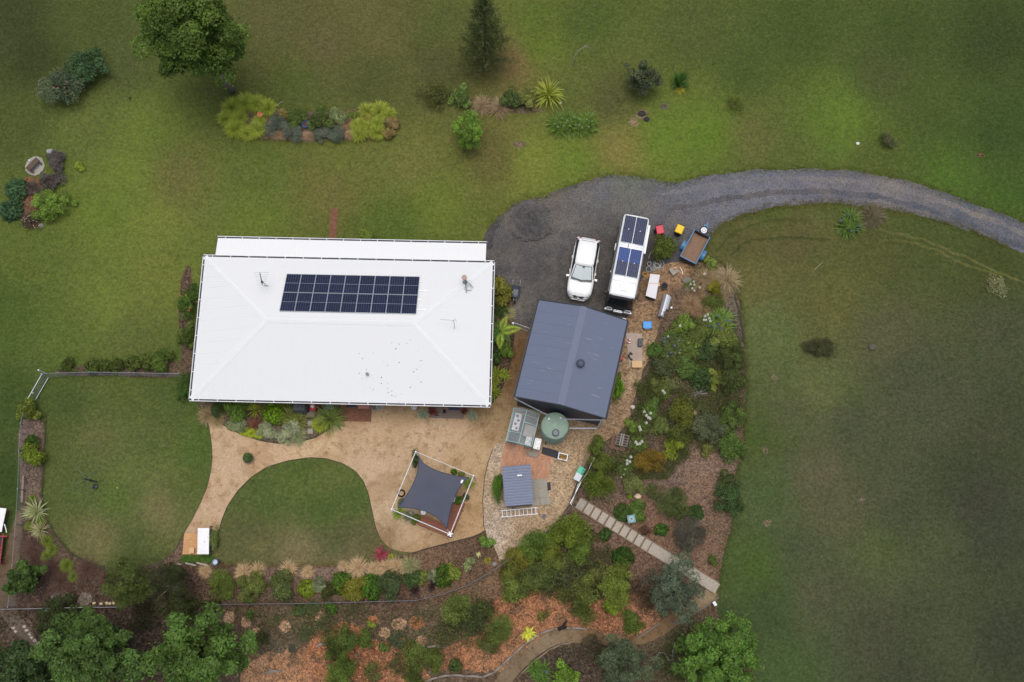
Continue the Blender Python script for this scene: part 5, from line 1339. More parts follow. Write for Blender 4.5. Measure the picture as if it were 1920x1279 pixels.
def conifer(px, py, label, h=9.4, w=2.25):
    b = P(px, py); rng = rg(77); t = thing('cedar_tree', label, 'tree', (b.x, b.y, 0)); P_, N_ = [], []
    V_, F_, T_, i = [], [], [], 0
    nbr = 270
    for k in range(nbr):
        f = (k + .5) / nbr; z = .5 + f * (h - .8); L = (w * (1 - f) ** .75 + .15) * rng.uniform(.7, 1.12); a = rng.uniform(0, 2 * np.pi)
        m = int(46 * (1 - f * .5)); s = rng.uniform(.12, 1, m) ** .8
        c = np.stack([s * L * np.cos(a), s * L * np.sin(a), z + s * L * .35 - (s ** 2) * L * .2], 1) + rng.normal(size=(m, 3)) * .10 * (1.2 - s * .5)[:, None]
        P_.append(c); d = np.array([np.cos(a), np.sin(a), .6]); N_.append(unit(rng.normal(size=(m, 3)) * .7 + d))
    p = np.concatenate(P_); n = np.concatenate(N_)
    V, F, T = leaves(rng, p, n, .24, .05, .3, .1)
    link('crown', fast_mesh('crown', V, F, T), t, color=leafcol((78, 88, 52)))
    MB().tube([(0, 0, 0), (0, 0, h * .5), (0, 0, h)], [.16, .1, .02], 8).build('trunk', M_BARK, t)
conifer(912, 118, 'tall dark conical conifer standing alone on the north lawn')

# ================================================================== SHRUBS: (x, y, width, height m, colour, label, style, extra)
SH = [
 (112, 166, 100, 1.9, (84, 100, 76), 'big grey green shrub touched with pink blooms on the slope', 'fine', dict(dy=92, flowers=((226, 150, 170), 7, .7))),
 (160, 130, 78, 2.0, (62, 90, 58), 'blue green shrub growing against the grey green shrub', 'broad', dict(dy=84)),
 (108, 300, 44, .8, (92, 86, 88), 'grey lavender bush touching the round stone slab', 'fine', dict(group=None)),
 (96, 334, 48, .7, (86, 80, 80), 'grey lavender bush above the round lime shrub', 'fine', {}),
 (66, 352, 34, .6, (92, 84, 80), 'low grey lavender bush between teal shrubs and lime shrub', 'fine', {}),
 (29, 354, 46, 1.0, (70, 102, 70), 'teal green rounded shrub nearer the stone slab', 'dense', {}),
 (18, 393, 46, 1.0, (66, 98, 68), 'teal green rounded shrub nearer the white flowers', 'dense', {}),
 (96, 384, 70, 1.3, (98, 126, 46), 'round lime green shrub in the west island bed', 'broad', {}),
 (58, 414, 38, .7, (78, 70, 58), 'small dark shrub dotted with white flowers by a rock', 'sparse', dict(flowers=((232, 226, 222), 22, .4))),
 (149, 313, 22, .4, (120, 140, 36), 'little yellow green shrub alone beside the lavender', 'broad', {}),
 (521, 238, 48, .7, (92, 104, 92), 'silvery blue shrub below the orange pot', 'fine', {}),
 (549, 247, 42, .6, (90, 102, 90), 'silvery blue shrub left of the blue rimmed pot', 'fine', {}),
 (556, 222, 46, .8, (70, 88, 34), 'dark green shrub left of the blue rimmed pot', 'broad', {}),
 (600, 226, 52, .8, (68, 86, 34), 'dark green shrub right of the blue rimmed pot', 'broad', {}),
 (634, 218, 36, .8, (112, 126, 84), 'pale sage shrub in the long island bed', 'broad', {}),
 (601, 249, 38, .5, (88, 98, 84), 'low silvery shrub below the blue rimmed pot', 'fine', {}),
 (629, 251, 40, .5, (86, 98, 86), 'low silvery shrub below the pale sage shrub', 'fine', {}),
 (532, 214, 26, .6, (128, 122, 72), 'straw coloured shrub beside the leaning stick', 'fine', {}),
 (661, 216, 26, .6, (96, 112, 44), 'small green shrub beside the pink tan grass', 'broad', {}),
 (736, 231, 30, .7, (138, 124, 84), 'tan dried shrub at the tip of the long island bed', 'fine', {}),
 (730, 249, 30, .6, (132, 120, 74), 'tan dried shrub at the corner of the long island bed', 'fine', {}),
 (812, 172, 72, 1.3, (84, 92, 44), 'thin olive shrub standing in the lawn west of tan grass', 'sparse', {}),
 (866, 182, 42, 1.1, (90, 116, 56), 'fresh green leafy shrub beside the tan grass', 'broad', dict(dy=50)),
 (958, 187, 46, 1.0, (68, 86, 44), 'dark green shrub between tan grass and fountain plant', 'broad', {}),
 (989, 184, 46, 1.0, (104, 112, 54), 'olive yellow shrub touching the fountain plant', 'broad', {}),
 (1380, 195, 34, .7, (92, 104, 42), 'small thin olive shrub alone on the northern lawn', 'sparse', {}),
 (1664, 264, 38, .7, (84, 88, 60), 'wispy grey shrub north of the driveway bend', 'sparse', {}),
 (1540, 653, 58, .8, (68, 72, 46), 'dark bristly bush alone on the eastern paddock', 'fine', dict(dy=52)),
 (1244, 464, 56, 1.6, (82, 96, 38), 'round green shrub between the bus and the trailer', 'broad', dict(dy=60)),
 (358, 566, 54, 1.4, (66, 92, 34), 'green rose bush with orange blooms against house', 'broad', dict(dy=70, flowers=((232, 150, 96), 8, .8))),
 (353, 630, 40, 1.2, (76, 96, 36), 'green bush below the rose bush against house', 'broad', dict(dy=52)),
 (352, 725, 40, 1.0, (58, 86, 34), 'dark green bush against house south of the wire fence', 'broad', dict(dy=60)),
 (938, 545, 46, 1.4, (116, 118, 46), 'yellow green bush with red tips beside wheelbarrow', 'broad', dict(dy=54)),
 (948, 658, 36, .8, (84, 108, 40), 'leafy green bush below the tree fern', 'broad', {}),
 (926, 668, 34, .8, (60, 82, 40), 'dark leafy bush below the tree fern against house', 'broad', {}),
 (443, 770, 48, 1.0, (84, 112, 40), 'mid green shrub left of the bright lime ball', 'broad', {}),
 (512, 775, 46, 1.1, (112, 146, 24), 'bright lime green ball shrub below the white eave', 'dense', dict(k=1.45)),
 (412, 765, 40, .8, (72, 90, 48), 'dark shrub under the corner of the white eave', 'fine', {}),
 (447, 795, 38, .6, (124, 136, 104), 'silver shrub left of the red brown cordyline', 'fine', {}),
 (502, 806, 40, .6, (136, 146, 118), 'silver shrub below the bright lime ball', 'fine', {}),
 (532, 814, 40, .6, (142, 150, 122), 'silver shrub at the curved edge of the sand', 'fine', {}),
 (548, 800, 30, .6, (146, 156, 132), 'silver shrub nearest the stepping stones', 'fine', {}),
 (434, 800, 18, .3, (110, 128, 40), 'small lime cushion plant at the sand edge', 'dense', {}),
 (779, 862, 18, 1.2, (72, 92, 52), 'narrow climbing shrub at the sail post nearest the house', 'broad', dict(dy=30)),
 (851, 884, 13, .5, (86, 124, 30), 'tiny green ball shrub beside the sail', 'dense', {}),
 (866, 889, 14, .4, (112, 120, 60), 'tiny yellowish shrub beside the sail corner', 'broad', {}),
 (874, 932, 15, .5, (104, 112, 84), 'tiny grey shrub beside the sail frame rail', 'fine', {}),
 (861, 938, 18, .6, (84, 112, 40), 'leafy green shrub at the end of the low deck', 'broad', {}),
 (752, 942, 16, .5, (112, 124, 90), 'small grey shrub next to the black tyre ring', 'fine', {}),
 (779, 974, 22, .6, (92, 112, 48), 'leafy shrub beside the stone ornament', 'broad', {}),
 (56, 769, 46, 1.4, (98, 110, 38), 'yellow green shrub growing beside the wire gate', 'broad', {}),
 (58, 826, 28, 1.0, (68, 94, 34), 'small dark green shrub in the narrow fence bed', 'broad', {}),
 (62, 852, 46, 1.3, (102, 120, 32), 'golden green shrub in the narrow fence bed', 'broad', {}),
 (110, 1152, 84, 1.5, (52, 64, 32), 'dark green shrub straddling the wire fence by the agave', 'broad', dict(dy=74)),
 (272, 1150, 66, 1.5, (50, 52, 30), 'dark straggly shrub under the wattle trees', 'sparse', {}),
 (346, 1150, 60, 1.3, (64, 76, 36), 'olive shrub between wattle and bright green tree', 'fine', {}),
 (392, 1136, 40, 1.0, (72, 78, 42), 'dull olive shrub astride the wire fence end', 'fine', {}),
 (418, 1092, 56, 1.0, (88, 104, 40), 'spiky green shrub near the blue white pot', 'fine', {}),
 (473, 1100, 52, 1.0, (86, 98, 44), 'olive green shrub beside the two straw tussocks', 'broad', {}),
 (530, 1098, 46, .9, (78, 90, 46), 'dull green shrub below a lone straw tussock', 'broad', {}),
 (575, 1104, 33, .8, (112, 132, 30), 'neat golden lime ball shrub in the lower bed', 'dense', {}),
 (600, 1097, 26, .6, (116, 128, 100), 'small silver shrub right of the golden ball', 'fine', {}),
 (618, 1110, 30, .7, (66, 74, 32), 'dark olive shrub right of the golden ball', 'fine', {}),
 (641, 1093, 40, .9, (72, 106, 30), 'fresh green mounded shrub left of the gold conifer', 'dense', {}),
 (664, 1106, 46, 1.1, (116, 118, 40), 'feathery gold conifer shrub by the fence', 'fine', {}),
 (695, 1100, 42, .9, (64, 102, 28), 'fresh green mounded shrub right of the gold conifer', 'dense', dict(dy=54)),
 (730, 1094, 48, 1.0, (72, 88, 54), 'dark sage shrub above the black cordyline', 'fine', {}),
 (774, 1086, 30, .9, (66, 90, 48), 'dark green shrub left of a pale yellow green shrub', 'broad', {}),
 (791, 1083, 26, .7, (104, 118, 50), 'pale yellow green shrub right of a dark green one', 'broad', {}),
 (812, 1079, 22, .6, (128, 136, 114), 'small silver grey shrub near the end of lower bed', 'fine', {}),
 (831, 1080, 34, 1.0, (70, 98, 28), 'dense green shrub against a yellow leaved one', 'dense', dict(dy=46)),
 (848, 1076, 30, .8, (108, 124, 46), 'yellow leaved shrub against a dense green one', 'broad', {}),
 (911, 1015, 28, .6, (92, 122, 50), 'lush green leafy shrub at the sand edge', 'broad', {}),
 (881, 1056, 26, .5, (112, 122, 82), 'variegated succulent clump on dark mulch', 'broad', {}),
 (620, 1138, 28, .8, (70, 100, 36), 'green shrub poking through the wire fence', 'broad', {}),
 (613, 1168, 40, .5, (70, 78, 46), 'low dark shrub with chips round it below the fence', 'sparse', {}),
 (695, 1170, 16, .3, (110, 124, 40), 'tiny lime shrub on the bank below the fence', 'broad', {}),
 (590, 1140, 30, .4, (74, 88, 50), 'low green ground shrub below the fence', 'sparse', {}),
 (560, 1148, 34, .4, (72, 90, 48), 'low patchy green shrub below the golden ball', 'sparse', {}),
 (468, 1150, 26, .4, (76, 94, 40), 'low green shrub beside the round chip ring', 'sparse', {}),
 (490, 1195, 40, .9, (66, 72, 40), 'dark scrubby shrub beside the bright green tree', 'sparse', {}),
 (652, 1200, 42, 1.4, (88, 108, 52), 'light green wattle sapling on the orange mulch', 'fine', {}),
 (682, 1198, 34, 1.2, (92, 112, 50), 'light green wattle sapling right of another on the mulch', 'fine', {}),
 (620, 1215, 44, 1.2, (78, 92, 44), 'olive wattle sapling left of the others on the mulch', 'fine', {}),
 (650, 1240, 36, 1.3, (86, 106, 44), 'green wattle sapling amid the orange mulch', 'fine', dict(dy=50)),
 (638, 1268, 60, 1.4, (90, 110, 46), 'wide green wattle sapling low on the orange mulch', 'fine', {}),
 (720, 1215, 22, .6, (84, 108, 48), 'small round green shrub beside the wattle saplings', 'broad', {}),
 (778, 1226, 48, 1.2, (92, 108, 50), 'green wattle shrub left of the grey log', 'fine', {}),
 (812, 1236, 40, 1.0, (88, 102, 44), 'green wattle shrub below the grey log', 'fine', {}),
 (782, 1266, 46, 1.0, (78, 92, 42), 'dull green wattle shrub near the path edging logs', 'fine', {}),
 (745, 1245, 34, .6, (84, 84, 50), 'thin dull shrub on the bank mulch', 'sparse', {}),
 (852, 1142, 60, 1.6, (100, 116, 56), 'pale green wattle below the end of the fence bend', 'fine', {}),
 (880, 1170, 74, 1.3, (66, 78, 42), 'dark wattle shrub beside the pale green wattle', 'sparse', {}),
 (852, 1248, 28, .7, (66, 84, 40), 'small dark leafy shrub beside the edging logs', 'broad', {}),
 (745, 1198, 40, .5, (70, 80, 54), 'low grey shrub below the chip rings', 'sparse', {}),
 (957, 1107, 48, 1.4, (104, 120, 54), 'pale green wattle on the orange mulch by the fence', 'fine', {}),
 (940, 1178, 56, 1.3, (92, 108, 50), 'green wattle above the yellow cordyline', 'fine', {}),
 (905, 1140, 50, 1.0, (64, 76, 36), 'dark shrub on the bank left of the pale wattle', 'sparse', {}),
 (1000, 1022, 66, 1.6, (88, 112, 44), 'full green wattle at the tip of the pebble yard', 'fine', {}),
 (975, 1048, 50, 1.4, (110, 110, 40), 'yellow tinged wattle at the tip of the pebble yard', 'fine', {}),
 (1030, 1032, 40, 1.3, (112, 120, 44), 'golden wattle against the full green wattle', 'fine', {}),
 (1070, 1000, 76, 1.7, (94, 112, 34), 'large yellow green wattle below the stepped path', 'fine', {}),
 (1086, 1034, 50, 1.3, (90, 112, 44), 'green wattle shrub under the large yellow green one', 'fine', {}),
 (1135, 1002, 26, .5, (58, 84, 40), 'low dark cushion shrub beside the stepped path', 'dense', {}),
 (1168, 1045, 44, 1.1, (56, 88, 32), 'dark dense green shrub below the stepped path', 'dense', {}),
 (1164, 1066, 46, 1.0, (94, 104, 44), 'yellow olive shrub against the dark dense shrub', 'broad', {}),
 (1012, 1082, 62, 1.3, (84, 98, 52), 'grey green wattle amid the lower thicket', 'fine', {}),
 (960, 1075, 46, 1.2, (96, 104, 44), 'olive wattle touching the fence bend', 'fine', {}),
 (1062, 1078, 76, 1.2, (72, 80, 46), 'dark thin wattle amid the lower thicket', 'sparse', {}),
 (1108, 1048, 52, 1.0, (78, 76, 52), 'brownish thin shrub amid the lower thicket', 'sparse', {}),
 (1156, 1100, 68, 1.4, (104, 120, 48), 'bright wattle above the lime sapling', 'fine', {}),
 (1100, 1102, 50, 1.3, (100, 112, 54), 'pale wattle left of the bright wattle', 'fine', {}),
 (1098, 1140, 46, 1.1, (84, 96, 44), 'olive wattle above the orange mulch', 'fine', {}),
 (1147, 1140, 28, 1.0, (118, 138, 48), 'lime wattle sapling on the orange mulch', 'fine', {}),
 (1182, 1168, 42, 1.0, (84, 104, 40), 'green feathery shrub above the garden path bend', 'fine', {}),
 (1020, 1152, 22, .5, (104, 108, 48), 'little yellow green seedling on the orange mulch', 'sparse', {}),
 (1225, 1095, 42, .8, (92, 94, 82), 'thin grey shrub left of the olive tree', 'sparse', {}),
 (1205, 1115, 50, .9, (82, 66, 52), 'reddish brown dry shrub left of the olive tree', 'sparse', {}),
 (1060, 1264, 54, 1.3, (96, 128, 40), 'lime green shrub beside the blue flowered strap plant', 'broad', {}),
 (1110, 1215, 50, .7, (72, 66, 48), 'dry brown undergrowth bush below the garden path', 'sparse', {}),
 (1332, 492, 28, .9, (120, 138, 66), 'pale green flowering shrub beside the blue trailer', 'broad', {}),
 (1338, 540, 28, .7, (124, 124, 32), 'mustard yellow shrub amid the tan grasses', 'fine', {}),
 (1338, 570, 44, .7, (80, 92, 38), 'dull green shrub below the mustard shrub', 'fine', {}),
 (1285, 606, 34, .7, (96, 118, 46), 'leafy green shrub left of the blue agapanthus', 'broad', {}),
 (1312, 620, 48, .6, (84, 96, 42), 'olive low shrub left of the blue agapanthus', 'fine', {}),
 (1356, 634, 50, .9, (92, 104, 46), 'olive green shrub below the blue agapanthus', 'broad', {}),
 (1328, 655, 40, .7, (58, 78, 40), 'dark green low shrub left of the lawn edge thicket', 'broad', {}),
 (1228, 655, 28, .7, (70, 98, 38), 'green shrub by the chip path opposite the timber box', 'broad', {}),
 (1262, 645, 44, .5, (80, 96, 50), 'low shrub dotted with pale blue flowers', 'sparse', dict(flowers=((150, 160, 210), 6, .8))),
 (1296, 645, 44, .5, (86, 104, 44), 'low green shrub amid scattered blue flowers', 'sparse', {}),
 (1278, 675, 46, .6, (78, 92, 42), 'low tangled shrub in the middle of the east garden', 'sparse', {}),
 (1240, 690, 50, .6, (66, 78, 48), 'low tangled shrub beside the pebble and chip path', 'sparse', {}),
 (1318, 710, 46, .8, (56, 80, 40), 'dark green mounded shrub above the dead twigs', 'dense', {}),
 (1288, 690, 40, .7, (70, 94, 40), 'green leafy shrub above left of the dead twigs', 'broad', {}),
 (1345, 708, 36, .8, (106, 116, 48), 'yellowish shrub right of the dead twigs', 'broad', {}),
 (1372, 668, 54, 1.2, (68, 82, 38), 'dark olive shrub on the lawn edge below agapanthus', 'broad', {}),
 (1374, 716, 54, 1.2, (64, 76, 36), 'dark olive shrub on the lawn edge by dead twigs', 'broad', {}),
 (1236, 720, 36, .7, (98, 110, 56), 'pale green shrub beside the white flowers', 'fine', {}),
 (1260, 722, 32, .6, (96, 104, 68), 'grey green thin shrub left of the dead twigs', 'sparse', {}),
 (1204, 728, 32, .7, (74, 84, 44), 'olive shrub on the chip path edge', 'sparse', {}),
 (1226, 757, 24, .5, (80, 106, 44), 'small green leafy shrub in the white flower drift', 'broad', {}),
 (1276, 772, 50, 1.3, (100, 108, 40), 'gold green tall shrub above the lime feathery one', 'fine', {}),
 (1326, 800, 64, 1.2, (88, 98, 74), 'round grey green shrub in the east garden', 'fine', {}),
 (1370, 786, 52, 1.1, (76, 96, 42), 'green shrub between grey green shrub and lawn', 'broad', {}),
 (1372, 838, 58, 1.2, (72, 96, 40), 'dark green shrub on the lawn edge above bare mulch', 'broad', {}),
 (1272, 818, 46, 1.1, (80, 92, 40), 'olive shrub directly above the lime feathery one', 'fine', {}),
 (1264, 842, 38, 1.2, (126, 142, 44), 'lime yellow feathery shrub beside the gold brown ball', 'fine', {}),
 (1214, 863, 62, 1.1, (116, 98, 34), 'large gold brown ball shrub in the east garden', 'fine', dict(dy=56)),
 (1183, 800, 26, .6, (94, 114, 44), 'light green shrub above the slatted pallet stack', 'broad', {}),
 (1324, 845, 26, .6, (100, 104, 48), 'small olive yellow shrub below the grey green round one', 'broad', {}),
 (1157, 728, 26, 1.1, (96, 134, 28), 'bright green hedge plant against the garage wall', 'broad', dict(dy=58)),
 (1117, 836, 42, 1.4, (100, 116, 52), 'light green wattle at the garage corner', 'fine', {}),
 (1120, 905, 66, 1.6, (88, 104, 34), 'golden green wattle beside the two storage tubs', 'fine', dict(dy=74)),
 (1128, 868, 44, 1.3, (98, 112, 46), 'green wattle between garage corner wattle and tubs', 'fine', {}),
 (1186, 910, 44, 1.0, (112, 122, 72), 'pale grey green shrub beside the white rock', 'fine', {}),
 (1181, 931, 11, .3, (120, 144, 36), 'tiny lime cushion beside the white rock', 'dense', {}),
 (1167, 962, 36, .5, (60, 88, 34), 'low green mound beside the teal birdbath', 'dense', {}),
 (1196, 958, 34, .5, (74, 100, 36), 'low leafy mound right of the teal birdbath', 'broad', {}),
 (1262, 945, 62, 1.3, (82, 96, 52), 'sage green tall shrub amid bare mulch', 'fine', dict(dy=70)),
 (1291, 1000, 62, 1.0, (82, 82, 72), 'dusty grey round shrub amid bare mulch', 'fine', {}),
 (1240, 993, 28, .5, (58, 92, 30), 'low bright green mound left of the dusty grey shrub', 'dense', {}),
 (1304, 962, 30, .5, (56, 84, 34), 'low green mound above the dusty grey shrub', 'dense', {}),
 (1366, 936, 56, 1.2, (56, 80, 42), 'deep green bush standing out on the right lawn edge', 'broad', {}),
 (1362, 902, 40, .9, (62, 74, 38), 'olive bush above the deep green lawn edge bush', 'broad', {}),
 (1337, 1052, 22, .4, (78, 94, 40), 'small green shrub near the end of stepped path', 'broad', {}),
 (1212, 992, 24, .3, (84, 60, 48), 'small dark red shrub below the teal birdbath', 'sparse', {}),
 (933, 915, 24, 1.0, (76, 112, 34), 'bright green hedge against the small shed', 'broad', dict(dy=62)),
 (401, 1010, 18, .9, (104, 120, 66), 'leafy vine growing behind the white table', 'broad', dict(dy=46)),
 (985, 1098, 44, 1.1, (88, 100, 48), 'olive wattle wedged between the pale wattle and grey green one', 'fine', {}),
 (1042, 1052, 50, 1.3, (92, 104, 46), 'mid green wattle under the golden wattle', 'fine', {}),
 (1122, 1078, 46, 1.1, (90, 98, 50), 'dull wattle between the brownish shrub and bright wattle', 'fine', {}),
 (1072, 1122, 44, 1.0, (82, 90, 44), 'dark olive wattle on the upper rim of orange mulch', 'fine', {}),
 (918, 1205, 40, .8, (84, 92, 50), 'small wattle beside the edging logs and green wattle', 'fine', {}),
 (838, 1190, 44, .8, (80, 84, 50), 'thin wattle above the forked grey log', 'sparse', {}),
 (700, 1258, 40, .8, (92, 98, 52), 'thin wattle sapling between two saplings on orange mulch', 'sparse', {}),
 (575, 1185, 40, .5, (78, 86, 54), 'low thin weed bush left of the orange mulch', 'sparse', {}),
 (1240, 800, 34, .6, (84, 98, 46), 'low green shrub between white flowers and olive shrub', 'broad', {}),
 (1150, 870, 30, .5, (78, 94, 44), 'low green shrub below the slatted pallet stack', 'sparse', {}),
 (1318, 770, 30, .5, (84, 92, 56), 'low greyish shrub under the dead twigs', 'sparse', {}),
 (1225, 920, 34, .5, (78, 90, 46), 'low sparse shrub right of the cream rock', 'sparse', {}),
 (1870, 537, 42, .3, (112, 118, 84), 'pale thistle weed in the eastern paddock', 'sparse', {}),
]
for row in SH:
    if not row[5]: continue
    kw = dict(row[7]); nm = 'shrub'; big = 1.16 if (row[6] in ('fine', 'sparse') and row[1] > 960 and row[0] > 580) else (1.16 if 400 < row[0] < 870 and 1070 < row[1] < 1115 else 1.0) * (1.12 if row[0] > 1190 and 580 < row[1] < 980 else 1.0)
    shrub(row[0], row[1], row[2] * big, row[3], row[4], row[5], nm, row[6], **kw)
# clipped hedge north of the wire fence
for x, y, d in ((126, 684, 34), (172, 686, 30), (196, 684, 32), (222, 682, 34), (248, 681, 32), (274, 680, 32), (304, 676, 46)):
    big = x == 304; lone = x == 126
    shrub(x, y, d, 1.0 if big else .8, (76, 98, 36) if big else (72, 88, 34), 'tallest bright green bush of the hedge along wire fence' if big else ('dark hedge bush standing apart near the wire gate' if lone else 'low hedge bush in the row along wire fence'), 'hedge_bush', 'broad', 'bush', None if (big or lone) else 'hedge bushes along the wire fence')
shrub(690, 443, 40, .4, (96, 116, 40), 'low weedy shrub against the verandah edge', style='sparse')

# ================================================================== TUSSOCKS AND STRAP PLANTS
LOMA = 'lime tussock of the ring around the orange pot'
for x, y, d in ((434, 201, 40), (460, 192, 40), (481, 194, 38), (501, 202, 38), (424, 222, 36), (440, 241, 42), (466, 250, 34), (481, 243, 36), (486, 229, 30), (448, 222, 36)):
    plant(x, y, d, (116, 130, 48), LOMA, 'lom', 'lomandra_tussock', 'tussock', 'lime tussocks round the orange pot', hk=1.3, k=1.9)
for x, y, d in ((688, 208, 34), (712, 207, 38), (728, 215, 32), (673, 236, 36), (674, 250, 36), (706, 232, 32), (708, 249, 32), (692, 240, 30)):
    plant(x, y, d, (114, 126, 48), 'lime tussock at the tan shrub end of the long bed', 'lom', 'lomandra_tussock', 'tussock', 'lime tussocks at the bed end', hk=1.3, k=1.9)
plant(690, 222, 20, (136, 72, 58), 'small red leaved plant amid lime tussocks', 'cor', 'cordyline')
for x, y, d, lb in ((649, 228, 28, 'pinkish tan grass beside the pale sage shrub'), (577, 255, 22, 'small tan grass tuft below the blue rimmed pot'), (655, 251, 20, 'small pale tan grass beside the lime tussocks'), (518, 252, 22, 'thin tan grass below the silvery shrubs')):
    plant(x, y, d, (152, 130, 108), lb, 'tus', 'tan_tussock', 'tussock')
plant(902, 196, 36, (146, 130, 106), 'bleached tan grass clump beside the fresh green shrub', 'tus', 'tan_tussock', 'tussock')
plant(936, 200, 40, (144, 128, 104), 'bleached tan grass clump beside the dark green shrub', 'tus', 'tan_tussock', 'tussock')
plant(1029, 177, 48, (132, 144, 54), 'fountain shaped yellow green strap plant on the north lawn', 'fou', 'strap_plant', hk=1.6)
ag = [(1050, 228, 42), (1072, 226, 46), (1096, 230, 44)]
for i, (x, y, d) in enumerate(ag):
    sp = [(x + dx, y + dy) for dx, dy in ((-10, 4), (4, -6), (8, 8), (-4, 10), (14, -2))]
    plant(x, y + 3, d * 1.08, (80, 108, 40), 'agapanthus of the clump with budding heads on the lawn', 'aga', 'agapanthus', 'plant', 'budding agapanthus clump', flowers=((176, 196, 150), sp, .8), fh=.7)
plant(1274, 154, 44, (64, 98, 44), 'small dark green palm with yellow skirt on lawn', 'aga2', 'palm', hk=1.7)
plant(1276, 169, 18, (150, 142, 46), 'skirt of yellowed fronds at the foot of the palm', 'cor', 'fallen_fronds', hk=.5)
plant(1595, 418, 50, (78, 104, 42), 'agapanthus with blue flowers inside the driveway bend', 'aga', 'agapanthus', flowers=((110, 130, 205), [(1577, 414), (1609, 430), (1596, 432), (1613, 424), (1590, 402)], .9))
plant(1636, 404, 50, (98, 92, 72), 'grey dried grass beside the driveway agapanthus', 'tus', 'dry_tussock', 'tussock', hk=.7)
# east garden
for x, y, d, c, lb in ((1366, 522, 48, (150, 138, 110), 'large silvery tan grass at the lawn edge by mustard shrub'), (1325, 522, 42, (142, 126, 100), 'tan grass left of the mustard shrub'), (1298, 570, 38, (146, 124, 96), 'tan grass left of the dull green shrub'), (1318, 582, 34, (138, 118, 92), 'tan grass below the dull green shrub'), (1305, 550, 34, (134, 116, 92), 'tan grass beside the white daisies'), (1352, 560, 30, (120, 112, 80), 'greenish tan grass below the mustard shrub')):
    plant(x, y, d, c, lb, 'tus', 'tan_tussock', 'tussock')
plant(1350, 604, 58, (92, 120, 54), 'agapanthus clump bearing blue flowers at the lawn edge', 'aga', 'agapanthus', flowers=((120, 138, 205), [(1342, 614), (1348, 608), (1330, 611), (1360, 600), (1345, 592), (1370, 602), (1352, 616)], .9))
plant(1326, 600, 26, (96, 122, 56), 'agapanthus with a tight bunch of white flowers', 'aga', 'agapanthus', flowers=((236, 236, 232), [(1322, 593), (1327, 590), (1330, 597), (1324, 600), (1332, 602), (1320, 600)], 1.1))
plant(1297, 538, 26, (84, 108, 48), 'agapanthus with loose white flowers amid the tan grass', 'aga', 'agapanthus', flowers=((236, 234, 228), [(1301, 528), (1295, 533), (1302, 534), (1302, 545), (1298, 541), (1312, 539)], 1.0))
plant(1320, 512, 18, (96, 112, 56), 'strap plant with one white flower by the trailer', 'aga', 'agapanthus', flowers=((240, 238, 232), [(1321, 514)], 1.2))
plant(1276, 612, 30, (88, 114, 46), 'strap plant with one white flower near the blue tub', 'aga', 'agapanthus', flowers=((240, 240, 236), [(1275, 611)], 1.2))
plant(1255, 632, 26, (84, 108, 48), 'strap plant with small white bud near the chip path', 'aga', 'agapanthus', flowers=((232, 232, 230), [(1253, 631)], .8))
plant(1258, 662, 34, (84, 104, 50), 'agapanthus with violet blue heads in mid garden', 'aga', 'agapanthus', flowers=((140, 150, 210), [(1258, 661), (1265, 648), (1246, 640), (1252, 668)], .9))
plant(1300, 655, 34, (100, 124, 46), 'strap plant with lime green buds in mid garden', 'aga', 'agapanthus', flowers=((180, 200, 100), [(1291, 643), (1274, 662), (1305, 650)], .9))
plant(1218, 770, 30, (84, 112, 44), 'agapanthus with five white heads by the chip path', 'aga', 'agapanthus', flowers=((240, 240, 236), [(1220, 775), (1216, 783), (1212, 779), (1219, 785), (1208, 772)], 1.2))
plant(1203, 800, 26, (84, 112, 44), 'agapanthus with white heads right of the light green shrub', 'aga', 'agapanthus', flowers=((240, 240, 236), [(1199, 801), (1201, 806), (1212, 793)], 1.2))
plant(1197, 832, 28, (84, 108, 44), 'agapanthus with white heads beside the slatted pallet stack', 'aga', 'agapanthus', flowers=((240, 240, 236), [(1192, 829), (1195, 833), (1200, 832), (1204, 828)], 1.2))
plant(1180, 866, 26, (80, 104, 44), 'agapanthus with white heads left of the gold brown ball', 'aga', 'agapanthus', flowers=((240, 240, 236), [(1183, 857), (1176, 864), (1181, 866), (1176, 870)], 1.2))
plant(1245, 735, 24, (84, 110, 44), 'agapanthus with twin white heads left of dead twigs', 'aga', 'agapanthus', flowers=((238, 238, 234), [(1243, 733), (1246, 737)], 1.1))
plant(1172, 882, 24, (80, 100, 50), 'strap plant with green seed heads below gold brown ball', 'aga', 'agapanthus', flowers=((190, 206, 160), [(1172, 880), (1170, 890), (1165, 895)], .8))
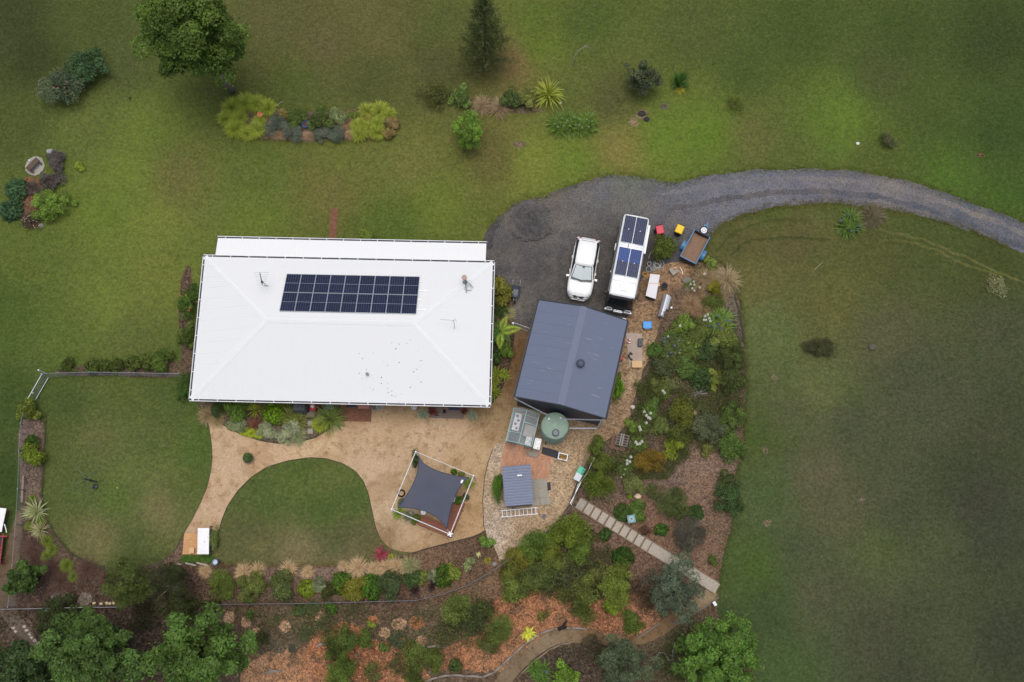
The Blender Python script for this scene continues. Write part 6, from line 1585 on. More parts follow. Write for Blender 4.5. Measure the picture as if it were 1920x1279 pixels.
# beside the house
plant(936, 576, 40, (64, 84, 44), 'dark strap leaved plant above the tree fern', 'aga', 'strap_plant', hk=1.4)
plant(955, 588, 24, (150, 150, 112), 'pale thin grass tuft above the tree fern', 'tus', 'tan_tussock', 'tussock')
for x, y, d, lb in ((932, 700, 32, 'bromeliad like yellow green plant mid bed'), (946, 702, 24, 'golden lime strap plant at the lane edge'), (924, 736, 34, 'yellow green strap plant at the bed tip'), (928, 715, 24, 'light green strap plant between two yellow green ones')):
    plant(x, y, d, (124, 140, 44), lb, 'cor', 'strap_plant', hk=1.1)
def fern(px, py, label):
    b = P(px, py, 1.2); t = thing('tree_fern', label, 'fern', (b.x, b.y, 0))
    MB().tube([(0, 0, 0), (.02, 0, .6), (0, 0, 1.15)], [.14, .12, .10], 9).build('trunk', mat('fern_trunk', S(70, 54, 44), .95, var=.3), t)
    brg = leafcol((140, 166, 44)); dk_ = leafcol((70, 104, 40))
    for a, L, c in ((68, 1.25, brg), (8, 1.55, brg), (-92, 1.35, brg), (135, 1.1, dk_), (180, 1.1, dk_), (215, 1.1, dk_), (-45, 1.1, dk_), (-125, 1.1, dk_), (38, .9, dk_), (100, .9, dk_)):
        o = link('frond', frond_mesh(int(a) + 500, L, 24, .40, 65, 40), t, (0, 0, 1.12), R(a), None, c)
fern(938, 622, 'tree fern with long bright lime fronds beside the house')
plant(478, 768, 34, (128, 138, 40), 'golden fern like plant between two green shrubs', 'cor', 'golden_fern')
plant(478, 795, 34, (112, 72, 62), 'red brown cordyline in the front bed', 'cor', 'cordyline')
plant(550, 783, 48, (106, 116, 58), 'olive strap plant right of the bright lime ball', 'aga', 'strap_plant')
plant(618, 783, 52, (96, 114, 54), 'arching green strap plant beside the brick landing', 'fou', 'strap_plant')
plant(599, 796, 32, (128, 142, 44), 'lime strap plant beside the stepping stones', 'lom', 'strap_plant')
plant(535, 757, 30, (96, 108, 40), 'dark yellow green fern under the eave', 'cor', 'fern')
for x, y in ((457, 808), (471, 812), (485, 814)):
    plant(x, y, 20, (134, 150, 34), 'little lime tuft of three at the curved sand edge', 'lom', 'lime_tuft', 'tuft', 'row of lime tufts')
plant(556, 818, 38, (128, 138, 104), 'grey green fountain grass at the curved sand edge', 'tus', 'fountain_tussock', 'tussock')
for x, y, d, lb in ((392, 776, 40, 'straw coloured grass at the tip of front bed'), (410, 786, 30, 'thin straw grass along the sandy point')):
    plant(x, y, d, (146, 132, 100), lb, 'tus', 'straw_tussock', 'tussock')
plant(877, 906, 28, (104, 130, 54), 'spiky green plant at the sail post by the pebble yard', 'cor', 'strap_plant')
plant(748, 962, 30, (112, 136, 50), 'spiky lime plant at the sail post by the lawn', 'cor', 'strap_plant')
plant(764, 968, 22, (116, 124, 96), 'greyish tuft along the lower sail rail', 'tus', 'grey_tuft')
# west fence bed
plant(66, 958, 48, (150, 160, 122), 'big silvery yucca spray in the fence bed', 'yuc', 'yucca')
plant(72, 994, 36, (148, 150, 116), 'smaller silvery yucca spray below the big one', 'yuc', 'yucca')
for x, y, d, lb in ((75, 976, 20, 'lime tuft between the two silvery yuccas'), (54, 986, 18, 'yellow lime tuft left of the yuccas'), (87, 1014, 24, 'lime tuft below the small yucca'), (96, 1031, 24, 'lime tuft right of the red brown grasses'), (60, 935, 16, 'lime tuft above the big yucca'), (124, 1061, 28, 'bright lime grass ball amid red brown grasses'), (137, 1081, 22, 'lime tuft below the bright grass ball'), (86, 1044, 22, 'green tuft against the red brown grasses')):
    plant(x, y, d, (100, 118, 42), lb, 'lom', 'lime_tuft', 'tuft', k=1.35)
for x, y, d, lb in ((58, 1028, 46, 'red brown grass clump next to the trodden path'), (92, 1066, 42, 'red brown grass clump below the lime tufts'), (160, 1072, 46, 'red brown grass clump under the lawn edge'), (112, 1092, 44, 'red brown grass clump above the pale gravel'), (195, 1084, 30, 'red brown grass clump beside the wattle'), (60, 1052, 30, 'small red brown grass clump by the leafy young tree')):
    plant(x, y, d, (92, 72, 64), lb, 'tus', 'red_brown_tussock', 'tussock', hk=.7)
plant(88, 1144, 15, (150, 176, 176), 'pale blue agave rosette near the wire fence', 'aga2', 'agave')
# lower bed
for x, y, d, lb in ((458, 1073, 36, 'straw tussock left of its twin in the lower bed'), (482, 1070, 30, 'straw tussock right of its twin in the lower bed'), (543, 1068, 34, 'straw tussock above the dull green shrub'), (577, 1074, 26, 'straw tussock above the golden ball'), (643, 1063, 22, 'thin straw tussock along the mid lawn edge'), (670, 1067, 40, 'large straw tussock above the gold conifer'), (700, 1065, 28, 'straw tussock left of the purple cordyline'), (722, 1066, 36, 'grey straw tussock below the purple cordyline'), (745, 1062, 34, 'rusty straw tussock right of the purple cordyline'), (385, 1070, 26, 'rusty straw tussock beside the blue white pot')):
    plant(x, y, d, (162, 144, 116), lb, 'tus', 'straw_tussock', 'tussock', k=1.8)
plant(770, 1063, 38, (134, 136, 100), 'grey green tussock at the end of the straw row', 'tus', 'grey_tussock', 'tussock')
plant(714, 1040, 34, (142, 62, 84), 'purple red cordyline at the corner of mid lawn', 'cor', 'cordyline')
plant(733, 1045, 14, (124, 136, 44), 'tiny lime tuft beside the purple cordyline', 'lom', 'lime_tuft')
for x, y, lb in ((738, 1110, 'black leaved cordyline below the dark sage shrub'), (778, 1106, 'black leaved cordyline below the dark green shrub'), (811, 1099, 'black leaved cordyline below the silver shrub')):
    plant(x, y, 24, (52, 40, 42), lb, 'cor', 'cordyline')
plant(897, 1040, 13, (176, 182, 140), 'pale rosette succulent on dark mulch', 'aga2', 'succulent')
plant(914, 1051, 16, (140, 140, 52), 'golden barrel succulent on dark mulch', 'yuc', 'succulent')
plant(991, 1187, 36, (168, 176, 60), 'yellow star shaped cordyline on the orange mulch', 'aga2', 'cordyline', hk=.7)
plant(1012, 1262, 44, (74, 104, 42), 'dark strap plant with blue flower below the garden path', 'aga', 'strap_plant', flowers=((110, 130, 210), [(1025, 1260)], .8))
for x in (347, 359, 371, 383, 395): plant(x, 1048, 16, (70, 104, 34), 'green strap plant in the short row below white table', 'aga', 'strap_plant', 'plant', 'strap plants below the white table')
# ================================================================== PAVING AND PATHS
def bricks(name, o, rz, w, d, bl, bw, z, m, seed=1, gap=.012, mask=None, th=.05):
    """laid bricks, joints open; one mesh (each brick is only a few pixels)"""
    r_ = random.Random(seed); mb = MB(); j = 0; y = 0
    while y < d - .01:
        x = -(bl / 2) * (j % 2)
        while x < w - .01:
            x0, x1 = max(x, 0), min(x + bl - gap, w); y1 = min(y + bw - gap, d)
            if x1 - x0 > .03 and (mask is None or mask((x0 + x1) / 2, (y + y1) / 2)):
                zz = z + r_.uniform(0, .008); mb.box(((x0 + x1) / 2, (y + y1) / 2, zz - th / 2), (x1 - x0, y1 - y, th))
            x += bl
        y += bw; j += 1
    ob = mb.build(name, m, None, (o.x, o.y, 0), rz); ob['kind'] = 'structure'; return ob
def brick_mat(name, c1, c2, c3):
    m, t, N, L, b = nt(name); c = coords(t)
    g = N.new('ShaderNodeNewGeometry')
    out = mixc(t, g.outputs['Random Per Island'], c1, c2)
    out = mixc(t, mth(t, 'MULTIPLY', ramp(t, noise(t, c, 2.2, 5, .65), .48, .7), .7), out, c3)
    L.new(out, b.inputs['Base Color']); b.inputs['Roughness'].default_value = .9; b.inputs['Specular IOR Level'].default_value = .2
    bump(t, b, noise(t, c, 30, 3), .4, .006); return m
M_BRK = brick_mat('paving_bricks', S(178, 126, 98), S(196, 150, 124), S(170, 140, 122))
M_BRK2 = brick_mat('dark_paving_bricks', S(120, 82, 66), S(138, 96, 78), S(124, 98, 84))
M_TERR = brick_mat('terracotta_pavers', S(206, 156, 112), S(216, 170, 126), S(190, 146, 108))
pa, pb = P(934, 880), P(1022, 902)      # brick pad by greenhouse
rzp = math.atan2(P(1030, 858).y - P(944, 834).y, P(1030, 858).x - P(944, 834).x)
o_ = P(936, 884); bricks('brick_paving', o_, rzp + R(4), 3.35, 2.05, .115, .23, .045, M_BRK, 3, .008, mask=lambda x, y: not (x > 2.7 and y > 1.75))
o_ = P(617, 447); bricks('brick_path', o_, R(-1), .5, 2.3, .23, .115, .03, M_BRK2, 4, .01)
o_ = P(640, 790); bricks('brick_landing', o_, R(-1), 2.05, 1.15, .23, .115, .06, M_BRK2, 5, .006)
o_ = P(342.5, 1039.5); bricks('terracotta_paving', o_, R(-.5), 1.05, 1.36, .2, .1, .05, M_TERR, 6, .01)
pv = tag(thing('paver_pad', None, None, P(998, 948)), None, None, None, 'structure')
o3 = P(998, 948); rz3 = ss_rz
for (x, y, w, d) in ((.0, 1.12, .46, .62), (.48, 1.12, .64, .62), (.0, .47, .46, .62), (.48, .47, .64, .62), (.0, -.02, .55, .46), (.58, -.02, .68, .46)):
    c, s = math.cos(rz3), math.sin(rz3)
    MB().box((x + w / 2, y + d / 2, .03), (w, d, .07)).build('paver', M_CONC, pv, bevel=.01)
pv.rotation_euler = (0, 0, rz3)
# stepping stones of the front bed
stp = thing('stepping_stones', None, None, P(582, 810)); stp['kind'] = 'structure'
for px, py, w, d in ((582, 794, .34, .36), (582, 809, .36, .36)):
    q = P(px, py) - P(582, 810); MB().box((q.x, q.y, .05), (w, d, .06), rz=R(3)).build('paver', M_CONC, stp, bevel=.01)
for px, w in ((583, .58), (603, .62)):
    q = P(px, 775) - P(582, 810); MB().box((q.x, q.y, .055), (w, .55, .07)).build('paver', mat('mossy_concrete', S(132, 126, 104), .9, var=.15), stp, bevel=.01)
# stepped pebble path going down to the east lawn
a0, a1 = P(1086, 944), P(1345, 1104)
sd = (a1 - a0); SL = sd.length; su = sd.normalized(); sn = Vector((-su.y, su.x, 0))
spth = thing('stepped_path', None, None, a0, math.atan2(su.y, su.x)); spth['kind'] = 'structure'
M_EXPOSED = mat('exposed_pebble', S(172, 162, 150), .95, var=.55, nscale=12, dirt=(S(138, 124, 110), .6), bmp=.01)
x = -.15; k = 0; wd = .72
steps = [.62] + [.56] * 9
for L_ in steps:
    MB().box((x + L_ / 2, 0, .02), (L_ - .09, wd, .12)).build('tread', M_CONC if k == 0 else M_EXPOSED, spth)
    MB().box((x + L_ - .035, 0, .03), (.08, wd, .14)).build('riser_board', M_TIMBER, spth); x += L_; k += 1
MB().box(((x + SL) / 2, 0, .02), (SL - x, wd, .10)).build('tread', M_EXPOSED, spth)
for s_ in (-1, 1): MB().box((SL / 2 - .1, s_ * (wd / 2 + .04), .04), (SL, .06, .15)).build('edge_board', M_TIMBER, spth)
# mesh of dark edging strips
def strip(pts, r_, m, label, cat='edging', name='garden_edging', z=.03, jit=.0, seed=1, n=6):
    rr = random.Random(seed); q = [P(x, y) for x, y in pts]; o = q[0]; out = []
    for i in range(len(q) - 1):
        kk = max(1, int((q[i + 1] - q[i]).length / .5))
        for j in range(kk):
            v = q[i].lerp(q[i + 1], j / kk) - o; out.append((v.x + rr.uniform(-jit, jit), v.y + rr.uniform(-jit, jit), z + rr.uniform(-jit, jit) * .3))
    v = q[-1] - o; out.append((v.x, v.y, z))
    return tag(MB().tube(out, r_, n).build(name, m, None, o), label, cat)
M_EDGE = mat('dark_edging', S(74, 66, 58), .9, var=.2)
strip([(384, 776), (392, 800), (397, 835), (398, 860), (395, 885), (388, 915), (375, 945), (360, 975), (343, 1003), (330, 1030), (305, 1052)], .022, M_EDGE, 'dark edging between the west lawn and the sandy path')
strip([(411, 995), (416, 975), (426, 950), (446, 920), (471, 895), (502, 875), (540, 864), (580, 858), (612, 860), (642, 869), (666, 883), (682, 903), (691, 927), (697, 955), (704, 988), (712, 1008)], .022, M_EDGE, 'dark curved edging round the middle lawn')
strip([(640, 776), (616, 806), (590, 821), (558, 829), (520, 831), (488, 826), (450, 813), (420, 797), (400, 782)], .04, M_EDGE, 'dark curved edging of the front bed')
strip([(924, 842), (915, 868), (908, 900), (905, 940), (907, 985), (912, 1004)], .022, M_EDGE, 'thin edging between sand and pebble yard')
strip([(775, 1037), (800, 1029), (850, 1016), (890, 1006), (911, 995)], .04, M_EDGE, 'dark edging between sand and the lower bed')
strip([(86, 780), (82, 870), (78, 930), (85, 970), (105, 1005), (130, 1035), (165, 1055), (195, 1063)], .05, M_EDGE, 'dark edging between fence bed and west lawn')
strip([(964, 612), (963, 640), (957, 682), (946, 716), (935, 741), (917, 762)], .04, M_EDGE, 'edging between house bed and sandy lane')
strip([(1378, 555), (1390, 600), (1394, 640)], .06, M_EDGE, 'dark timber edging of the east garden at the lawn', jit=.04)
strip([(1262, 1170), (1320, 1140), (1347, 1120)], .05, M_GREYT, 'straight sleeper edging on the lawn end of the garden path', jit=.01)

# ================================================================== FENCES
M_WIRE = mat('fence_wire', S(150, 156, 172), .45, .4, var=.1)
def wire_fence(pts, h, label, post_every=3.0, mesh_s=.14, wr=.0045, name='wire_fence', post_m=M_STEEL, rail=.018):
    q = [P(*p) for p in pts]; o = q[0]; t = thing(name, label, 'fence', o); wires = MB(); 
    for i in range(len(q) - 1):
        a, b = q[i] - o, q[i + 1] - o; L = (b - a).length; d = (b - a).normalized(); n = max(1, round(L / post_every))
        for k in range(n + (1 if i == len(q) - 2 else 0)):
            p = a + d * (L * k / n); MB().tube([(p.x, p.y, 0), (p.x, p.y, h + .04)], .03, 8).build('post', post_m, t)
        MB().tube([(a.x, a.y, h), (b.x, b.y, h)], rail, 6).build('top_rail', post_m, t)
        s = -h
        while s < L:
            for sg in (1, -1):
                x0, x1 = (s, s + h) if sg > 0 else (s + h, s)
                z0, z1 = 0.02, h - .02
                # clip to 0..L
                def cl(x, z, xb, zb):
                    if x < 0: return 0, z + (zb - z) * (0 - x) / (xb - x)
                    if x > L: return L, z + (zb - z) * (L - x) / (xb - x)
                    return x, z
                if max(x0, x1) <= 0 or min(x0, x1) >= L: continue
                A = cl(x0, z0, x1, z1); B = cl(x1, z1, x0, z0)
                pa_, pb_ = a + d * A[0], a + d * B[0]
                wires.tube([(pa_.x, pa_.y, A[1]), (pb_.x, pb_.y, B[1])], wr, 3, cap=False)
            s += mesh_s
    wires.build('wire_mesh', M_WIRE, t, smooth=False); return t
wire_fence([(91, 707), (180, 704), (345, 707)], 1.15, 'chain wire fence running from the gate to the house', wr=.0035, mesh_s=.14, rail=.012)
wire_fence([(60, 768), (53, 800), (50, 850), (48, 920), (44, 985), (38, 1060), (30, 1138)], 1.15, 'chain wire fence along the narrow fence bed', wr=.003, mesh_s=.2, rail=.010)
wire_fence([(10, 1142), (70, 1141), (150, 1139), (230, 1138)], 1.0, 'chain wire fence crossing below the dark shrub and agave', wr=.006, mesh_s=.11)
wire_fence([(395, 1134), (500, 1132), (600, 1131), (700, 1128), (780, 1126), (830, 1115), (880, 1097), (930, 1067), (962, 1046), (1000, 1021), (1040, 983), (1072, 950)], .9, 'long wire fence curving below the lower bed and pebble yard', wr=.005, mesh_s=.13, post_m=mat('fence_grey', S(104, 106, 116), .5, .2))
def pipe_gate(p0, p1, h, label, latch=True):
    a, b = P(*p0), P(*p1); t = thing('wire_gate', label, 'gate', a); d = b - a; L = d.length; t.rotation_euler = (0, 0, math.atan2(d.y, d.x))
    for z in (.08, h): MB().tube([(0, 0, z), (L, 0, z)], .028, 8).build('rail', M_ALU, t)
    for x in (0, L): MB().tube([(x, 0, .0), (x, 0, h)], .028, 8).build('stile', M_ALU, t)
    w = MB(); s = -h
    while s < L:
        for sg in (0, 1):
            pts = [(s, .08), (s + h, h)] if sg == 0 else [(s + h, .08), (s, h)]
            (x0, z0), (x1, z1) = pts
            lo, hi = max(min(x0, x1), 0), min(max(x0, x1), L)
            if hi <= lo: continue
            f = lambda x: z0 + (z1 - z0) * (x - x0) / (x1 - x0)
            w.tube([(lo, 0, f(lo)), (hi, 0, f(hi))], .004, 3, cap=False)
        s += .14
    w.build('wire_mesh', M_WIRE, t)
    if latch: MB().box((L * .78, .03, h * .85), (.12, .04, .18)).build('latch', M_WHITEP, t)
pipe_gate((92, 707.5), (67, 751), 1.1, 'pale pipe gate with wire mesh at the corner of west lawn')
pipe_gate((964, 612), (991, 622), 1.0, 'short pipe gate between house bed and garage')
p = P(72, 694, 1.25); tag(MB().lathe([(.045, 0), (.045, 1.2), (.06, 1.21), (.05, 1.27)], 10).build('gate_post', M_PIPE, None, (p.x, p.y, 0)), 'white capped post standing outside the wire gate', 'post')
p = P(962, 606, 1.1); tag(MB().lathe([(.05, 0), (.05, 1.05), (.09, 1.07), (.06, 1.15)], 12).build('capped_post', M_PIPE, None, (p.x, p.y, 0)), 'white capped post at the short gate by the fern', 'post')
# sleepers
def sleeper(p0, p1, w, h, m, label, name='timber_sleeper', cat='sleeper', z=0.0):
    a, b = P(*p0), P(*p1); d = b - a
    mb = MB(); mb.box((d.length / 2, 0, z + h / 2), (d.length, w, h))
    return tag(mb.build(name, m, None, (a.x, a.y, 0), math.atan2(d.y, d.x), bevel=.01), label, cat)
sleeper((46, 892), (43, 942), .14, .2, mat('pale_sleeper', S(150, 126, 108), .85, var=.2), 'pale timber sleeper beside the narrow fence bed')
sleeper((1099, 852), (1073, 946), .10, .45, M_GREYT, 'long grey timber retaining board beside the two tubs', 'retaining_board', 'retaining board')
wire_fence([(1112, 862), (1098, 892), (1082, 912), (1070, 948)], .8, 'low wire fence behind the two tubs', wr=.006, mesh_s=.11)
sleeper((1068, 946), (1088, 906), .05, .04, M_ALU, 'silver pipe lying along the low wire fence', 'metal_pipe', 'pipe', z=.6)

# ================================================================== GARDEN OBJECTS
def at0(px, py, z=0.0): q = P(px, py, z); return (q.x, q.y, 0)
# clothes hoist
t = thing('clothes_hoist', 'rotary clothes hoist with dark pole standing on west lawn', 'clothes hoist', at0(182, 904))
MB().tube([(0, 0, 0), (0, 0, 2.3)], .045, 10).build('pole', M_DKGREY, t)
MB().tube([(0, 0, .9), (0, 0, 1.25)], .075, 10).build('winder', M_BLACK, t)
MB().box((.12, 0, 1.05), (.22, .04, .04)).build('crank', M_BLACK, t)
for k in range(4):
    a = R(33 + 90 * k); e = (1.45 * math.cos(a), 1.45 * math.sin(a), 2.35)
    MB().tube([(0, 0, 2.2), e], .007, 6).build('arm', M_DKGREY, t); MB().tube([(0, 0, 1.75), (e[0] * .5, e[1] * .5, 2.28)], .011, 5).build('brace', M_STEEL, t)
for f in (.35, .6, .82, 1.0):
    q = [(1.45 * f * math.cos(R(33 + 90 * k)), 1.45 * f * math.sin(R(33 + 90 * k)), 2.2 + .15 * f) for k in range(5)]
    MB().tube(q, .002, 3).build('line', M_WIRE, t)
t = thing('peg_basket', 'small dark basket on the grass under the clothes hoist', 'basket', at0(180, 913))
MB().lathe([(.10, 0), (.16, .2), (.17, .2), (.13, .03)], 14).build('basket', M_DKGREY, t); MB().tube([(-.16, 0, .2), (0, 0, .36), (.16, 0, .2)], .01).build('handle', M_STEEL, t)
o = MB().blob((0, 0, .035), (.035, .035, .035), 3, 2, .02).build('tennis_ball', mat('ball_yellow', S(226, 226, 130), .8), None, at0(220, 915), smooth=True); tag(o, 'tiny yellow ball lying on the west lawn', 'ball')
# round stone slab with timber bench
c0 = P(66, 312); rs = random.Random(2)
po = [(.70 * (1 + rs.uniform(-.05, .05)) * math.cos(k * .4488), .78 * (1 + rs.uniform(-.05, .05)) * math.sin(k * .4488)) for k in range(14)]
tag(MB().prism(po, 0, .07).build('stone_slab', mat('pale_slab', S(160, 156, 148), .9, var=.12, nscale=8), None, (c0.x, c0.y, 0), bevel=.02), 'round pale concrete slab under a timber bench', 'slab')
t = thing('log_bench', 'rough brown log bench standing on the round slab', 'bench', (c0.x + .03, c0.y - .05, .07), R(52))
for y in (-.14, 0, .14): MB().tube([(-.55, y, .40), (0, y + .02, .41), (.55, y, .40)], [.06, .075, .06], 8).build('seat_log', M_BARK, t)
for x in (-.42, .42): MB().tube([(x, -.3, .05), (x, .0, .33), (x, .32, .05)], .06, 7).build('leg', M_BARK, t)
tag(MB().blob((0, 0, .05), (.07, .07, .06), 2).build('white_stone', M_WHITEP, None, (c0.x - .42, c0.y + .42, .07)), 'white ball like stone on the round slab', 'stone')
def rock(px, py, d, col, label, h=.6, seed=1, name='rock', cat='rock'):
    r_ = px_r(d, px, py, .1)
    return tag(MB().blob((0, 0, r_ * h * .5), (r_, r_ * .85, r_ * h), seed, 2, .22).build(name, mat('rock_%d' % (seed % 97), S(*col), .95, var=.2, nscale=8), None, at0(px, py)), label, cat)
rock(78, 424, 11, (150, 146, 136), 'pale rock at the end of the west island bed', seed=4)
rock(94, 285, 12, (156, 158, 160), 'pale rock behind the lavender bush', seed=5)
rock(1195, 931, 15, (214, 190, 164), 'cream rock below the pale grey green shrub', seed=6)
rock(1288, 526, 18, (122, 116, 108), 'flat grey rock behind the loose white agapanthus', .4, seed=7)
rock(1291, 541, 16, (112, 102, 92), 'flat brown grey rock in front of the loose white agapanthus', .3, seed=8)
rock(1204, 213, 14, (58, 56, 54), 'charred black log piece on the bare patch', .5, seed=9, name='charred_log', cat='log')
rock(1212, 224, 12, (52, 50, 52), 'smaller charred log piece on the bare patch', .5, seed=10, name='charred_log', cat='log')
rock(1635, 652, 13, (92, 90, 80), 'grey weathered stump in the eastern paddock', .7, seed=11, name='tree_stump', cat='stump')
rock(1608, 270, 7, (224, 224, 222), 'small white marker stone north of the driveway', seed=12)
rock(1303, 775, 0.1 + 12, (150, 130, 96), 'tan rock below the dead twigs', seed=13)
rock(1186, 764, 9, (196, 186, 176), 'pale stone on the chip path edge near the garage', seed=14)
rock(928, 1058, 9, (140, 138, 136), 'grey rock at the tip of the pebble yard', seed=15)
for i, (x, y) in enumerate(((80, 1176), (60, 1196), (66, 1201), (72, 1206), (56, 1189), (51, 1182), (46, 1175), (25, 1178), (30, 1184))):
    rock(x, y, 7, (176, 166, 150), 'small pale stone edging the trodden path bend', seed=20 + i, name='edging_stone', cat='stone')['group'] = 'stones edging the trodden path'
for i, x in enumerate((177, 190, 200, 206, 214)):
    rock(x, 1131 + (i % 2), 6, (206, 190, 150), 'small cream stone in the row above wire fence', seed=40 + i, name='cream_stone', cat='stone')['group'] = 'cream stones above the wire fence'
# dead stump and twigs
def twigs(px, py, label, n, L, m, seed, name='dead_branch', cat='branch', zmax=.6, flat=False):
    r_ = random.Random(seed); t = thing(name, label, cat, at0(px, py))
    for k in range(n):
        a = r_.uniform(0, 6.28); l = L * r_.uniform(.5, 1); z = r_.uniform(.05, zmax)
        MB().tube([(0, 0, .02), (l * .5 * math.cos(a), l * .5 * math.sin(a), z * .7 + .02), (l * math.cos(a + .2), l * math.sin(a + .2), z)], [.022, .014, .005], 4).build('twig', m, t)
M_DEADG = mat('dead_grey_wood', S(156, 146, 140), .9, var=.15)
twigs(1308, 738, 'grey dead twiggy bush in the east garden', 34, .7, M_DEADG, 5, 'dead_bush', 'bush')
twigs(245, 184, 'black burnt stump with stubby limbs on the lawn', 6, .42, mat('burnt_wood', S(40, 38, 34), .9), 6, 'burnt_stump', 'stump', .5)
rr_ = P(1073, 125)
t = thing('dead_sapling', 'bare arching dead sapling on the north lawn', 'sapling', rr_)
q = [P(1073, 125, 0), P(1076, 108, .9), P(1084, 95, 1.5), P(1094, 88, 1.7), P(1106, 84, 1.6)]
MB().tube([v - rr_ for v in q], [.035, .03, .025, .018, .008], 6).build('stem', M_DEADG, t)
for e in (P(1095, 100, 1.2), P(1108, 90, 1.3), P(1103, 80, 1.8)): MB().tube([q[3] - rr_, e - rr_], [.014, .006], 5).build('twig', M_DEADG, t)
sleeper((1527, 506), (1541, 493), .03, .03, M_DEADG, 'thin pale stick lying on the eastern paddock', 'stick', 'stick')
sleeper((515, 200), (531, 190), .04, .05, M_DEADG, 'leaning grey stick at the edge of the long bed', 'stick', 'stick')
sleeper((1203, 569), (1216, 565), .05, .04, mat('pale_stick', S(196, 172, 150), .8), 'pale timber offcut on the chips by the white topped crate', 'timber_offcut', 'offcut')
# pots
def pot(px, py, d, h, col, label, soil=(70, 52, 44), rim=None, name='plant_pot', leaves_=None):
    r_ = px_r(d, px, py, h); p = P(px, py, h); t = thing(name, label, 'pot', (p.x, p.y, 0)); m = mat('pot_%d_%d_%d' % col, S(*col), .5, var=.08)
    MB().lathe([(r_ * .65, 0), (r_ * .95, h * .85), (r_, h), (r_ * .86, h), (r_ * .8, h * .82), (r_ * .1, h * .82)], 20).build('pot_body', m, t)
    MB().lathe([(r_ * .1, h * .80), (r_ * .82, h * .80), (r_ * .7, h * .86), (r_ * .1, h * .87)], 16).build('soil', mat('pot_soil_%d' % soil[0], S(*soil), .95, var=.3), t)
    if rim: MB().tube([(r_ * .95 * math.cos(a * .3927), r_ * .95 * math.sin(a * .3927), h) for a in range(17)], r_ * .13, 6).build('rim', mat('rim_%d' % rim[2], S(*rim), .35, var=.08), t)
    if leaves_:
        kind, s, c = leaves_
        if kind == 'shrub': link('foliage', shrub_mesh('broad', 's', 1), t, (0, 0, h * .7), 0, (s, s, s * .9), leafcol(c))
        else: link('leaves', strap(kind, 0), t, (0, 0, h * .8), 0, (s, s, s), leafcol(c))
    return t
pot(487, 214, 10, .55, (226, 140, 100), 'tall orange terracotta pot amid lime tussocks', soil=(200, 130, 96))
pot(573, 233, 13, .4, (70, 92, 130), 'dark pot with blue glazed rim in the long bed', soil=(92, 58, 56), rim=(60, 96, 150))
pot(465, 859, 20, .35, (84, 66, 56), 'round planted pot alone on the sandy path', leaves_=('shrub', .34, (66, 92, 48)))
pot(792, 777, 15, .3, (90, 84, 80), 'pot of silver leaved plant at the west end of porch deck', leaves_=('tus', .75, (136, 150, 132)))
pot(885, 780, 15, .3, (96, 90, 84), 'pot of silver leaved plant at the east end of porch deck', leaves_=('tus', .75, (140, 152, 132)))
pot(810, 771, 14, .35, (70, 58, 56), 'pot of dark red leaved plant west of the navy mat', leaves_=('cor', .75, (104, 54, 54)))
pot(870, 770, 13, .35, (70, 58, 57), 'pot of dark red leaved plant east of the navy mat', leaves_=('cor', .62, (104, 54, 54)))
pot(701, 763, 13, .4, (140, 142, 148), 'grey pot beside the brick landing', soil=(110, 108, 108))
pot(712, 762, 14, .45, (170, 172, 176), 'pale grey pot right of the darker grey pot', soil=(150, 148, 146))
pot(403, 1054, 11, .45, (120, 140, 170), 'blue pot holding white pebbles near the white table', soil=(196, 206, 222), rim=(90, 118, 158))
pot(1246, 536, 13, .32, (44, 46, 54), 'black bucket beside the white topped crate', soil=(40, 42, 48), name='bucket')
pot(548, 1217, 15, .3, (54, 52, 52), 'black nursery pot on the orange mulch', soil=(60, 66, 40))
# birdbath
t = thing('birdbath', 'teal glazed birdbath with square rim on mulch', 'birdbath', at0(1184, 973, .6))
MB().lathe([(.2, 0), (.22, .05), (.09, .12), (.08, .48), (.14, .54)], 16).build('pedestal', mat('teal_glaze', S(70, 112, 116), .3, var=.15), t)
MB().hexa([(-.2, -.2, .52), (.2, -.2, .52), (.2, .2, .52), (-.2, .2, .52)], [(-.29, -.29, .62), (.29, -.29, .62), (.29, .29, .62), (-.29, .29, .62)]).build('bowl', MATS['teal_glaze'], t, rz=R(10), bevel=.03)
MB().lathe([(.05, .62), (.2, .623), (.19, .63), (.02, .632)], 18).build('inner_ring', mat('teal_light', S(100, 160, 172), .25), t)
MB().blob((0, 0, .65), (.08, .08, .03), 3).build('stone', mat('bath_stone', S(150, 120, 96), .9), t)
# dark gravel heap on the parking area
c0 = P(995, 416)
def heap(xs, ys): r2 = ((xs - c0.x) / 1.55) ** 2 + ((ys - c0.y) / 1.6) ** 2; return .62 * np.exp(-r2 * 1.9) * (1 + .18 * np.sin(xs * 5.1) * np.cos(ys * 4.3) + .12 * np.sin(xs * 9 + ys * 7))
hp = sheet('gravel_heap', None, .018, [(995, 416, (74, 74, 78)), (980, 405, (70, 70, 74)), (1010, 430, (82, 81, 83)), (955, 416, (92, 89, 89)), (1036, 416, (92, 89, 88)), (995, 376, (96, 92, 90)), (995, 458, (84, 81, 81))], M_GRAVEL, step=.12, jit=.2, cell=.16, seed=90, bumpfn=heap, world_poly=[(c0.x + 1.62 * math.cos(k * .5236), c0.y + 1.6 * math.sin(k * .5236)) for k in range(12)])
hp['kind'] = 'stuff'; tag(hp, 'low round heap of dark gravel at the driveway end', 'gravel heap')
sheet('gravel_drift', [(905, 470), (908, 445), (918, 424), (936, 412), (938, 420), (926, 440), (922, 468)], .017, [(920, 440, (66, 66, 70))], M_GRAVEL, jit=.06, cell=.3, seed=91)

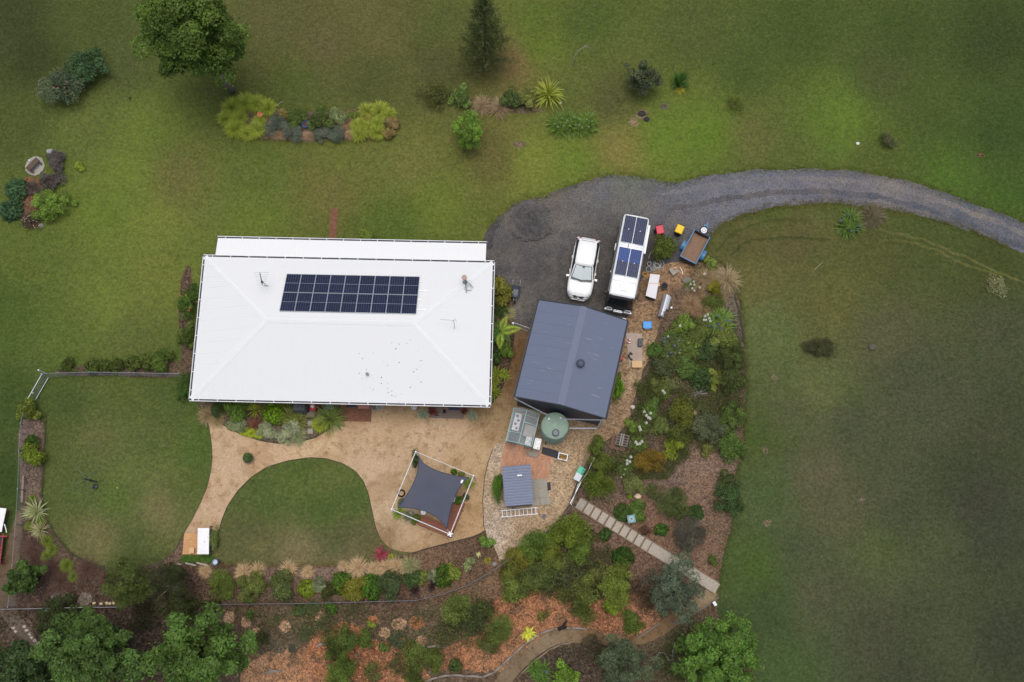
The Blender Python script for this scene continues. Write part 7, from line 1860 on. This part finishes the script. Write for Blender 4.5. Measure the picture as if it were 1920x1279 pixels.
# ---- clutter east of the bus
t = thing('coiled_hose', 'tangle of grey hose coils beside the bus', 'hose', at0(1227, 500))
r_ = random.Random(4); M_HOSE = mat('grey_hose', S(168, 170, 172), .5, var=.1)
for k in range(9):
    cx, cy = (.25 + r_.uniform(-.12, .12), .1 + r_.uniform(-.12, .12)) if k < 5 else (r_.uniform(-.45, -.1), r_.uniform(-.5, .5)); ra = r_.uniform(.16, .38) if k < 5 else r_.uniform(.1, .22); z = .03 + k * .02
    MB().tube([(cx + ra * math.cos(a * .4189), cy + ra * r_.uniform(.85, 1.1) * math.sin(a * .4189), z + r_.uniform(-.01, .02)) for a in range(16)], .022, 6).build('coil', M_HOSE, t)
MB().tube([(-.4, .6, .03), (-.3, .9, .03), (-.15, 1.1, .03)], .022, 6).build('loose_end', M_HOSE, t)
t = thing('orange_rope', 'small orange rope coil beside the grey hose', 'rope', at0(1210, 514))
for k in range(4): MB().tube([((.14 + .03 * k) * math.cos(a * .5236), (.10 + .03 * k) * math.sin(a * .5236), .02 + .02 * (k % 3)) for a in range(13)], .014, 5).build('coil', mat('orange_rope', S(196, 142, 62), .8), t)
ca, cb = P(1205, 512, .75), P(1216, 558, .75)
def quadbox(name, label, cat, pts, z0, z1, m, parts=None, bevel=.015):
    q = [P(x, y, z1) for x, y in pts]; c = sum(q, Vector()) / 4; t = thing(name, label, cat, (c.x, c.y, 0))
    return t, [v - Vector((c.x, c.y, 0)) for v in q]
t, q = quadbox('covered_crate', 'black crate with white sheet top beside the bus', 'crate', [(1210.5, 554.5), (1229.5, 561), (1237.5, 515.5), (1219.5, 513.5)], 0, .75, None)
MB().hexa([(v.x * .9, v.y * .93, .01) for v in q], [(v.x * .97, v.y * .97, .72) for v in q]).build('crate_body', M_BLACK, t)
MB().hexa([(v.x, v.y, .725) for v in q], [(v.x, v.y, .76) for v in q]).build('white_top', mat('white_sheet', S(226, 224, 232), .6, var=.04, nscale=3, dirt=(S(196, 188, 196), .5)), t, bevel=.01)
MB().bar((q[0].x * .6, q[0].y * -.25, .765), (q[2].x * 1.02, q[2].y * .22, .766), .04, .006).build('tape', M_PINE, t)
MB().box((.42, .12, .70), (.14, .26, .03), rz=.2).build('timber_offcut', M_PINE, t)
t, q = quadbox('panel_stack', 'leaning stack of grey and white panels on the mulch', 'panels', [(1236, 594), (1243, 592), (1258, 553), (1248, 550)], 0, .5, None)
for k, (dx, m, w) in enumerate(((-.12, M_DKGREY, .18), (.03, M_WHITEP, .13), (.20, M_ALU, .10), (.33, mat('pale_panel', S(172, 172, 182), .5, var=.2), .12))):
    L_ = (1.66, 1.6, 1.25, .95)[k]; y0 = (-.05, .0, .15, .2)[k]
    MB().box((dx, y0, .33 - .03 * k), (w, L_, .5 - .06 * k), rz=R(-17), ry=R(-18)).build('panel', m if k else mat('grey_panel', S(120, 120, 130), .5, var=.1), t, bevel=.02)
MB().box((.52, -.1, .12), (.10, .12, .2)).build('bracket', M_ALU, t)
t, q = quadbox('storage_tub', 'bright blue lidded tub on the wood chips', 'tub', [(1205.5, 616), (1222.5, 616), (1222.5, 602), (1205.5, 602)], 0, .45, None)
MB().hexa([(v.x * .8, v.y * .8, .01) for v in q], [(v.x * .92, v.y * .92, .38) for v in q]).build('tub_body', M_DKGREY, t, bevel=.02)
MB().hexa([(v.x, v.y, .385) for v in q], [(v.x * .94, v.y * .94, .46) for v in q]).build('lid', mat('tub_blue', S(66, 148, 226), .4, var=.05), t, bevel=.03)
MB().box((0, q[0].y - .0, .3), (.36, .03, .07)).build('white_handle', M_WHITEP, t)
# paver with a small pot
t, q = quadbox('paver_stand', 'square grey paver stand holding a terracotta piece', 'paver', [(1262, 517), (1274, 508), (1265, 499), (1254, 505)], 0, .3, None)
MB().hexa([(v.x * .9, v.y * .9, .0) for v in q], [(v.x, v.y, .3) for v in q]).build('block', M_CONC, t, bevel=.02)
p = P(1265.5, 503.5, .3); tag(MB().lathe([(.07, 0), (.09, .12), (.10, .16), (.05, .17)], 12).build('terracotta_pot', mat('terra', S(204, 150, 108), .8), None, (p.x, p.y, .30)), 'small terracotta pot on the square paver stand', 'pot')
p = P(1278, 508); tag(MB().tube([(-.1, .25, .03), (.02, 0, .05), (.08, -.25, .03)], .03).build('white_bracket', M_WHITEP, None, p), 'thin white bracket beside the paver stand', 'bracket')
# concrete slab by the garage with odds and ends
sq = [P(1179, 688.5), P(1204.5, 688.5), P(1203.5, 626), P(1173.5, 625)]
cS = sum(sq, Vector()) / 4
tag(MB().hexa([(v.x - cS.x, v.y - cS.y, 0) for v in sq], [(v.x - cS.x, v.y - cS.y, .075) for v in sq]).build('concrete_slab', mat('pink_concrete', S(176, 158, 148), .9, var=.08, nscale=4, dirt=(S(150, 124, 104), .5)), None, (cS.x, cS.y, 0), bevel=.01), 'pinkish concrete slab beside the garage wall', 'slab')
for i, (x, y) in enumerate(((1180.5, 637), (1179.5, 643))):
    p = P(x, y, .1); t = thing('shoe', 'one of two red shoes on the concrete slab', 'shoe', (p.x, p.y, .075), R(5), 'pair of red shoes')
    MB().hexa([(-.14, -.05, 0), (.14, -.06, 0), (.14, .06, 0), (-.14, .05, 0)], [(-.13, -.04, .10), (.12, -.04, .05), (.12, .04, .05), (-.13, .04, .10)]).build('upper', mat('shoe_red', S(176, 74, 84), .6), t, bevel=.02)
    MB().box((.03, 0, .085), (.12, .06, .02)).build('tongue', M_WHITEP, t)
p = P(1200.5, 642, .3); t = thing('tool_case', 'dark grey tool case standing on the concrete slab', 'case', (p.x, p.y, .075), R(-3))
MB().box((0, 0, .13), (.32, .58, .26)).build('case', mat('case_grey', S(72, 76, 88), .5, var=.08), t, bevel=.05); MB().box((0, 0, .27), (.05, .2, .03)).build('handle', M_BLACK, t)
p = P(1182, 668, .1); t = thing('work_gear', 'dark crumpled work gear lying on the concrete slab', 'work gear', (p.x, p.y, .075))
for k, (a, b) in enumerate((((-.02, .25), (.14, .12)), ((-.04, .2), (-.12, -.02)), ((-.12, -.02), (.02, -.2)), ((.02, -.2), (.12, -.28)))): MB().tube([(a[0], a[1], .05), ((a[0] + b[0]) / 2, (a[1] + b[1]) / 2, .08), (b[0], b[1], .05)], .06, 7).build('fold', M_DKGREY, t, smooth=True)
p = P(1194.5, 683, .35); t = thing('timber_box', 'pale pine box at the end of the concrete slab', 'box', (p.x, p.y, .075))
MB().box((0, 0, .13), (.66, .46, .26)).build('box_body', M_PINE, t)
for k in range(3): MB().box((0, -.155 + k * .155, .275), (.70, .15, .025)).build('lid_board', M_PINE, t)
p = P(1161, 671, .4); t = thing('fuel_can', 'red fuel can against the garage wall', 'fuel can', (p.x + .12, p.y, 0))
MB().box((0, 0, .2), (.22, .3, .4)).build('can_body', mat('can_red', S(190, 36, 48), .4), t, bevel=.03); MB().tube([(0, .08, .4), (0, .14, .48)], .03).build('spout', M_BLACK, t)
# slatted pallet stack
p = P(1166, 827, .3); t = thing('pallet_stack', 'grey slatted pallet crate on a brown board in the garden', 'pallet', (p.x, p.y, 0), R(-13))
MB().box((-.18, -.18, .07), (1.05, .95, .14)).build('base_board', mat('brown_board', S(112, 84, 72), .85, var=.15), t)
for x in (-.38, 0, .38): MB().box((x, .05, .38), (.07, .80, .08)).build('bearer', M_GREYT, t)
for x in (-.38, .38):
    for y in (-.3, .4): MB().box((x, y, .24), (.08, .08, .22)).build('leg', M_GREYT, t)
for k in range(5): MB().box((0, -.32 + k * .18, .45), (.9, .06, .05)).build('slat', M_GREYT, t)
for x in (-.12, .04): MB().box((x, .05, .50), (.07, .86, .04)).build('top_slat', mat('pale_slat', S(150, 146, 140), .85), t)
for k in range(4): MB().box((.55, -.35 + k * .16, .2), (.05, .1, .4)).build('side_slat', M_GREYT, t)
# two tubs on the retaining board
for px, py, c, nm, lb, rz in ((1089.5, 882.5, (52, 178, 150), 'tub_green', 'bright sea green tub beside the white tub', -32), (1083.5, 894.5, (196, 200, 210), 'tub_white', 'white lidded tub beside the sea green tub', -28)):
    p = P(px, py, .75); t = thing('storage_tub', lb, 'tub', (p.x, p.y, 0), R(rz)); m = mat(nm, S(*c), .4, var=.05)
    MB().hexa([(-.18, -.2, .4), (.18, -.2, .4), (.18, .2, .4), (-.18, .2, .4)], [(-.22, -.24, .72), (.22, -.24, .72), (.22, .24, .72), (-.22, .24, .72)]).build('tub_body', m, t, bevel=.02)
    MB().box((0, 0, .745), (.47, .51, .045)).build('lid', m, t, bevel=.02)
    for x in (-.15, .15):
        for y in (-.16, .16): MB().box((x, y, .2), (.06, .06, .4)).build('stand_leg', M_GREYT, t)
# outdoor basin, stones, mat, planter by the greenhouse
p = P(1007.5, 832, .9); t = thing('outdoor_sink', 'white square topped outdoor sink beside greenhouse', 'sink', (p.x, p.y, 0), R(-13))
MB().box((0, 0, .43), (.42, .70, .86)).build('cabinet', M_WHITEP, t); MB().box((0, 0, .88), (.46, .74, .04)).build('top', M_WHITEP, t, bevel=.01)
MB().box((.0, .1, .902), (.30, .34, .006)).build('bowl_rim', M_STEEL, t); MB().box((.0, .1, .907), (.26, .30, .006)).build('bowl', M_WHITEP, t); MB().lathe([(.04, .9), (.04, .93), (.01, .94)], 10, (.1, -.28, 0)).build('tap', M_BLACK, t)
for i, (x, y, w, d, rz, c, lb) in enumerate(((993, 851, .5, .42, -30, (146, 138, 126), 'flat grey stone leaning by the sink, smaller of two'), (1003.5, 850, .62, .52, -10, (150, 138, 124), 'flat brown grey stone leaning by the sink, larger of two'))):
    p = P(x, y, .1); tag(MB().blob((0, 0, .06), (w / 2, d / 2, .09), 50 + i, 2, .14).build('flat_stone', mat('flat_stone_%d' % i, S(*c), .9, var=.12), None, (p.x, p.y, 0.03), R(rz)), lb, 'stone')
def ground_mat_obj(pts, z, m, label, name='rubber_mat', cat='mat', th=.015):
    q = [P(x, y) for x, y in pts]; c = sum(q, Vector()) / len(q)
    return tag(MB().prism([(v.x - c.x, v.y - c.y) for v in q], z, z + th).build(name, m, None, (c.x, c.y, 0)), label, cat)
M_RUB = mat('black_rubber', S(58, 58, 64), .85, var=.15)
ground_mat_obj([(1017, 838), (1030, 841), (1047, 846), (1046, 860), (1030, 856), (1015, 851)], .052, M_RUB, 'torn black weed mat between sink and planter')
ground_mat_obj([(1026, 905), (1032, 904.5), (1033, 919.5), (1027, 920.5)], .035, M_RUB, 'small black rubber mat beside the concrete pavers')
ground_mat_obj([(1015, 969), (1020, 963), (1025, 967), (1020, 974)], .03, mat('slate', S(98, 100, 106), .7, var=.1), 'small slate tile lying on the pebbles', 'slate_tile', 'tile')
p = P(1055.5, 856.5, .4); t = thing('planter_box', 'white rimmed planter box with orange plants by the mat', 'planter', (p.x, p.y, 0), R(-13))
MB().box((0, 0, .19), (.56, .36, .38)).build('box', M_DKGREY, t)
for s_ in (-1, 1): MB().box((0, s_ * .2, .40), (.66, .06, .05)).build('rim', M_WHITEP, t); MB().box((s_ * .30, 0, .40), (.06, .34, .05)).build('rim', M_WHITEP, t)
MB().box((0, 0, .375), (.54, .34, .02)).build('soil', M_BARK, t); link('foliage', shrub_mesh('broad', 's', 2), t, (0, 0, .36), 0, (.26, .16, .14), leafcol((140, 112, 44)))

# ---- front of the house
def porch(px, py, z=0): return at0(px, py, z)
t = thing('covered_barbecue', 'dark grey covered barbecue under the eave', 'barbecue', porch(562, 765, .6), R(-3))
MB().hexa([(-.5, -.32, 0), (.5, -.32, 0), (.5, .32, 0), (-.5, .32, 0)], [(-.42, -.22, .85), (.42, -.22, .85), (.38, .22, .98), (-.38, .22, .98)]).build('cover', mat('grey_cover', S(92, 94, 98), .8, var=.15), t, bevel=.08)
MB().lathe([(.2, .9), (.16, .98), (.03, 1.0)], 12, (.1, 0, 0)).build('bulge', MATS['grey_cover'], t)
t = thing('lawn_mower', 'red and white lawn mower poking out from the eave', 'mower', porch(586, 762, .3), R(90))
MB().hexa([(-.3, -.24, .1), (.2, -.24, .1), (.2, .24, .1), (-.3, .24, .1)], [(-.26, -.2, .28), (.16, -.2, .26), (.16, .2, .26), (-.26, .2, .28)]).build('deck', mat('mower_red', S(206, 58, 74), .4), t, bevel=.03)
MB().lathe([(.13, .28), (.13, .4), (.05, .44)], 14).build('engine', M_WHITEP, t)
for x in (-.26, .2):
    for s_ in (-1, 1):
        w = MB().lathe([(.03, -.03), (.10, -.03), (.10, .03), (.03, .03)], 14); w.v = [(a, c, b) for a, b, c in w.v]; w.build('wheel', M_TYRE, t, (x, s_ * .27, .10))
MB().tube([(.2, -.18, .25), (.9, -.18, .9), (.9, .18, .9), (.2, .18, .25)], .018).build('handle', M_STEEL, t)
t = thing('storage_box', 'dull green utility box standing on the ground beside landing', 'utility box', porch(619, 761, .5))
MB().box((0, 0, .28), (.58, .5, .56)).build('box', mat('box_green', S(100, 122, 104), .6, var=.08), t, bevel=.02); MB().box((0, 0, .58), (.62, .54, .05)).build('lid', MATS['box_green'], t, bevel=.01)
ground_mat_obj([(650, 756), (669, 756), (669, 764), (650, 764)], .07, mat('navy_mat', S(62, 68, 88), .9, var=.1), 'navy doormat on the brick landing', 'doormat')
ground_mat_obj([(672, 756), (693, 756), (693, 767), (672, 767)], .07, mat('pink_tread', S(186, 134, 118), .9, var=.15, nscale=9), 'pink brick step at the end of landing', 'brick_step', 'step', .1)
p = P(776, 763, .5); t = thing('bucket', 'white tilted bucket under the eave edge', 'bucket', (p.x, p.y, 0)); MB().lathe([(.12, 0), (.17, .42), (.20, .45), (.16, .45), (.12, .1)], 16).build('bucket_body', M_WHITEP, t); MB().tube([(-.17, 0, .42), (0, .1, .6), (.17, 0, .42)], .01).build('handle', M_STEEL, t)
o = MB().lathe([(.25, .0), (.27, .02), (.27, .05), (.22, .055), (.05, .05)], 22).build('drain_cover', mat('sandy_concrete', S(160, 136, 106), .95, var=.1), None, at0(741, 769)); o.location.z = .015; tag(o, 'round sandy drain cover on the yard near bucket', 'drain cover')
t = thing('porch_deck', 'weathered grey timber deck at the back door', 'deck', at0(838, 784), h_rz)
for k in range(7): MB().box((0, .07 + k * .135, .17), (2.35, .122, .03)).build('board', mat('grey_deck', S(124, 108, 100), .8, var=.15, nscale=6), t)
MB().box((0, .0, .08), (2.35, .03, .15)).build('fascia', M_GREYT, t)
for x in (-1.1, 0, 1.1): MB().box((x, .5, .075), (.08, .85, .15)).build('joist', M_GREYT, t)
q = P(852, 763, .19); tag(MB().box((0, 0, .008), (.8, .42, .016)).build('doormat', MATS['navy_mat'], None, (q.x, q.y, .187), h_rz), 'navy doormat on the weathered porch deck', 'mat')
for i, (x, y, rz) in enumerate(((818, 774, 5), (819, 778.5, -3), (832, 771, 80), (834.5, 771.5, 95))):
    p = P(x, y, .2); t = thing('shoe', 'one of the dark shoes left on the porch deck', 'shoe', (p.x, p.y, .187), R(rz), 'dark shoes on the porch deck')
    MB().hexa([(-.14, -.05, 0), (.14, -.05, 0), (.14, .05, 0), (-.14, .05, 0)], [(-.13, -.04, .10), (.12, -.035, .05), (.12, .035, .05), (-.13, .04, .10)]).build('upper', M_BLACK, t, bevel=.02)
# ---- white table and things beside it
tq = [P(369.5, 1039.5, .85), P(391.5, 1039.5, .85), P(392.5, 990, .85), P(370.5, 990, .85)]
c = sum(tq, Vector()) / 4; t = thing('outdoor_table', 'long white topped table on terracotta paving', 'table', (c.x, c.y, 0))
MB().hexa([(v.x - c.x, v.y - c.y, .80) for v in tq], [(v.x - c.x, v.y - c.y, .85) for v in tq]).build('table_top', M_WHITEP, t, bevel=.04)
for v in tq: MB().box(((v.x - c.x) * .8, (v.y - c.y) * .88, .4), (.07, .07, .8)).build('leg', M_STEEL, t)
MB().lathe([(.03, .851), (.03, .856), (.005, .857)], 10, (.1, -.05, 0)).build('umbrella_hole', M_BLACK, t)
p = P(360, 1032, .3); t = thing('wooden_stool', 'small square timber stool beside the white table', 'stool', (p.x, p.y, .05)); MB().box((0, 0, .3), (.32, .36, .04)).build('seat', M_PINE, t)
for x in (-.12, .12):
    for y in (-.14, .14): MB().box((x, y, .14), (.04, .04, .28)).build('leg', M_PINE, t)
t = thing('trellis', 'dark mesh trellis screen behind the white table', 'trellis', at0(398, 1015))
MB().box((0, 0, .4), (.04, 1.95, .04)).build('rail', M_BLACK, t); MB().box((0, 0, .72), (.05, 1.95, .04)).build('rail', M_BLACK, t)
for k in range(9): MB().box((0, -.95 + k * .2375, .36), (.03, .03, .7)).build('upright', M_BLACK, t)
for i, (a, b, w) in enumerate((((327, 1057.5), (342, 1058.5), 'left of the three'), ((349, 1056), (369, 1060.5), 'with broken end'), ((370, 1055), (391, 1060.5), 'beside the blue pot'))):
    sleeper(a, b, .10, .22, mat('bleached_board', S(176, 164, 150), .85, var=.15), 'bleached edging board below the strap plants, ' + ('alone at the wattle side' if i == 0 else ('between the other two' if i == 1 else 'next to the blue pot')), 'edging_board', 'board')
# ---- red framed trailer cage at the far west
o6 = P(6, 1010, .75); M_RF = mat('red_frame', S(160, 52, 56), .5, var=.12)
t = thing('garden_trailer', 'red steel framed trailer with white panel beside trodden path', 'trailer', (o6.x, o6.y, 0))
for y, x1 in ((.15, .24), (-.6, .02), (-1.3, .02), (-1.72, .05)): MB().bar((-1.3, y, .75), (x1, y, .75), .07, .06).build('cross_bar', M_RF, t)
for x in (-1.25, -.06): MB().bar((x, -1.75, .69), (x, .3, .69), .06, .06).build('side_rail', M_RF, t)
for x in (-1.25, -.06):
    for y in (-1.6, .1): MB().box((x, y, .33), (.06, .06, .66)).build('leg', M_RF, t)
MB().box((-.66, 1.25, .80), (1.2, 1.55, .05), rz=R(-5)).build('white_panel', M_WHITEP, t)
for x in (-1.1, -.2):
    for y in (.7, 1.8): MB().box((x, y, .385), (.06, .06, .77)).build('leg', M_RF, t)
MB().tube([(-.02, .95, .78), (.10, .65, .76), (.16, .4, .72)], .035).build('white_hoop', M_WHITEP, t)
MB().box((-.65, -.7, .4), (1.05, 1.7, .05)).build('floor_panel', M_BLACK, t)
# ---- logs
def log(px0, py0, px1, py1, r_, label, m=None, forks=()):
    a, b = P(px0, py0), P(px1, py1); o = a; t = thing('log', label, 'log', o); d = b - a; mid = d * .5 + Vector((-d.y, d.x, 0)) * .08
    MB().tube([(0, 0, r_), (mid.x, mid.y, r_ * 1.1), (d.x, d.y, r_)], [r_, r_ * .9, r_ * .7], 9).build('trunk_piece', m or M_BARKG, t, smooth=True)
    for k, (fx_, fy_) in enumerate(forks):
        e = P(fx_, fy_) - o; MB().tube([(mid.x, mid.y, r_), ((mid.x + e.x) / 2, (mid.y + e.y) / 2, r_ * 1.8), (e.x, e.y, r_ * 1.2)], [r_ * .7, r_ * .5, r_ * .3], 7).build('branch_stub', m or M_BARKG, t, smooth=True)
log(497, 1262, 528, 1259, .10, 'forked grey log on the pale orange mulch', None, [(500, 1252)])
log(596, 1211, 612, 1207, .12, 'short dark log beside the wattle saplings')
log(543, 1214, 558, 1215, .10, 'short dark log beside the black nursery pot')
log(801, 1214, 834, 1214, .09, 'forked grey log below the fence bend', None, [(824, 1207), (834, 1210)])
log(1046, 1180, 1062, 1176, .14, 'charred black upright log by the garden path', mat('burnt_wood2', S(40, 34, 32), .9), [(1062, 1163)])
edge = [(800, 1277), (822, 1270), (846, 1266), (872, 1268), (905, 1270), (925, 1262), (942, 1247), (962, 1228), (984, 1208), (1012, 1189), (1040, 1179), (1072, 1178), (1100, 1180)]
for i in range(len(edge) - 1):
    a, b = P(*edge[i]), P(*edge[i + 1]); d = b - a
    o = MB().tube([(0, 0, .07), (d.x * .5 + .03, d.y * .5 + .04, .09), (d.x * .97, d.y * .97, .07)], [.075, .085, .065], 8).build('edging_log', M_BARKG, None, a, smooth=True); tag(o, 'bleached log edging the upper side of the garden path', 'log', 'logs edging the garden path')
edge = [(978, 1262), (1003, 1238), (1030, 1218), (1052, 1208), (1075, 1204)]
for i in range(len(edge) - 1):
    a, b = P(*edge[i]), P(*edge[i + 1]); d = b - a
    o = MB().tube([(0, 0, .05), (d.x * .5, d.y * .5 - .03, .06), (d.x * .97, d.y * .97, .05)], [.05, .055, .045], 7).build('edging_log', mat('tan_log', S(140, 122, 104), .9, var=.2), None, a, smooth=True); tag(o, 'thin log edging the lower side of the garden path', 'log', 'thin logs below the garden path')
sleeper((1194, 1197), (1237, 1168), .09, .14, M_GREYT, 'straight sleeper edging between orange mulch and garden path')
t = thing('garden_hose', 'pale hose looping over grass beside the bright green tree', 'hose', at0(1230, 1230)); oo = P(1230, 1230)
pts = [(1230, 1232), (1236, 1224), (1245, 1224), (1250, 1232), (1256, 1240), (1262, 1234), (1258, 1228), (1252, 1232), (1262, 1240), (1261, 1222), (1266, 1205)]
MB().tube([Vector((P(*q).x - oo.x, P(*q).y - oo.y, .03)) for q in pts], .02, 6).build('hose_loop', M_HOSE, t)
p = P(1340, 1132, .3); t = thing('garden_light', 'small white box light at the garden path corner', 'light', (p.x, p.y, 0), R(30)); MB().box((0, 0, .15), (.05, .05, .3)).build('stake', M_STEEL, t); MB().box((0, 0, .33), (.2, .3, .07)).build('lamp_box', M_WHITEP, t, bevel=.01)
for x, y, lb in ((1054, 1058, 'white flower head above the lower thicket'), (1166, 777, None)):
    if lb:
        t = thing('white_flower', lb, 'flower', at0(x, y, .9)); MB().tube([(0, 0, 0), (.02, 0, .9)], .01).build('stalk', M_STALK, t); link('flower_head', FLH, t, (0.02, 0, .9), 0, (1.1,) * 3, leafcol((240, 240, 238), 1))
for i, (x, y) in enumerate(((1031, 200), (1051, 193))):
    if i: 
        t = thing('white_flower', 'white bloom beside the fountain shaped strap plant', 'flower', at0(x, y, .4)); MB().tube([(0, 0, 0), (0, 0, .4)], .01).build('stalk', M_STALK, t); link('flower_head', FLH, t, (0, 0, .4), 0, (1.0,) * 3, leafcol((240, 240, 238), 1))

# ================================================================== LOW GROUND COVER (uncountable)
def cover(name, label, pixpoly, n, col, L, W, seed, hmax=.12, clump=.55, nclump=60):
    poly = [P2(*p) for p in pixpoly]; rng = rg(seed); a = np.array(poly); lo, hi = a.min(0), a.max(0)
    c = rng.uniform(lo, hi, (nclump * 4, 2)); c = c[inside(poly, c[:, 0], c[:, 1])][:nclump]
    ci = rng.integers(0, len(c), n); q = c[ci] + rng.normal(size=(n, 2)) * clump * rng.uniform(.3, 1, (n, 1))
    q = q[inside(poly, q[:, 0], q[:, 1])]; k = len(q)
    p = np.concatenate([q, rng.uniform(.02, hmax, (k, 1))], 1); nn = unit(rng.normal(size=(k, 3)) * .5 + np.array([0, 0, 1.0]))
    V, F, T = leaves(rng, p, nn, L, W, .35, .25, rng.uniform(.7, 1.3, len(c))[ci][:k] if k == n else None)
    o = link(name, fast_mesh(name, V, F, T), None, (0, 0, 0), 0, None, leafcol(col, 1.15)); o['kind'] = 'stuff'; o['label'] = label; o['category'] = 'ground cover'
EASTP = [(1262, 595), (1300, 585), (1385, 600), (1393, 680), (1392, 840), (1350, 850), (1300, 850), (1250, 900), (1180, 900), (1130, 890), (1150, 840), (1190, 770), (1215, 700), (1235, 650)]
cover('ground_cover', 'low tangled green ground cover across the east garden', EASTP, 24000, (70, 82, 42), .13, .06, 1, .25, .55, 170)
cover('leaf_litter', 'fallen tan leaf litter scattered through the east garden', EASTP, 2600, (140, 118, 92), .12, .04, 2, .04, .8, 60)
cover('ground_cover', 'low green ground cover through the lower wattle thicket', [(930, 1070), (1000, 1030), (1060, 985), (1100, 980), (1180, 1060), (1190, 1110), (1100, 1130), (960, 1115)], 9000, (66, 78, 38), .15, .05, 3, .3, .6, 70)
cover('ground_cover', 'patchy weeds on the bank below the long fence', [(400, 1140), (780, 1130), (900, 1100), (905, 1200), (800, 1230), (740, 1205), (560, 1200), (440, 1230), (470, 1180)], 4200, (74, 84, 50), .13, .05, 4, .12, .5, 46)
cover('wood_chip_litter', 'coarse pale wood chips strewn over the orange mulch', OR, 1500, (190, 148, 114), .16, .05, 5, .05, .9, 60)
cover('wood_chip_litter', 'coarse pale wood chips strewn above the garden path', OR2, 1500, (180, 138, 106), .16, .05, 6, .05, .9, 60)
cover('leaf_litter', 'dry twigs and litter scattered over the lower bed mulch', [(90, 1010), (200, 1064), (330, 1040), (410, 1060), (740, 1050), (905, 1000), (930, 1060), (830, 1110), (600, 1128), (240, 1136), (40, 1135)], 3000, (132, 108, 88), .14, .03, 7, .04, .8, 80)
cover('ground_cover', 'rough grass beneath the bright green corner tree', [(1240, 1200), (1340, 1170), (1400, 1225), (1420, 1280), (1220, 1280)], 5000, (64, 78, 36), .16, .03, 8, .15, .6, 50)
cover('leaf_litter', 'dark undergrowth below the big trees', [(0, 1150), (240, 1140), (300, 1170), (300, 1279), (0, 1279)], 2500, (56, 58, 34), .16, .06, 9, .2, .7, 40)
cover('leaf_litter', 'dry litter over the mulch beside the stepped path', [(1100, 960), (1290, 880), (1370, 890), (1370, 980), (1345, 1100), (1200, 1020)], 2200, (150, 120, 98), .13, .035, 10, .04, .8, 60)
# uncut grass fringe along the beds and driveway
def fringe(pts, n, label, seed, w=.25, col=(92, 104, 48)):
    rng = rg(seed); q = np.array([P2(*p) for p in pts]); sg = np.linalg.norm(np.diff(q, axis=0), axis=1); cs = np.concatenate([[0], np.cumsum(sg)])
    s = rng.uniform(0, cs[-1], n); i = np.clip(np.searchsorted(cs, s) - 1, 0, len(sg) - 1); f = ((s - cs[i]) / sg[i])[:, None]
    b = q[i] * (1 - f) + q[i + 1] * f + rng.normal(size=(n, 2)) * w * (.5 + .5 * np.sin(s * 1.3)[:, None] ** 2)
    p = np.concatenate([b, rng.uniform(.03, .10, (n, 1))], 1); nn = unit(rng.normal(size=(n, 3)) * .7 + np.array([0, 0, .8]))
    V, F, T = leaves(rng, p, nn, .15, .025, .3, .3)
    o = link('grass_fringe', fast_mesh('grass_fringe', V, F, T), None, (0, 0, 0), 0, None, leafcol(col, 1.2)); o['kind'] = 'stuff'; o['label'] = label; o['category'] = 'grass'
fringe(DRIVE[2:23], 5200, 'rough grass creeping over the north driveway edge', 21, .28)
fringe(DRIVE[23:35], 3800, 'rough grass creeping over the south driveway edge', 22, .28, (96, 96, 52))
fringe([(1310, 488), (1345, 488), (1375, 520), (1387, 560), (1394, 620), (1399, 680), (1397, 760), (1393, 850), (1378, 890), (1374, 980), (1362, 1020), (1352, 1060), (1345, 1110)], 3000, 'rough grass along the east garden edge', 23, .22, (80, 90, 44))
fringe([(408, 208), (410, 232), (428, 253), (490, 262), (560, 266), (700, 263), (736, 257), (746, 232)], 1400, 'rough grass along the long island bed', 24, .14)
fringe([(195, 1063), (165, 1055), (130, 1035), (105, 1005), (85, 970), (78, 930), (82, 870), (86, 780)], 1200, 'rough grass along the narrow fence bed', 25, .12, (84, 92, 50))
fringe([(408, 1058), (500, 1061), (600, 1061), (700, 1059), (742, 1046)], 1500, 'rough dry grass along the lower bed', 26, .16, (112, 104, 68))
# old wheel tracks worn in the paddock
def track(pts, col, w, seed):
    q = [Vector(P2(*p)) for p in pts]; L, R_ = [], []
    for i in range(len(q)):
        d = (q[min(i + 1, len(q) - 1)] - q[max(i - 1, 0)]).normalized(); n = Vector((-d.y, d.x)) * w / 2; L.append(q[i] + n); R_.append(q[i] - n)
    sheet('wheel_track', None, .0015 + .0005 * (seed - 100), [(pts[0][0], pts[0][1], col)], M_GRASS, step=.25, jit=.09, cell=.4, seed=seed, world_poly=[(v.x, v.y) for v in L + R_[::-1]])
track([(1640, 430), (1680, 436), (1740, 452), (1800, 478), (1860, 505), (1930, 535)], (92, 94, 52), .2, 101)
track([(1650, 452), (1690, 450), (1740, 462), (1800, 492), (1880, 520)], (90, 92, 50), .18, 102)
track([(1345, 470), (1370, 440), (1410, 420), (1460, 412), (1520, 412)], (72, 78, 40), .2, 103)
track([(1370, 480), (1400, 452), (1450, 446), (1510, 446), (1560, 450)], (72, 74, 40), .22, 104)
